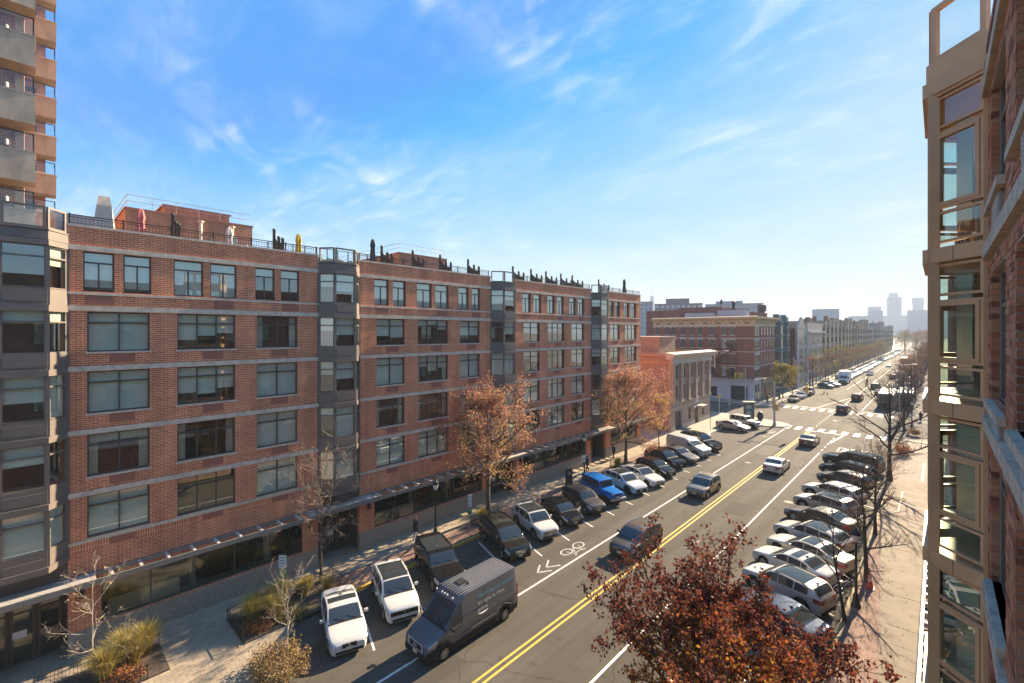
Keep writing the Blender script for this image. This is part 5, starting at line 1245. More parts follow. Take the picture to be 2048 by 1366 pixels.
        b = MB(); b.lathe([(.055, X-.0), (.05, X+.03), (.001, X+.035)], 10, (0, 0, k.get('ez', g[2]-.04)), axis='x', cap=False); link('emblem', b.mesh('emblem', CHROME, uv=False), root)
        b = MB(); b.box(X+.01, X+.032, -.16, .16, s.zs0+.16, s.zs0+.30); link('plate', b.mesh('plate', k.get('plate', PLATE), uv=False), root)
        b = MB(); zr = k.get('rpz', s.zb_f(s.L-.05)-.18); b.box(-X-.02, -X+.01, -.16, .16, zr-.14, zr); link('plate', b.mesh('plate', PLATE, uv=False), root)
        b = MB(); b.box(-X-.014, -X+.1, -s.W*.40, s.W*.40, s.zs0-.02, s.zs0+.16); link('rear_bumper', b.mesh('rear_bumper', TRIM, uv=False), root)
        if k.get('rails'):
            for sd in (1, -1):
                b = MB(); pts = [s.P(x, 6.3, sd) for x in np.linspace(k['rails'][0], k['rails'][1], 6)]; b.tube([(p[0], p[1], p[2]+(.05 if 0 < i < 5 else .0)) for i, p in enumerate(pts)], .022, 5); link('roof_rail', b.mesh('roof_rail', k.get('railm', TRIM), uv=False), root)
        if k.get('ribs'):
            b = MB()
            for yy in np.linspace(-.42, .42, 5):
                pts = [(s.L/2-x, yy, s.zt_f(x)+.004-.06*(yy/.6)**2*.6) for x in np.linspace(k['ribs'][0], k['ribs'][1], 6)]; b.tube(pts, .014, 4)
            link('roof_rib', b.mesh('roof_rib', TRIM, uv=False), root)
        b = MB(); w0 = k['ws'][0]
        for sd in (1, -1): s.patch(b, .20, w0-.07, 6.15, 8.999, sd, .007, n=8, nt=4)
        me = b.mesh('hood', pm, uv=False); weld(me); PAINT_ME.add(me.name); link('hood', me, root)
        b = MB()
        for sd in (1, -1): s.patch(b, w0-.075, w0+.03, 6.05, 8.999, sd, .010, n=2, nt=3)
        link('cowl', b.mesh('cowl', TRIM, uv=False), root)
        # wipers and the front wheel-arch trim of crossovers
        b = MB()
        for y0 in (.55, -.05): xa, xb = k['ws'][0]+.02, k['ws'][0]+.22; b.tube([(s.L/2-xa, y0, s.zt_f(xa)+.012), (s.L/2-xb, y0-.45, s.zt_f(xb)+.014)], .012, 4)
        link('wiper', b.mesh('wiper', TRIM, uv=False), root)
        if k.get('cladding'):
            for a in s.ax:
                for sd in (1, -1):
                    b = MB(); n = 12; w = s.W/2*s.pl_f(a)+.012
                    ring_ = [(s.L/2-a+rr*math.cos(t), sd*w, s.wr+rr*math.sin(t)) for rr in (s.ra-.02, s.ra+.075) for t in np.linspace(-.12, math.pi+.12, n+1)]
                    for j in range(n): b.face([ring_[j], ring_[j+1], ring_[n+2+j], ring_[n+1+j]]); 
                    b.face([ring_[0], ring_[n+1], (ring_[n+1][0], sd*(w-.05), ring_[n+1][2]), (ring_[0][0], sd*(w-.05), ring_[0][2])])
                    for j in range(n): p, q = ring_[n+1+j], ring_[n+2+j]; b.face([p, q, (q[0], sd*(w-.06), q[2]), (p[0], sd*(w-.06), p[2])])
                    link('wheel_arch_trim', b.mesh('wheel_arch_trim', TRIM, uv=False), root)
        b = MB(); b.box(s.L/2-k['ws'][1]-.32, s.L/2-k['ws'][1]-.02, -.1, .1, 0, 0)
        if k.get('fin', True):
            x = k['rw'][0]-.15; b = MB(); b.yprism([(s.L/2-x-.12, s.zt_f(x)-.005), (s.L/2-x+.12, s.zt_f(x)-.005), (s.L/2-x-.10, s.zt_f(x)+.075)], -.02, .02); link('roof_fin', b.mesh('roof_fin', TRIM, uv=False), root)
        if k.get('extra'): k['extra'](s, root, pm)
        index_kids(root); return root
def weld(me):
    """join coincident corners so that the paint shades smoothly, keep creases"""
    import bmesh
    bm = bmesh.new(); bm.from_mesh(me); bmesh.ops.remove_doubles(bm, verts=bm.verts, dist=.0008); bm.to_mesh(me); bm.free()
    me.polygons.foreach_set('use_smooth', [True]*len(me.polygons)); me.set_sharp_from_angle(angle=R(38))
def bev(o, w):
    m = o.modifiers.new('bevel', 'BEVEL'); m.width = w; m.segments = 2
MODEL = {}
def place(model, x, y, heading, pm, label, group, z=0.0, cat=None, name=None):
    """first use moves the prototype, later uses copy it with its parts"""
    if model not in MODEL:
        o = MODELS[model].make(label, pm, group); MODEL[model] = o
    else:
        o = copy_tree(MODEL[model], None, pm)
    o.location = (x, y, z); o.rotation_euler = (0, 0, R(heading)); o['label'] = label
    if group: o['group'] = group
    elif 'group' in o: del o['group']
    if cat: o['category'] = cat
    if name: o.name = name
    return o
def sedan(L=4.65, W=1.83, H=1.44, **kw):
    d = dict(L=L, W=W, H=H, fo=.86, wb=L*.615, wr=.335,
             belt=[(0, .60), (.25, .70), (1.2, .88), (2.2, .93), (L-1.2, .99), (L-.25, 1.0), (L, .93)],
             top=[(0, .66), (.10, .735), (.5, .84), (L*.275, .985), (L*.455, H-.05), (L*.56, H), (L*.68, H-.03), (L*.86, 1.12), (L-.35, 1.09), (L-.04, 1.05), (L, .99)],
             ws=(L*.285, L*.445), rw=(L*.70, L*.855), win=[(L*.335, L*.515), (L*.525, L*.685), (L*.695, L*.765)],
             doors=[(L*.315, L*.52), (L*.52, L*.73)], hl=(.06, .55, 2.15, 3.25), tl=(L-.45, L-.02, 2.0, 3.0), grille=(.42, .46, .64))
    d.update(kw); return Car(**d)
def suv(L=4.55, W=1.87, H=1.66, **kw):
    d = dict(L=L, W=W, H=H, fo=.88, wb=L*.59, wr=.365, zs=.30, gap=.07,
             belt=[(0, .70), (.2, .80), (1.1, 1.00), (2.2, 1.06), (L-1.0, 1.12), (L-.2, 1.13), (L, 1.08)],
             top=[(0, .78), (.08, .88), (.4, .98), (L*.25, 1.10), (L*.42, H-.07), (L*.52, H), (L*.80, H-.04), (L-.42, H-.11), (L-.12, 1.26), (L-.04, 1.16), (L, 1.10)],
             ws=(L*.262, L*.405), rw=(L-.42, L-.10), win=[(L*.32, L*.50), (L*.51, L*.69), (L*.705, L*.86)],
             doors=[(L*.30, L*.505), (L*.505, L*.72)], hl=(.05, .5, 2.2, 3.2), tl=(L-.35, L-.02, 2.2, 3.3), grille=(.46, .56, .80), cladding=True, rails=(L*.45, L*.84), tum=.24,
             plan=[(0, .80), (.12, .89), (.35, .955), (.9, 1.0), (L*.6, 1.0), (L-.6, .985), (L-.2, .94), (L, .88)])
    d.update(kw); return Car(**d)
def jeep_extra(s, root, pm):
    X = s.L/2
    for sd in (1, -1):
        b = MB(); b.lathe([(.105, X-.02), (.10, X+.035), (.001, X+.045)], 12, (0, sd*.50, .98), axis='x', cap=False); link('round_headlight', b.mesh('round_headlight', LAMP, smooth=50, uv=False), root)
        for a in s.ax:
            b = MB(); b.yprism([(X-a-.55, .78), (X-a-.42, .93), (X-a+.42, .93), (X-a+.58, .74), (X-a+.50, .72), (X-a+.36, .87), (X-a-.38, .87), (X-a-.47, .76)], min(sd*.66, sd*.93), max(sd*.66, sd*.93))
            me = b.mesh('fender_flare', pm, uv=False); PAINT_ME.add(me.name); link('fender_flare', me, root)
    b = MB(); b.box(X-.02, X+.20, -.85, .85, .50, .66); link('front_bumper', b.mesh('front_bumper', STEEL, uv=False), root)
    b = MB(); b.lathe([(.2, -X-.26), (.37, -X-.26), (.39, -X-.2), (.39, -X-.06), (.3, -X-.04)], 16, (0, .05, 1.02), axis='x'); link('spare_wheel', b.mesh('spare_wheel', TYRE, smooth=40, uv=False), root)
    b = MB()
    for sd in (1, -1): b.box(X-.52, X-.46, sd*.44-.03, sd*.44+.03, 1.08, 1.15); b.box(X-2.5, X-.4-1.1, sd*.915-.01, sd*.915+.01, .36, .44)
    link('hood_latch', b.mesh('hood_latch', TRIM, uv=False), root)
def jeep(**kw):
    L = 4.3
    d = dict(L=L, W=1.70, H=1.83, fo=.66, wb=2.85, wr=.41, zs=.46, gap=.10, tum=.10, crown=.04, name='parked_car', cat='car',
             belt=[(0, 1.02), (.1, 1.04), (1.3, 1.10), (L, 1.14)], top=[(0, 1.06), (.12, 1.12), (1.32, 1.19), (1.34, 1.20), (1.72, 1.78), (1.9, 1.83), (L-.4, 1.83), (L-.08, 1.79), (L, 1.20)],
             plan=[(0, .72), (.1, .75), (1.2, .92), (1.5, 1.0), (L, 1.0)], ws=(1.40, 1.70), rw=(L-.08, L-.01), win=[(1.66, 2.45), (2.55, 3.25), (3.35, 4.05)], doors=[(1.5, 2.5), (2.5, 3.3)], hl=(.02, .06, 2.9, 3.0), tl=(L-.08, L-.01, 2.0, 2.6, .95, 1.12),
             grille=(.42, .80, 1.02, 'slots'), ez=.76, handle=TRIM, rim=RIM, extra=jeep_extra, fin=False, tw=.26)
    d.update(kw); return Car(**d)
def van_extra(txt):
    def f(s, root, pm):
        X = s.L/2; H = s.H
        b = MB()
        for j in range(9): y = -.72+.18*j; b.box(-X+.35, X-2.0, y-.012, y+.012, H-.012, H+.012)
        link('roof_rib', b.mesh('roof_rib', mat('van_roof_grey', (.26, .265, .28), .5), uv=False), root)
        for y in (-.62, -.2, 0, .2, .62): b = MB(); b.ball((X-1.72, y, H-.06), .055, 6); link('marker_lamp', b.mesh('marker_lamp', WHITE, uv=False), root)
        for sd in (1, -1):
            b = MB(); s.patch(b, 2.05, s.L-.55, 1.3, 1.5, sd, .02, n=6, nt=1); link('side_moulding', b.mesh('side_moulding', mat('moulding_grey', (.12, .12, .13), .6), uv=False), root)
            b = MB()
            for x in (2.02, 3.55): s.patch(b, x, x+.03, .4, 5.3, sd, .004, n=1, nt=6)
            link('panel_seam', b.mesh('panel_seam', TRIM, uv=False), root)
        b = MB()
        for sd in (1, -1): s.patch(b, .02, .75, .15, 1.9, sd, .012, n=8, nt=3); s.patch(b, .75, s.L-.05, .1, 1.05, sd, .010, n=16, nt=2)
        b.box(X-.06, X+.02, -.8, .8, .32, .60); link('black_bumper', b.mesh('black_bumper', TRIM, uv=False), root)
        b = MB(); b.box(X-.25, X+.01, -.58, .58, .62, 1.0, 0); link('grille_surround', b.mesh('grille_surround', mat('van_grille_grey', (.42, .43, .45), .45, .3), uv=False), root)
        b = MB(); b.box(X-.1, X+.022, -.45, .45, .70, .94); link('grille_mouth', b.mesh('grille_mouth', TRIM, uv=False), root)
        text_on(root, 'RAM', (X+.024, 0, .77), .13, WHITE, (R(90), 0, R(90)), 'CENTER', 'grille_lettering')
        for sd in (1, -1):
            b = MB(); b.box(X-.42, X-.30, sd*.93-.02, sd*.93+.02, .86, .95); link('turn_signal', b.mesh('turn_signal', AMBER, uv=False), root)
        b = MB(); b.box(X-3.1, X-2.6, -.35, .15, H, H+.05); b.box(X-3.0, X-2.9, .25, .35, H, H+.10); link('roof_hatch', b.mesh('roof_hatch', TRIM, uv=False), root)
        if txt:
            y = s.W/2+.004
            for (t, x, z, sz, m) in (('That thing you wanted?', 0.0, 2.03, .275, mat('sky_blue_lettering', (.12, .50, .68), .5)), ("It's right. In. Here.", 0.0, 1.70, .265, mat('white_lettering', (.8, .8, .8), .5)), ('prime', 0.0, 1.40, .28, mat('white_lettering', (.8, .8, .8), .5))):
                tl = math.atan2(s.tum, 1)
                text_on(root, t, (x, y-.06*(z-1.25)/.8+.045, z), sz, m, (R(90)-.0, 0, R(180)), 'LEFT', 'side_lettering')
            b = MB(); pts = [(-.05-.42*math.sin(a)*1.0-.3, s.W/2+.035, 1.40-.17*math.cos(a)) for a in np.linspace(-.9, .9, 9)]
            b.tube(pts, [.012, .02, .026, .03, .03, .03, .026, .02, .012], 4); link('smile_mark', b.mesh('smile_mark', mat('white_lettering', (.8, .8, .8), .5), uv=False), root)
    return f
def text_on(root, txt, loc, size, m, rot, align, name):
    c = bpy.data.curves.new('lettering', 'FONT'); c.body = txt; c.size = size; c.align_x = align; c.extrude = .002; c.resolution_u = 2
    o = bpy.data.objects.new('tmp_text', c); COL.objects.link(o)
    dg = bpy.context.evaluated_depsgraph_get(); me = bpy.data.meshes.new_from_object(o.evaluated_get(dg)); bpy.data.objects.remove(o)
    me.materials.clear(); me.materials.append(m); me.name = name
    q = bpy.data.objects.new(name, me); COL.objects.link(q); q.parent = root; q.location = loc; q.rotation_euler = rot; return q
def van(L, H, W=2.0, txt=False, hood=1.05, **kw):
    d = dict(L=L, W=W, H=H, fo=.95, wb=L*.66, wr=.36, zs=.30, gap=.08, tum=.10, crown=.06, ns=30, name='van', cat='van',
             belt=[(0, .92), (.3, 1.02), (1.0, 1.22), (2.0, 1.28), (L, 1.28)], top=[(0, 1.0), (.25, 1.12), (hood-.1, 1.36), (hood, 1.42), (hood+.78, H-.36), (hood+1.15, H-.08), (hood+1.5, H), (L-.2, H), (L-.04, H-.08), (L, H-.3)],
             plan=[(0, .80), (.15, .89), (.5, .96), (1.1, 1.0), (L-.3, 1.0), (L, .97)], ws=(hood-.02, hood+.80), rw=(L-.01, L-.005), rearglass=False, win=[(hood+.30, hood+.98)], doors=[(hood+.1, hood+1.02)], hl=(.10, .55, 2.5, 3.15), tl=(L-.06, L-.005, 2.2, 4.0, .95, 1.6),
             grille=(.42, .62, .84), ez=.66, handle=TRIM, mirror=TRIM, spokes=8, extra=van_extra(txt) if txt is not None else None, cladding=True, fin=False, mx=.28)
    d.update(kw); return Car(**d)
def hatch(L=4.05, H=1.48, **kw):
    d = dict(hl=(.06, .75, 2.5, 3.2))
    return suv(L=L, W=1.74, H=H, wr=.31, zs=.22, gap=.05, cladding=False, rails=None, wb=2.49, fo=.82, belt=[(0, .60), (.2, .72), (1.0, .90), (2.2, .96), (L-.6, 1.06), (L, 1.0)],
               top=[(0, .68), (.08, .78), (.5, .90), (L*.24, 1.02), (L*.44, H-.05), (L*.54, H), (L*.78, H-.06), (L-.42, H-.15), (L-.10, 1.10), (L-.03, 1.02), (L, .96)], ws=(L*.25, L*.425), win=[(L*.32, L*.52), (L*.53, L*.70), (L*.715, L*.82)], **d, **kw)
MODELS = dict(
    bmw=sedan(L=4.63, W=1.83, H=1.43, grille=(.33, .50, .68, 'kidney'), sunroof=(2.45, 2.95), plate=PLATE),
    sedan=sedan(L=4.88, W=1.86, H=1.45),
    jag=sedan(L=4.95, W=1.88, H=1.45, grille=(.38, .44, .68), sunroof=(2.3, 3.2), rim=RIMD, wr=.35),
    sportage=suv(L=4.6, W=1.87, H=1.66, grille=(.72, .62, .80, 'two'), gm=TRIM, sunroof=(1.95, 3.75), railm=WHITE, plate=PLATEW),
    flex=suv(L=5.1, W=1.95, H=1.76, belt=[(0, .78), (.2, .9), (1.2, 1.06), (4.9, 1.12), (5.1, 1.08)], top=[(0, .86), (.08, .98), (.5, 1.06), (1.35, 1.15), (2.05, 1.68), (2.5, 1.76), (4.3, 1.75), (4.85, 1.68), (5.04, 1.3), (5.1, 1.12)], ws=(1.42, 2.0), rw=(4.85, 5.03), win=[(1.72, 2.65), (2.72, 3.6), (3.68, 4.7)], tum=.16, sunroof=(2.3, 4.2)),
    minivan=suv(L=5.1, W=1.96, H=1.74, zs=.22, wr=.34, gap=.05, cladding=False, wb=3.0, fo=.95, belt=[(0, .66), (.2, .76), (1.0, .96), (2.2, 1.04), (4.9, 1.10), (5.1, 1.05)], top=[(0, .72), (.1, .84), (.5, .96), (1.05, 1.10), (2.05, 1.62), (2.6, 1.74), (4.2, 1.72), (4.7, 1.64), (5.0, 1.25), (5.1, 1.1)], ws=(1.05, 1.98), rw=(4.7, 4.99), win=[(1.55, 2.5), (2.6, 3.6), (3.7, 4.6)], doors=[(1.45, 2.55), (2.55, 3.65)], sunroof=(2.5, 3.1), grille=(.42, .55, .74)),
    tucson=suv(L=4.48, W=1.85, H=1.65, grille=(.5, .52, .80), sunroof=(1.95, 3.6)),
    hatch=hatch(), hrv=suv(L=4.35, W=1.79, H=1.61, grille=(.5, .60, .74, 'two'), rails=None),
    macan=suv(L=4.7, W=1.92, H=1.62, grille=(.62, .40, .58, 'two'), gm=TRIM, sunroof=(2.15, 3.6), top=[(0, .66), (.08, .80), (.5, .95), (1.2, 1.08), (2.05, 1.55), (2.5, 1.62), (3.5, 1.57), (4.2, 1.42), (4.55, 1.20), (4.65, 1.12), (4.7, 1.06)], rw=(4.05, 4.52), rim=RIMD),
    prius=hatch(L=4.48, H=1.49, ns=34),
    cayenne=suv(L=4.85, W=1.94, H=1.70, grille=(.66, .42, .60, 'two'), gm=TRIM),
    jeep=jeep(), glc=suv(L=4.67, W=1.90, H=1.64, grille=(.46, .52, .78, 'two'), ribs=(2.1, 4.1), railm=CHROME, gm=CHROME, ez=.65),
    q3=suv(L=4.48, W=1.85, H=1.61, grille=(.44, .42, .76), sunroof=(2.0, 2.75), railm=CHROME),
    bigsuv=suv(L=5.5, W=2.03, H=1.92, wr=.40, zs=.36, belt=[(0, 1.0), (.15, 1.08), (1.4, 1.18), (5.3, 1.25), (5.5, 1.2)], top=[(0, 1.08), (.08, 1.16), (.6, 1.22), (1.5, 1.28), (2.15, 1.84), (2.6, 1.92), (4.6, 1.92), (5.2, 1.84), (5.45, 1.4), (5.5, 1.22)], ws=(1.55, 2.12), rw=(5.2, 5.43), win=[(1.85, 2.75), (2.85, 3.75), (3.85, 5.05)], grille=(.62, .62, 1.02), tum=.18, doors=[(1.7, 2.8), (2.8, 3.85)]),
    promaster=van(6.0, 2.52, txt=True, wb=4.04, fo=.95, grille=(.3, .50, .56, 'two'), gm=TRIM, ez=.9),
    transit=van(5.53, 2.05, W=2.0, txt=None, hood=1.15, wb=3.3, belt=[(0, .88), (.3, 1.0), (1.1, 1.16), (2.0, 1.2), (5.53, 1.2)]),
)
# ------------------------------------------------------------ cars along the left kerb (nose to the street, turned 19 degrees towards the camera)
LG = 'cars parked nose out along the left kerb'
PW = paint('white', (.60, .585, .555)); PPEARL = paint('pearl', (.60, .60, .63)); PBLK = paint('black', (.012, .012, .013)); PDG = paint('dark_grey', (.055, .055, .06), .4); PGRN = paint('black_green', (.016, .018, .015))
PBLU = paint('bright_blue', (.01, .15, .48), .2); PSIL = paint('silver', (.42, .41, .39), .6); PGR = paint('graphite', (.085, .08, .076), .5); PVAN = paint('van_grey_blue', (.115, .12, .135), .15, .25); PTAUPE = paint('taupe', (.17, .155, .135), .5); PBEI = paint('champagne', (.50, .47, .42), .4); PNAVY = paint('navy', (.02, .03, .06), .3); PMAR = paint('maroon', (.09, .03, .03), .3)
PWD = paint('silver_white', (.50, .495, .48), .25)
def nose_at(model, nx, ny, head, *a, **k):
    L = MODELS[model].L/2; return place(model, nx-L*math.cos(R(head)), ny-L*math.sin(R(head)), head, *a, **k)
HL = -19
parked = [('bmw', -20.25, 10.4, PW, 'white four-door saloon with a dark sunroof, between the low leafy bush and the white crossover'),
    ('sportage', -20.35, 13.5, PW, 'white crossover with a wide black grille and long glass roof, behind the delivery van'),
    ('flex', -20.7, 17.0, PBLK, 'boxy black wagon parked half hidden behind the grey delivery van'),
    ('minivan', -20.35, 22.55, PGRN, 'very dark green minivan next to the empty parking bay'),
    ('tucson', -20.75, 26.2, PW, 'white crossover with a black roof panel, between the dark minivan and the small black hatchback'),
    ('hatch', -20.7, 29.35, PBLK, 'small black hatchback with people standing at its open door'),
    ('hrv', -20.65, 32.6, PDG, 'dark grey crossover just left of the bright blue off-roader'),
    ('jeep', -20.75, 35.8, PBLU, 'bright blue boxy off-roader with a blue hard top'),
    ('macan', -20.35, 39.4, PPEARL, 'pale lilac-white crossover with a dark glass roof, right of the blue off-roader'),
    ('jag', -20.05, 42.6, PW, 'white saloon with a black roof, between the lilac crossover and a black hatchback'),
    ('prius', -20.45, 46.2, PBLK, 'black sloping hatchback next to the white saloon with the black roof'),
    ('cayenne', -20.9, 49.8, PBLK, 'glossy black crossover under the gold tree, before the dark saloon'),
    ('sedan', -20.55, 53.0, PDG, 'dark grey saloon beside the white panel van'),
    ('transit', -20.6, 56.6, PWD, 'white panel van parked nose out between the dark saloon and the big black car'),
    ('bigsuv', -20.5, 60.2, PBLK, 'very large black car with an upright grille, last before the empty kerb')]
for m, x, y, p, lab in parked: nose_at(m, x, y, HL, p, lab, LG)
nose_at('sedan', -21.3, 75.6, -12, PSIL, 'silver saloon parked by the crossing, in front of the grey off-roader', LG)
nose_at('jeep', -20.9, 79.3, -14, PSIL, 'grey boxy off-roader with a dark top, beside the advertising panel', LG)
# ------------------------------------------------------------ cars on the move
place('promaster', -17.75, 15.35, -90, PVAN, 'grey delivery van with blue and white lettering on its side', None)
place('glc', -15.6, 29.55, -92, PGR, 'graphite crossover with ribbed roof driving towards the camera by the yellow line', None, name='moving_car')
place('q3', -16.35, 44.2, -91, PTAUPE, 'grey-brown crossover driving towards the camera, further up the left lane', None, name='moving_car')
place('sedan', -13.15, 57.0, 90, PWD, 'white saloon seen from behind in the middle of the road', None, name='moving_car')
place('sedan', -12.9, 73.1, 90, PGR, 'dark saloon seen from behind, waiting at the stop line', None, name='moving_car')
# ------------------------------------------------------------ cars along the right kerb (nose to the street and up it)
RG = 'cars parked nose out along the right kerb'
HR = 163
rightcars = [('sedan', -8.6, 27.4, PNAVY, 'dark blue saloon, lowest of the right row, under the red tree'),
    ('tucson', -8.6, 30.7, PWD, 'silver-white car at the tip of the red tree, next to the bicycle'), ('bmw', -8.95, 34.0, PW, 'white saloon half covered by the red leaves, with its hood showing'),
    ('jag', -8.75, 36.7, PBEI, 'champagne saloon between two white cars above the red tree'), ('macan', -8.95, 39.4, PW, 'white coupe-like crossover, clearly seen right above the red tree'),
    ('sedan', -9.2, 43.7, PGR, 'graphite saloon in the right row between white and silver cars'), ('tucson', -9.2, 47.1, PSIL, 'silver crossover in the right row, lower of two alike'),
    ('glc', -9.3, 51.0, PWD, 'pale silver crossover in the right row, upper of two alike'), ('hrv', -8.95, 56.2, PDG, 'dark crossover in the right row, just past the gap'),
    ('cayenne', -9.4, 60.2, PBLK, 'black crossover, middle of the three dark cars at the far end of the right row'), ('bigsuv', -9.7, 64.3, PBLK, 'large black car, last of the right row before the crossing')]
for m, x, y, p, lab in rightcars: nose_at(m, x, y, HR, p, lab, RG)
# ------------------------------------------------------------ beyond the crossing
FG = 'cars beyond the crossing'
far = [('sedan', -23.45, 116.6, -90, PDG, 'pale-hooded saloon at the far kerb, nearest of three in line'), ('sedan', -23.45, 123.6, -90, PW, 'white saloon in line at the far kerb, second of three'), ('bigsuv', -23.3, 131.0, -90, PGR, 'dark car with a white hood, last of three in line at the far kerb'),
    ('hatch', -22.7, 150.5, -30, paint('steel_blue', (.04, .09, .17), .3), 'steel blue hatchback parked askew before the white box truck'), ('macan', -22.4, 156, -25, PSIL, 'silver crossover between the blue hatchback and the white truck'),
    ('glc', -13.3, 106.5, 90, PMAR, 'dark maroon car driving away right at the far crossing'), ('cayenne', -13.4, 128, 90, PMAR, 'dark car driving away past the crossing, second in its lane'), ('glc', -12.6, 158, 90, PGR, 'dark crossover driving away, third in its lane, beside the bus roof'),
    ('sedan', -10.6, 143, 90, PMAR, 'maroon saloon driving away just past the white-roofed buses'), ('sedan', -18.0, 206, -90, PW, 'white saloon coming down the street past the white truck'), ('sedan', -16.3, 262, -90, PSIL, 'small pale saloon coming down the far street'),
    ('glc', -11.0, 196, 90, PNAVY, 'dark blue car driving away behind the dark pickup'), ('cayenne', -10.6, 204, 90, PBLK, 'black car at the right, next beyond the dark blue one'), ('bigsuv', -11.2, 250, 90, PNAVY, 'dark blue large car below the red bus')]
for m, x, y, h, p, lab in far: place(m, x, y, h, p, lab, FG)
r3 = random.Random(11)
tone = [PW, PWD, PW, PSIL, PWD, PBEI, PW, PDG, PSIL, PW, PBLK]
KN = {'sedan': 'saloon', 'bmw': 'saloon with a dark sunroof', 'tucson': 'crossover with a dark roof', 'glc': 'crossover', 'macan': 'coupe-like crossover'}
TN = {PW.name: 'white', PWD.name: 'silver-white', PSIL.name: 'silver', PBEI.name: 'champagne', PDG.name: 'dark grey', PBLK.name: 'black'}
def row(n, models, x, yf, head, step, where, group):
    for i in range(n):
        m, p = r3.choice(models), tone[(i*step) % 11]; place(m, x, yf(i), head, p, '%s %s %s' % (TN[p.name], KN[m], where), group)
row(34, ('sedan', 'tucson', 'glc', 'bmw'), -22.6, lambda i: 182+i*3.3, -19, 1, 'in the long row up the far left side', 'row of parked cars up the far left side')
row(24, ('sedan', 'tucson', 'glc', 'macan'), -6.9, lambda i: 139+i*5.0, HR, 3, 'in the glinting row up the far right side', 'row of parked cars up the far right side')
row(26, ('sedan', 'tucson'), -22.6, lambda i: 312+i*6.5, -19, 2, 'tiny at the very end of the street', 'distant parked cars at the end of the street')

def box_truck():
    t = thing('box_truck', 'white box truck facing the camera at the far left kerb', 'truck', (-20.8, 168.5, 0), R(-90))
    b = MB(); b.box(-4.2, .9, -1.25, 1.25, 1.0, 3.7); o = b.build('cargo_box', WHITE, t); bev(o, .05)
    b = MB(); b.yprism([(1.0, .55), (3.3, .55), (3.3, 1.35), (2.6, 1.6), (2.1, 2.55), (1.0, 2.65)], -1.1, 1.1); o = b.build('cab', WHITE, t); bev(o, .06)
    b = MB(); b.yprism([(2.62, 1.62), (2.14, 2.48), (2.16, 2.5), (2.66, 1.62)], -.95, .95); b.build('windshield', CARGL, t)
    b = MB(); b.box(3.28, 3.33, -.7, .7, .8, 1.2); b.build('grille', TRIM, t)
    for y in (-.9, .9): b = MB(); b.box(3.29, 3.34, y-.15, y+.15, .85, 1.1); b.build('headlight', LAMP, t)
    b = MB(); b.box(3.2, 3.45, -1.1, 1.1, .45, .7); b.build('bumper', TRIM, t); b = MB(); b.box(-4.1, 2.8, -.5, .5, .5, 1.0); b.build('chassis', TRIM, t)
    for x in (2.35, -2.8):
        for y in (-.95, .95): b = MB(); b.lathe([(.2, -.14), (.45, -.14), (.48, -.1), (.48, .1), (.45, .14), (.2, .14)], 14, (x, y, .48), axis='y'); b.build('wheel', TYRE, t)
    for y in (-1.25, 1.25): b = MB(); b.box(2.35, 2.45, y-.12, y+.12, 1.6, 2.1); b.build('mirror', TRIM, t)
box_truck()
def bus(label, x, y, rot, body, roof, L=12.0, name='bus', group=None, hat=True):
    t = thing(name, label, 'bus', (x, y, 0), R(rot)); W_, H = 2.6, 3.15
    b = MB(); b.box(-L/2, L/2, -W_/2, W_/2, .4, 3.0); o = b.build('body', body, t); bev(o, .12)
    b = MB(); b.box(-L/2+.15, L/2-.15, -W_/2+.12, W_/2-.12, 2.96, H); o = b.build('roof', roof, t); bev(o, .08)
    for x0 in np.linspace(-L/2+.9, L/2-2.3, 7):
        for sd in (1, -1): b = MB(); b.box(x0, x0+1.3, sd*W_/2-.02, sd*W_/2+.02, 1.35, 2.5); b.build('side_window', CARGL, t)
    b = MB(); b.box(-L/2-.02, -L/2+.03, -1.0, 1.0, 1.5, 2.55); b.build('rear_window', CARGL, t)
    b = MB(); b.box(L/2-.03, L/2+.02, -1.1, 1.1, 1.2, 2.6); b.build('windshield', CARGL, t)
    b = MB(); b.box(-L/2-.02, -L/2+.03, -.9, .9, .6, 1.3); b.build('engine_grille', TRIM, t)
    for sd in (1, -1):
        b = MB(); b.box(-L/2-.025, -L/2+.03, sd*1.1-.1, sd*1.1+.1, .9, 1.5); b.build('taillight', TAIL, t)
        b = MB(); b.box(L/2-.03, L/2+.025, sd*1.0-.18, sd*1.0+.18, .7, .95); b.build('headlight', LAMP, t)
        for xx in (L*.26, -L*.27): b = MB(); b.lathe([(.2, -.14), (.47, -.14), (.5, -.1), (.5, .1), (.47, .14), (.2, .14)], 14, (xx, sd*1.15, .5), axis='y'); b.build('wheel', TYRE, t)
    if hat:
        b = MB(); b.box(-1.6, .3, -.6, .5, H, H+.12); b.build('roof_hatch', mat('hatch_green', (.10, .17, .13), .6), t)
        b = MB(); b.box(2.4, 3.3, -.35, .35, H, H+.1); b.build('roof_vent', mat('vent_grey', (.15, .15, .14), .6), t)
    return t
bus('left one of two white-roofed buses side by side past the far crossing, green roof hatch', -7.85, 122.5, 91, mat('bus_brown', (.16, .12, .10), .5), WHITE)
bus('right one of two white-roofed buses past the far crossing, nearer the pavement and further on', -5.1, 127.5, 91, mat('bus_brown', (.16, .12, .10), .5), WHITE, hat=True)
bus('dull red bus far up the street, seen from behind', -12.4, 292, 90, mat('bus_red', (.20, .075, .06), .5), mat('bus_roof_red', (.25, .13, .11), .5), hat=False)
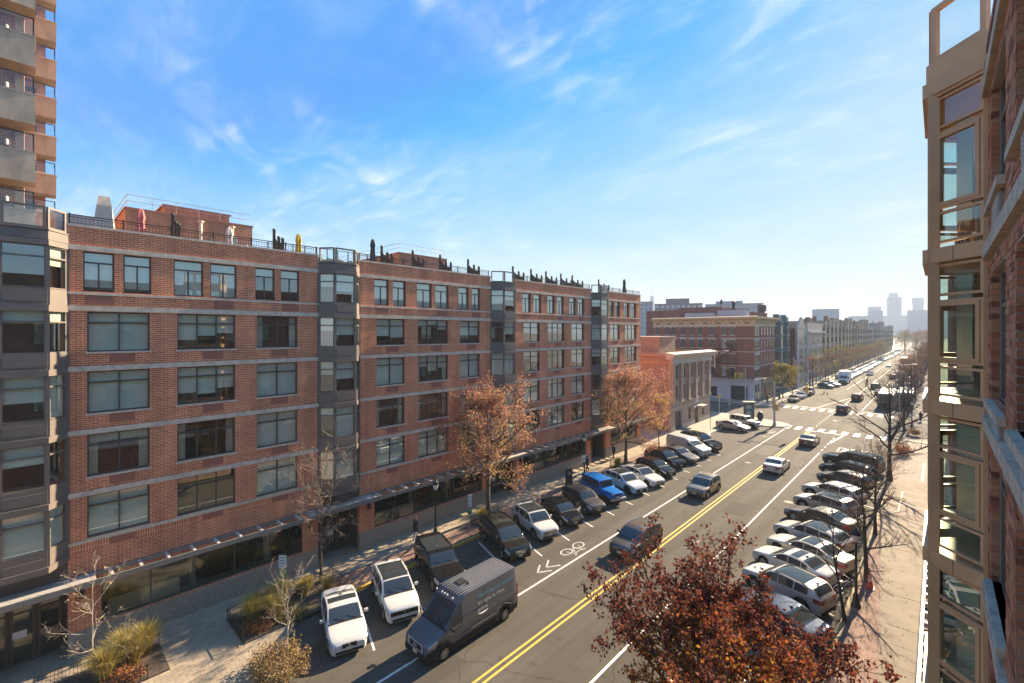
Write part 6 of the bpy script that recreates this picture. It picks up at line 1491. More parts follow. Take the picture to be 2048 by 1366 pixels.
# ============================================================ trees and planting
BARK = mat('bark', (.105, .080, .060), .9, var=.35, vscale=8, stretch=(1, 1, .2))
BARK_D = mat('dark_bark', (.060, .045, .036), .9, var=.35, vscale=8, stretch=(1, 1, .2))
BARK_P = mat('pale_bark', (.36, .30, .235), .9, var=.3, vscale=8)
TWIG = mat('twigs', (.15, .085, .070), .9)
def tree(name, label, x, y, H, th, Rc, seed, r0=.14, nl=14, ns=7, nt=5, nq=0, el=(35, 62), bark=None, twig=None, leaf=None, group=None, lean=(0, 0), z0=.15, leader=.93, env='oval', droop=0.0, cat='tree', wob=.10, tilt=None):
    r = random.Random(seed); rv = lambda s: Vector((r.gauss(0, s), r.gauss(0, s), r.gauss(0, s)))
    t = thing(name, label, cat, (x, y, z0), group=group)
    A, B = MB(), MB(); tips = []
    def limb(p, d, L, ra, n, up, sides, mb, taper=.35, jit=.16):
        pts = [p]; rad = [ra]; d = d.normalized()
        for k in range(n):
            d = (d + rv(jit) + Vector((0, 0, up))).normalized(); p = p + d*(L/n); pts.append(p); rad.append(ra*(1-(1-taper)*(k+1)/n))
        mb.tube(pts, rad, sides, cap=False); return pts, rad
    def at(pts, rad, f):
        q = f*(len(pts)-1); i = min(int(q), len(pts)-2); u = q-i
        return pts[i].lerp(pts[i+1], u), (pts[i+1]-pts[i]).normalized(), rad[i]*(1-u)+rad[i+1]*u
    def around(d, ang, az):
        a = d.orthogonal().normalized(); b = d.cross(a); s = a*math.cos(az)+b*math.sin(az)
        return (d*math.cos(ang)+s*math.sin(ang)).normalized()
    n = 9; pts = [Vector((0, 0, -.05))]; rad = [r0*1.35]; Ht = H*leader
    for k in range(n):
        f = (k+1)/n; pts.append(Vector((lean[0]*f+r.gauss(0, wob*.4)*f, lean[1]*f+r.gauss(0, wob*.4)*f, Ht*f))); rad.append(r0*(1-.88*f))
    A.tube(pts, rad, 8, cap=False)
    for i in range(nl):
        f0 = th/Ht + (1-th/Ht)*(i/(nl-.0))**.9*.96; p, d, ra = at(pts, rad, f0)
        zrel = (f0*Ht-th)/(H-th)
        e = math.sin(math.pi*min(1, .25+.62*zrel))**.7 if env == 'oval' else (1.0-.55*zrel)
        ang = R(90-(el[0]+(el[1]-el[0])*zrel)+r.uniform(-8, 8)); az = i*2.39996+r.uniform(-.4, .4)
        dd = Vector((math.cos(az)*math.sin(ang), math.sin(az)*math.sin(ang), math.cos(ang)))
        L = max(.5, Rc*e*r.uniform(.85, 1.12)/max(.35, math.sin(ang)))
        L = min(L, (H-p.z)/max(.15, math.cos(ang))*1.08) if math.cos(ang) > .2 else L
        lp, lr = limb(p, dd, L, min(ra*.72, r0*.5), 6, .05-droop, 6, A, .22, .10)
        for j in range(ns):
            f1 = .22+.76*(j+r.random()*.6)/ns; p1, d1, r1 = at(lp, lr, min(f1, .99))
            L1 = L*(.50-.22*f1)*r.uniform(.75, 1.25)
            sp, sr = limb(p1, around(d1, R(r.uniform(28, 58)), r.uniform(0, 6.28)), L1, max(r1*.6, .008), 4, .07-droop, 4, B, .3, .15)
            for k in range(nt):
                f2 = .2+.8*(k+r.random()*.5)/nt; p2, d2, r2 = at(sp, sr, min(f2, .99)); L2 = max(.22, L1*(.5-.2*f2))*r.uniform(.7, 1.3)
                tp, tr = limb(p2, around(d2, R(r.uniform(22, 55)), r.uniform(0, 6.28)), L2, max(r2*.55, .006), 3, .06-droop, 3, B, .35, .16)
                tips.append(tp)
                for q in range(nq):
                    p3, d3, r3 = at(tp, tr, .3+.65*(q+r.random())/max(nq, 1)*.99)
                    qp, _ = limb(p3, around(d3, R(r.uniform(20, 55)), r.uniform(0, 6.28)), L2*r.uniform(.35, .6), max(r3*.6, .004), 2, .05, 3, B, .5, .15); tips.append(qp)
    A.build('trunk', bark or BARK, t, smooth=180, uv=False)
    B.build('branches', twig or TWIG, t, smooth=180, uv=False)['kind'] = 'stuff'
    if leaf: leaves(t, tips, r, **leaf)
    return t
def leaves(t, tips, r, n, size, m, spread=.12, name='foliage', zmin=None, shape=.62):
    g = np.random.default_rng(r.randrange(1 << 30)); P = []
    pick = g.integers(0, len(tips), n); fr = g.random(n)**.8
    for k in range(n):
        tp = tips[pick[k]]; q = fr[k]*(len(tp)-1); i = min(int(q), len(tp)-2); v = tp[i].lerp(tp[i+1], q-i); P.append((v.x, v.y, v.z))
    P = np.array(P)+g.normal(0, spread, (n, 3))
    a = g.normal(0, 1, (n, 3)); a /= np.linalg.norm(a, axis=1)[:, None]; c = g.normal(0, 1, (n, 3)); c -= a*(a*c).sum(1)[:, None]; c /= np.linalg.norm(c, axis=1)[:, None]
    up = np.cross(a, c); s = (size*g.uniform(.65, 1.35, n))[:, None]
    V = np.stack([P, P+a*s*.5+c*s*shape*.5+up*s*.08, P+a*s, P+a*s*.5-c*s*shape*.5+up*s*.08], 1).reshape(-1, 3)
    me = bpy.data.meshes.new(name); me.vertices.add(4*n); me.vertices.foreach_set('co', V.astype(np.float32).ravel())
    me.loops.add(4*n); me.loops.foreach_set('vertex_index', np.arange(4*n, dtype=np.int32)); me.polygons.add(n); me.polygons.foreach_set('loop_start', np.arange(0, 4*n, 4, dtype=np.int32))
    me.update(calc_edges=True); me.materials.append(m); o = link(name, me, t); o['kind'] = 'stuff'; return o
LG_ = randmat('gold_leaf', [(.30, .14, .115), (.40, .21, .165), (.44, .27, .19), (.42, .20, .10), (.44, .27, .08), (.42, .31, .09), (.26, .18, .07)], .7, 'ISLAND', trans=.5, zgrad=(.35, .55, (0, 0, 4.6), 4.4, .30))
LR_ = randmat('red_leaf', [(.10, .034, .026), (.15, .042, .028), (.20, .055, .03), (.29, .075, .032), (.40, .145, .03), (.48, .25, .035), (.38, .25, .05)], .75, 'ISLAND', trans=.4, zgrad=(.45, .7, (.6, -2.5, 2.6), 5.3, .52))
LB_ = randmat('brown_leaf', [(.17, .09, .055), (.24, .12, .07), (.30, .17, .10), (.22, .11, .08)], .8, 'ISLAND', trans=.25)
LYG = randmat('yellow_green_leaf', [(.10, .13, .03), (.18, .19, .04), (.28, .23, .05), (.34, .22, .06)], .7, 'ISLAND', trans=.3)
LP_ = randmat('pale_dry_leaf', [(.42, .34, .22), (.36, .25, .12), (.48, .42, .28)], .8, 'ISLAND', trans=.3)
PINKT = mat('pink_twigs', (.27, .165, .13), .9)
tree('gold_tree', 'gold and rust coloured street tree with a full crown, behind the dark minivan', -27.2, 26.1, 9.7, 2.5, 4.1, 21, r0=.20, nl=26, ns=8, nt=6, el=(22, 66), leaf=dict(n=11500, size=.15, m=LG_, spread=.17), twig=PINKT, group='gold street trees on the far pavement')
tree('gold_tree', 'rust and gold street tree behind the black crossovers, before the pale brick corner building', -26.2, 47.0, 10.1, 2.6, 4.3, 22, r0=.20, nl=26, ns=8, nt=6, el=(22, 66), leaf=dict(n=11500, size=.16, m=LG_, spread=.18), twig=PINKT, group='gold street trees on the far pavement')
tree('gold_tree', 'slim rust coloured tree beside the white panel van', -26.0, 55.0, 7.0, 2.2, 2.3, 23, r0=.09, nl=13, ns=6, nt=5, el=(35, 66), leaf=dict(n=2600, size=.15, m=LG_, spread=.14), twig=PINKT, group='gold street trees on the far pavement')
tree('bare_tree', 'nearly bare tree with dry seed heads standing in the fenced planter', -27.1, 12.1, 7.6, 2.0, 2.1, 31, r0=.10, nl=17, ns=7, nt=5, nq=1, el=(38, 68), bark=BARK, twig=mat('pale_twigs', (.26, .19, .155), .9), leaf=dict(n=420, size=.075, m=LP_, spread=.05))
tree('bare_tree', 'bare pale sapling at the left bottom corner in front of the entrance doors', -27.4, 2.0, 4.75, 1.1, 1.75, 33, r0=.05, nl=11, ns=5, nt=3, nq=1, el=(12, 62), bark=BARK_P, twig=BARK_P, leaf=dict(n=85, size=.11, m=LP_, spread=.03), env='cone')
tree('bare_tree', 'thin bare sapling growing out of the low leafy bush', -21.7, 8.15, 4.3, 1.2, 1.15, 34, r0=.035, nl=11, ns=5, nt=3, el=(40, 70), bark=BARK_P, twig=BARK_P)
tree('bare_tree', 'short bare twig sapling in the grass clump at the bottom left', -26.4, 3.0, 2.4, .7, .8, 35, r0=.02, nl=7, ns=4, nt=2, el=(30, 65), bark=BARK_P, twig=BARK_P)
tree('red_maple', 'big dark red and orange tree in the foreground at the bottom', -4.75, 14.9, 6.25, 1.5, 4.3, 41, r0=.20, nl=28, ns=9, nt=6, nq=1, el=(24, 68), bark=BARK_D, twig=mat('dark_twigs', (.085, .055, .048), .9), leaf=dict(n=36000, size=.105, m=LR_, spread=.075, shape=.8), z0=.14, lean=(-.7, -.1))
RG_ = 'bare trees along the right pavement'
tree('bare_tree', 'bare multi-branched dark tree next to the orange cone', -3.2, 34.9, 7.4, 1.9, 2.6, 51, r0=.13, nl=14, ns=7, nt=5, nq=1, el=(28, 66), bark=BARK_D, twig=BARK_D, group=RG_, lean=(-.3, .3))
tree('bare_tree', 'dark tree with a few brown leaves left, behind the silver crossovers', -3.5, 43.6, 6.6, 1.8, 2.2, 52, r0=.12, nl=14, ns=7, nt=5, nq=1, el=(28, 66), bark=BARK_D, twig=BARK_D, leaf=dict(n=700, size=.09, m=LB_, spread=.08), group=RG_)
tree('bare_tree', 'broad bare dark tree before the crossing, spreading over the three dark cars', -3.7, 60.5, 10.6, 2.6, 5.4, 53, r0=.22, nl=15, ns=8, nt=6, nq=1, el=(18, 62), bark=BARK_D, twig=BARK_D, group=RG_)
tree('bare_tree', 'leaning bare trunk at the tip of the red tree, beside the lamp post', -3.6, 29.4, 5.8, 1.6, 1.7, 54, r0=.09, nl=10, ns=6, nt=4, nq=1, el=(35, 66), bark=BARK_D, twig=BARK_D, group=RG_, lean=(-.9, .7))
# beyond the crossing
tree('street_tree', 'small yellow-green tree in leaf by the red corner building', -26.3, 119.5, 7.3, 2.3, 3.0, 61, r0=.13, nl=16, ns=6, nt=5, leaf=dict(n=3600, size=.26, m=LYG, spread=.2))
tree('street_tree', 'slight rust coloured tree just right of the yellow-green tree', -26.2, 128.5, 6.5, 2.2, 1.7, 62, r0=.09, nl=10, ns=5, nt=4, leaf=dict(n=700, size=.2, m=LB_, spread=.15))
LEAFLESS = 'trees up the far street'
r4 = random.Random(4)
protos = [tree('street_tree', 'brown-leaved half-bare tree past the stone gable on the left pavement', -26.4, 150, 8.0, 2.4, 3.0, 71, r0=.13, nl=11, ns=5, nt=4, leaf=dict(n=900, size=.24, m=LB_, spread=.2), group=LEAFLESS), tree('street_tree', 'thin tree with sparse yellow-green leaves beside the white box truck', -26.4, 159, 8.5, 2.4, 3.2, 72, r0=.13, nl=11, ns=5, nt=4, leaf=dict(n=500, size=.24, m=LYG, spread=.2), group=LEAFLESS),
          tree('street_tree', 'dark bare tree in the row up the far right pavement', -3.9, 92, 9.5, 2.5, 3.6, 73, r0=.17, nl=13, ns=6, nt=5, bark=BARK_D, twig=BARK_D, group=LEAFLESS), tree('street_tree', 'dark bare tree in the row up the far right pavement', -4.2, 112, 9.0, 2.5, 3.4, 74, r0=.15, nl=13, ns=6, nt=5, bark=BARK_D, twig=BARK_D, leaf=dict(n=700, size=.24, m=LB_, spread=.2), group=LEAFLESS)]
for p in protos: pass
index_kids(None)
for k in range(26):
    o = copy_tree(protos[k % 2]); o.location = (-26.4+r4.uniform(-.4, .4), 168+k*9.2+r4.uniform(-1.5, 1.5), .15); o.rotation_euler = (0, 0, r4.uniform(0, 6)); s = r4.uniform(.8, 1.2); o.scale = (s, s, s)
    o['label'] = 'hazy half-bare tree in the row along the tan buildings'
for k in range(30):
    if 0 < k < 2: continue
    o = copy_tree(protos[2 + k % 2]); o.location = (-4.1+r4.uniform(-.5, .5), 103+k*8.3+r4.uniform(-1.5, 1.5), .0); o.rotation_euler = (0, 0, r4.uniform(0, 6)); s = r4.uniform(.85, 1.2); o.scale = (s, s, s)
for k in range(46):
    o = copy_tree(protos[(1, 3, 0, 3)[k % 4]]); o.location = (-15.5+r4.uniform(-16, 16), 430+k*13, 0); o.rotation_euler = (0, 0, r4.uniform(0, 6)); s = r4.uniform(1.1, 1.9); o.scale = (s, s, s); o['label'] = 'distant hazy tree closing the end of the street'
def bush(name, label, cx, cy, rx, ry, h, n, size, m, seed, cat='bush', z0=.15, group=None, stems=True, cone=0.0):
    t = thing(name, label, cat, (cx, cy, z0), group=group); r = random.Random(seed); tips = []
    b = MB()
    for k in range(max(30, n//50)):
        a = r.uniform(0, 6.283); q = math.sqrt(r.random()); e = h*(1-.55*q*q)*r.uniform(.7, 1.12)
        p0 = Vector((rx*q*.6*math.cos(a), ry*q*.6*math.sin(a), 0)); p2 = Vector((rx*q*math.cos(a)*1.05+r.gauss(0, .05), ry*q*math.sin(a)*1.05+r.gauss(0, .05), e)); p1 = p0.lerp(p2, .5)+Vector((r.gauss(0, .06), r.gauss(0, .06), .05))
        b.tube([p0, p1, p2], [.012, .008, .004], 3, cap=False); tips.append([p1*.7+p0*.3, p1, p2])
    b.build('stems', TWIG, t, uv=False)['kind'] = 'stuff'; leaves(t, tips, r, n, size, m, spread=.10)
    return t
def grass(name, label, cx, cy, rx, ry, h, n, m, seed, group=None, z0=.15):
    t = thing(name, label, 'grass clump', (cx, cy, z0), group=group); r = random.Random(seed); b = MB()
    hubs = [(r.uniform(-rx, rx)*.8, r.uniform(-ry, ry)*.8) for _ in range(max(1, int(rx*ry*6)))]
    for k in range(n):
        hx, hy = r.choice(hubs); a = r.uniform(0, 6.283); l = h*r.uniform(.6, 1.15); out = l*r.uniform(.1, .75); w = .010
        dx, dy = math.cos(a), math.sin(a); x0, y0 = hx+r.gauss(0, .07), hy+r.gauss(0, .07)
        p = [Vector((x0, y0, 0)), Vector((x0+dx*out*.35, y0+dy*out*.35, l*.65)), Vector((x0+dx*out, y0+dy*out, l*.95 if out < l*.4 else l*.8))]
        s = Vector((-dy, dx, 0))*w
        b.face([p[0]-s, p[0]+s, p[1]+s*.9, p[1]-s*.9]); b.face([p[1]-s*.9, p[1]+s*.9, p[2]])
    b.build('blades', m, t, uv=False)['kind'] = 'stuff'; return t
GY = randmat('grass_blade', [(.30, .25, .06), (.42, .33, .09), (.36, .30, .06), (.55, .42, .18), (.24, .21, .06)], .8, 'ISLAND', trans=.35)
GYY = randmat('yellow_grass_blade', [(.36, .30, .04), (.46, .36, .05), (.30, .27, .05)], .8, 'ISLAND', trans=.35)
LRU = randmat('rust_leaf', [(.26, .10, .04), (.33, .14, .06), (.22, .075, .035), (.34, .20, .08)], .8, 'ISLAND', trans=.3)
LBU = randmat('bush_leaf', [(.30, .19, .10), (.38, .27, .14), (.22, .19, .06), (.32, .16, .06), (.42, .33, .19)], .8, 'ISLAND', trans=.3, zgrad=(1.2, .6))
SOIL = mat('planter_soil', (.085, .06, .042), .95, var=.4, vscale=6, bump=.5)
def planter(label, x0, x1, y0, y1, fences, h=.62):
    t = thing('fenced_planter', label, 'planter', (x0, y0, .15)); b = MB(); b.box(0, x1-x0, 0, y1-y0, 0, .06); b.build('soil_bed', SOIL, t)
    for (a, c) in fences:
        p, q = Vector((a[0]-x0, a[1]-y0, 0)), Vector((c[0]-x0, c[1]-y0, 0)); L = (q-p).length; n = max(2, round(L/.12)); d = (q-p)/n
        b = MB(); b.tube([p+Vector((0, 0, h)), q+Vector((0, 0, h))], .02, 4); b.tube([p+Vector((0, 0, .12)), q+Vector((0, 0, .12))], .015, 4)
        for k in range(n+1): v = p+d*k; b.tube([v, v+Vector((0, 0, h+(.06 if k in (0, n) else 0)))], .022 if k in (0, n) else .009, 4)
        b.build('low_rail', BLACK, t, uv=False)
    return t
planter('long fenced planter of tall grass and rust coloured low plants, left of the white saloon', -27.25, -24.6, 7.2, 12.9, [((-27.25, 7.2), (-24.5, 7.2)), ((-27.25, 7.2), (-27.25, 12.9)), ((-27.25, 12.9), (-25.3, 12.9)), ((-25.3, 12.9), (-24.75, 11.9))])
grass('grass_clump', 'tall olive grass clump at the near end of the long fenced planter', -26.2, 9.0, .95, 1.5, 1.35, 6500, GY, 3)
grass('grass_clump', 'olive grass around the trunk at the far end of the long fenced planter', -26.5, 11.5, .7, 1.1, .95, 3200, GY, 4)
bush('rust_plants', 'low rust coloured plants along the near corner of the long fenced planter', -25.3, 8.0, .75, .7, .5, 1500, .085, LRU, 5, cat='plants')
bush('rust_plants', 'low orange plants at the far corner of the long fenced planter', -25.5, 12.2, .45, .5, .5, 700, .085, LRU, 6, cat='plants')
bush('yellow_plants', 'low yellow-green plants on the street side of the long fenced planter', -24.95, 9.6, .5, .8, .45, 900, .08, LYG, 7, cat='plants')
bush('leafy_bush', 'broad tan and green leafy bush at the end of the kerb, bottom centre', -21.5, 7.7, 1.5, 1.25, 1.15, 5200, .085, LBU, 8)
planter('planter at the bottom left with a tall grass clump', -27.7, -25.2, .2, 4.4, [((-27.7, 4.4), (-27.7, .2)), ((-25.2, .2), (-25.2, 3.6))])
grass('grass_clump', 'tall yellow-green grass clump at the bottom left', -26.8, 3.1, .75, 1.2, 1.5, 5500, GY, 9)
bush('rust_plants', 'low red-brown plants beside the bottom left grass clump', -25.8, 2.9, .6, .8, .5, 1500, .085, LRU, 10, cat='plants')
planter('small fenced bed with yellow grass behind the dark minivan', -27.1, -25.35, 24.0, 27.2, [((-27.1, 24), (-25.35, 24)), ((-27.1, 24), (-27.1, 27.2))])
grass('grass_clump', 'bright yellow grass clump behind the dark minivan', -26.6, 24.9, .4, .5, 1.05, 1100, GYY, 11)
planter('small fenced bed with yellow grass at the foot of the rust and gold tree', -27.1, -25.35, 45.0, 48.2, [((-27.1, 45), (-25.35, 45)), ((-27.1, 45), (-27.1, 48.2))])
grass('grass_clump', 'bright yellow grass clump at the foot of the rust and gold tree', -26.5, 45.6, .7, .6, 1.05, 1500, GYY, 12)
grass('grass_clump', 'yellow grass tuft by the slim rust tree and the panel van', -26.4, 54.0, .4, .5, .9, 700, GYY, 13)
bush('autumn_bush', 'round yellow and rust bush in the tree bed past the crossing on the right', -2.7, 89.8, .8, .9, 1.0, 1600, .11, LBU, 14)
bush('autumn_bush', 'low orange bush behind the broad bare tree on the right', -3.2, 74.0, .9, 1.6, 1.6, 2200, .11, LRU, 15)
# fallen leaves
def litter(name, spots, n, m, seed, z):
    g = random.Random(seed); b = MB()
    for k in range(n):
        x0, x1, y0, y1 = g.choice(spots); v = Vector((g.uniform(x0, x1), g.uniform(y0, y1), z+g.uniform(0, .012))); s = g.uniform(.03, .06); a = g.uniform(0, 6.3)
        u = Vector((math.cos(a), math.sin(a), g.uniform(-.2, .3)))*s; w = Vector((-math.sin(a), math.cos(a), g.uniform(-.2, .3)))*s*.7
        b.face([v-u, v+w, v+u, v-w])
    o = b.build(name, m, None, uv=False); o['kind'] = 'stuff'; return o
litter('fallen_leaves', [(-27, -25.2, 24, 60), (-28, -25.2, 44, 56), (-27, -25.2, 10, 24)], 900, LRU, 3, .16)
litter('fallen_leaves', [(-3.6, -1.0, 20, 48), (-3.6, .3, 48, 84), (-3.6, -2.2, 18, 40), (-3.5, .3, 58, 76)], 650, LB_, 4, .175)
litter('fallen_leaves', [(-25, -19, 10, 60), (-9, -4, 20, 66), (-8, -4, 12, 24)], 500, LRU, 5, .006)
# ============================================================ street furniture
def street_lamp(label, x, y, z=.15, h=4.3, group='black street lamps with acorn heads'):
    t = thing('street_lamp', label, 'street lamp', (x, y, z), group=group)
    b = MB(); b.lathe([(.23, 0), (.23, .12), (.17, .2), (.15, .62), (.10, .70), (.075, .8), (.062, 2.2), (.055, h-.85), (.10, h-.80), (.07, h-.72)], 10); b.build('post', BLACK, t, smooth=40)
    b = MB(); b.lathe([(.13, h-.72), (.20, h-.45), (.22, h-.32)], 10); b.build('lamp_glass', mat('lamp_glass_white', (.72, .70, .64), .3), t, smooth=40)
    b = MB(); b.lathe([(.25, h-.33), (.24, h-.28), (.15, h-.12), (.06, h-.05), (.03, h+.06), (.001, h+.10)], 10); b.build('cap', BLACK, t, smooth=40)
    return t
street_lamp('black street lamp on the far pavement behind the black wagon', -27.05, 20.6)
t = street_lamp('black street lamp with a pale green sign beside the blue off-roader', -26.85, 39.6, h=4.6)
t2 = thing('parking_sign', 'pale green sign strapped to the lamp post by the blue off-roader', 'sign', (-26.78, 39.6, 2.0))
b = MB(); b.box(0, .03, -.62, .1, -.1, .62); b.build('sign_plate', mat('pale_green_sign', (.50, .58, .52), .5), t2); 
for k in range(3): b = MB(); b.box(.031, .036, -.5+.2*k, -.4+.2*k, .18, .3); b.build('sign_mark', mat('dark_green_sign', (.03, .12, .09), .5), t2)
street_lamp('black street lamp on the right kerb beside the bicycle', -3.35, 31.4, .145)
street_lamp('black street lamp at the corner by the red corner building', -26.6, 118.0)
street_lamp('black street lamp past the stone gable on the left pavement', -25.9, 148.0, h=5.2)
street_lamp('black street lamp on the right pavement beyond the bus', -3.2, 98.0, 0)
for k in range(7): street_lamp('distant black street lamp along the tan buildings', -25.9, 176+k*24)
def sign_post(label, x, y, h, plates, z=.15, m=STEEL, cat='sign', rot=0):
    t = thing('street_sign', label, cat, (x, y, z), R(rot)); b = MB(); b.box(-.03, .03, -.03, .03, 0, h); b.build('post', m, t)
    for (za, zb, w, pm, lines) in plates:
        b = MB(); b.box(.031, .048, -w/2, w/2, za, zb); p = b.build('sign_plate', pm, t)
        n = lines
        for k in range(n):
            zz = zb-(zb-za)*(k+.8)/(n+.6); b = MB(); b.box(.049, .053, -w*.38, w*(.38-.12*(k % 2)), zz-.02, zz+.02); b.build('sign_text_line', mat('sign_text_grey', (.12, .13, .15), .5), p)
    return t
SW = mat('sign_white', (.60, .62, .64), .5); SG = mat('sign_green', (.05, .33, .09), .5); SY = mat('sign_ochre', (.55, .38, .08), .5)
sign_post('white notice above a bright green plate on a thin post in the long planter', -27.3, 10.0, 2.45, [(1.72, 2.45, .46, SW, 4), (1.22, 1.64, .44, SG, 1)], rot=-52)
sign_post('tall narrow white sign over a small green plate, by the gold tree', -26.2, 23.2, 2.75, [(1.85, 2.75, .32, SW, 4), (1.25, 1.6, .30, SG, 1)], rot=-30)
sign_post('thin dark signpost on the sunny pavement before the pale brick building', -25.9, 72.6, 3.9, [(1.9, 3.7, .22, BLACK, 0)], rot=0, m=BLACK)
sign_post('ochre sign on a pale post at the side street corner', -30.2, 89.3, 3.4, [(2.8, 3.4, .55, SY, 0)], m=WHITE, rot=-50)
sign_post('grey sign seen from behind on a thin post behind the grey off-roader', -27.4, 86.2, 3.0, [(2.1, 2.9, .6, STEEL, 0)], rot=60)
# traffic signals
YEL = mat('signal_yellow', (.55, .36, .06), .5)
def signal_head(t, loc, rot, n=3):
    b = MB(); b.box(-.16, .16, -.20, .20, -.55, .55); h = b.build('signal_head', YEL, t, loc=loc, rotz=rot)
    for k, c in enumerate(((.18, .02, .02), (.2, .12, .02), (.03, .14, .06))):
        q = MB(); q.lathe([(.12, .16), (.14, .30), (.13, .30), (.11, .17), (.001, .17)], 10, (0, 0, .35-.35*k), axis='x', cap=False); q.build('signal_lens', mat('lens_%d' % k, c, .3), h)
t = thing('traffic_signal', 'grey signal pole with a row of yellow signal heads at the red corner building', 'traffic light', (-30.4, 105.9, .15))
b = MB(); b.lathe([(.28, 0), (.26, .3), (.16, 1.2), (.12, 7.2), (.10, 7.6)], 10); b.build('pole', mat('signal_grey', (.40, .38, .36), .6), t)
b = MB(); b.tube([(0, 0, 6.2), (-1.6, -1.9, 6.3)], .07, 6); b.build('arm', mat('signal_grey', (.40, .38, .36), .6), t)
for k in range(4): signal_head(t, (-.25-.42*k, -.30-.50*k, 5.95), R((0, 40, -90, -140)[k]))
t = thing('traffic_signal', 'grey signal pole with a long arm on the rounded kerb corner', 'traffic light', (-19.55, 83.3, .15))
b = MB(); b.lathe([(.30, 0), (.28, .35), (.19, .5), (.15, 1.6), (.13, 6.6), (.11, 7.0)], 10); b.build('pole', mat('signal_grey', (.40, .38, .36), .6), t)
b = MB(); b.tube([(0, 0, 6.2), (2.2, .02, 6.45), (4.4, 0, 6.5)], [.07, .055, .045], 6); b.build('arm', mat('signal_grey', (.40, .38, .36), .6), t)
signal_head(t, (4.45, .05, 6.2), R(90)); signal_head(t, (.35, .1, 3.0), R(90)); signal_head(t, (-.1, .3, 3.6), R(150))
b = MB(); b.box(-.28, .28, -.06, -.03, 2.5, 3.2); b.build('sign_plate', mat('signal_grey', (.40, .38, .36), .6), t)
b = MB(); b.box(-.7, .9, -.02, .02, 6.75, 6.98); b.build('street_name_plate', mat('street_green', (.03, .16, .08), .5), t)
t = thing('traffic_signal', 'dark signal pole with a black cross arm over the far left pavement', 'traffic light', (-25.6, 149.5, .15))
b = MB(); b.lathe([(.25, 0), (.16, .9), (.12, 7.6)], 8); b.tube([(0, 0, 7.2), (5.2, -.4, 7.3)], .06, 5); b.build('pole', BLACK, t); signal_head(t, (5, -.4, 6.9), R(90))
for (x, y, lab) in ((-5.0, 103.5, 'tall pale lamp post with a curved arm beside the bus'), (-29.3, 84.3, 'curved grey street light on the corner of the pale brick building')):
    t = thing('arm_light', lab, 'street lamp', (x, y, 0)); b = MB(); top = 9.0 if x > -20 else 11.2
    b.tube([(0, 0, 0 if x > -20 else 9.2), (0, 0, top), (.7, 0, top+.7), (1.7, 0, top+.9)], [.10, .07, .05, .04], 7); b.build('pole', STEEL, t)
    b = MB(); b.cbox((2.0, 0, top+.88), (.7, .28, .16)); o = b.build('lamp_head', WHITE, t); bev(o, .05)
# advertising panel, litter bin, pay station, cones, bicycle
t = thing('advertising_panel', 'dark glazed advertising panel with a small roof beside the grey off-roader', 'panel', (-24.3, 86.6, .15), R(-50))
b = MB(); b.box(-.18, .18, -.85, .85, .25, 2.9); b.box(-.14, .14, -.8, .8, 0, .25); b.build('panel_case', mat('panel_green', (.045, .06, .055), .4), t); b = MB(); b.box(-.6, .6, -1.0, 1.0, 2.9, 3.05); b.build('roof', mat('tan_fascia', (.34, .28, .19), .7), t)
b = MB(); b.box(.185, .195, -.7, .7, .5, 2.7); f = b.build('poster', mat('poster_teal', (.05, .12, .12), .2), t)
for k, (w, z) in enumerate(((.5, 2.2), (.6, 1.9), (.4, 1.2), (.55, .95))): b = MB(); b.box(.197, .2, -w, w*.6, z, z+.13); b.build('poster_line', mat('poster_pale', (.5, .5, .46), .5), f)
t = thing('litter_bin', 'black barrel-shaped litter bin with a domed lid on the rounded corner', 'bin', (-22.6, 87.0, .15))
b = MB(); b.lathe([(.30, 0), (.46, .25), (.52, .65), (.46, 1.0), (.40, 1.05), (.42, 1.12), (.28, 1.32), (.10, 1.40), (.10, 1.52), (.001, 1.56)], 14); b.build('bin_body', BLACK, t, smooth=50)
t = thing('pay_station', 'black upright parking pay station behind the dark grey crossover', 'pay station', (-26.5, 36.4, .15), R(-30))
b = MB(); b.box(-.18, .18, -.32, .32, 0, 1.75); o = b.build('case', BLACK, t); bev(o, .03); b = MB(); b.box(.181, .19, -.2, .2, 1.2, 1.55); b.build('screen', mat('screen_grey', (.2, .22, .22), .2), t); b = MB(); b.tube([(0, 0, 1.75), (0, 0, 1.95)], .03, 6); b.ball((0, 0, 2.0), .07, 8); b.build('beacon', mat('beacon_pink', (.6, .42, .38), .5), t)
ORA = mat('cone_orange', (.62, .075, .03), .5)
for (x, y, z, s, lab) in ((-2.98, 34.2, .15, 1.15, 'red-orange traffic cone with pale bands at the foot of the bare tree'), (-20.9, 136.0, 0, 1.0, 'left one of two orange cones on the road before the blue hatchback'), (-20.0, 134.5, 0, 1.0, 'right one of two orange cones on the road before the blue hatchback')):
    t = thing('traffic_cone', lab, 'cone', (x, y, z)); t.scale = (s, s, s)
    b = MB(); b.box(-.19, .19, -.19, .19, 0, .04); b.build('base', ORA, t); b = MB(); b.lathe([(.145, .04), (.105, .30), (.032, .76), (.001, .77)], 14); b.build('cone_body', ORA, t, smooth=40)
    for (r0, z0, r1, z1) in ((.1, .36, .076, .50), (.062, .58, .05, .66)): b = MB(); b.lathe([(r0+.003, z0), (r1+.003, z1)], 14); b.build('band', mat('cone_band', (.75, .62, .55), .4), t)
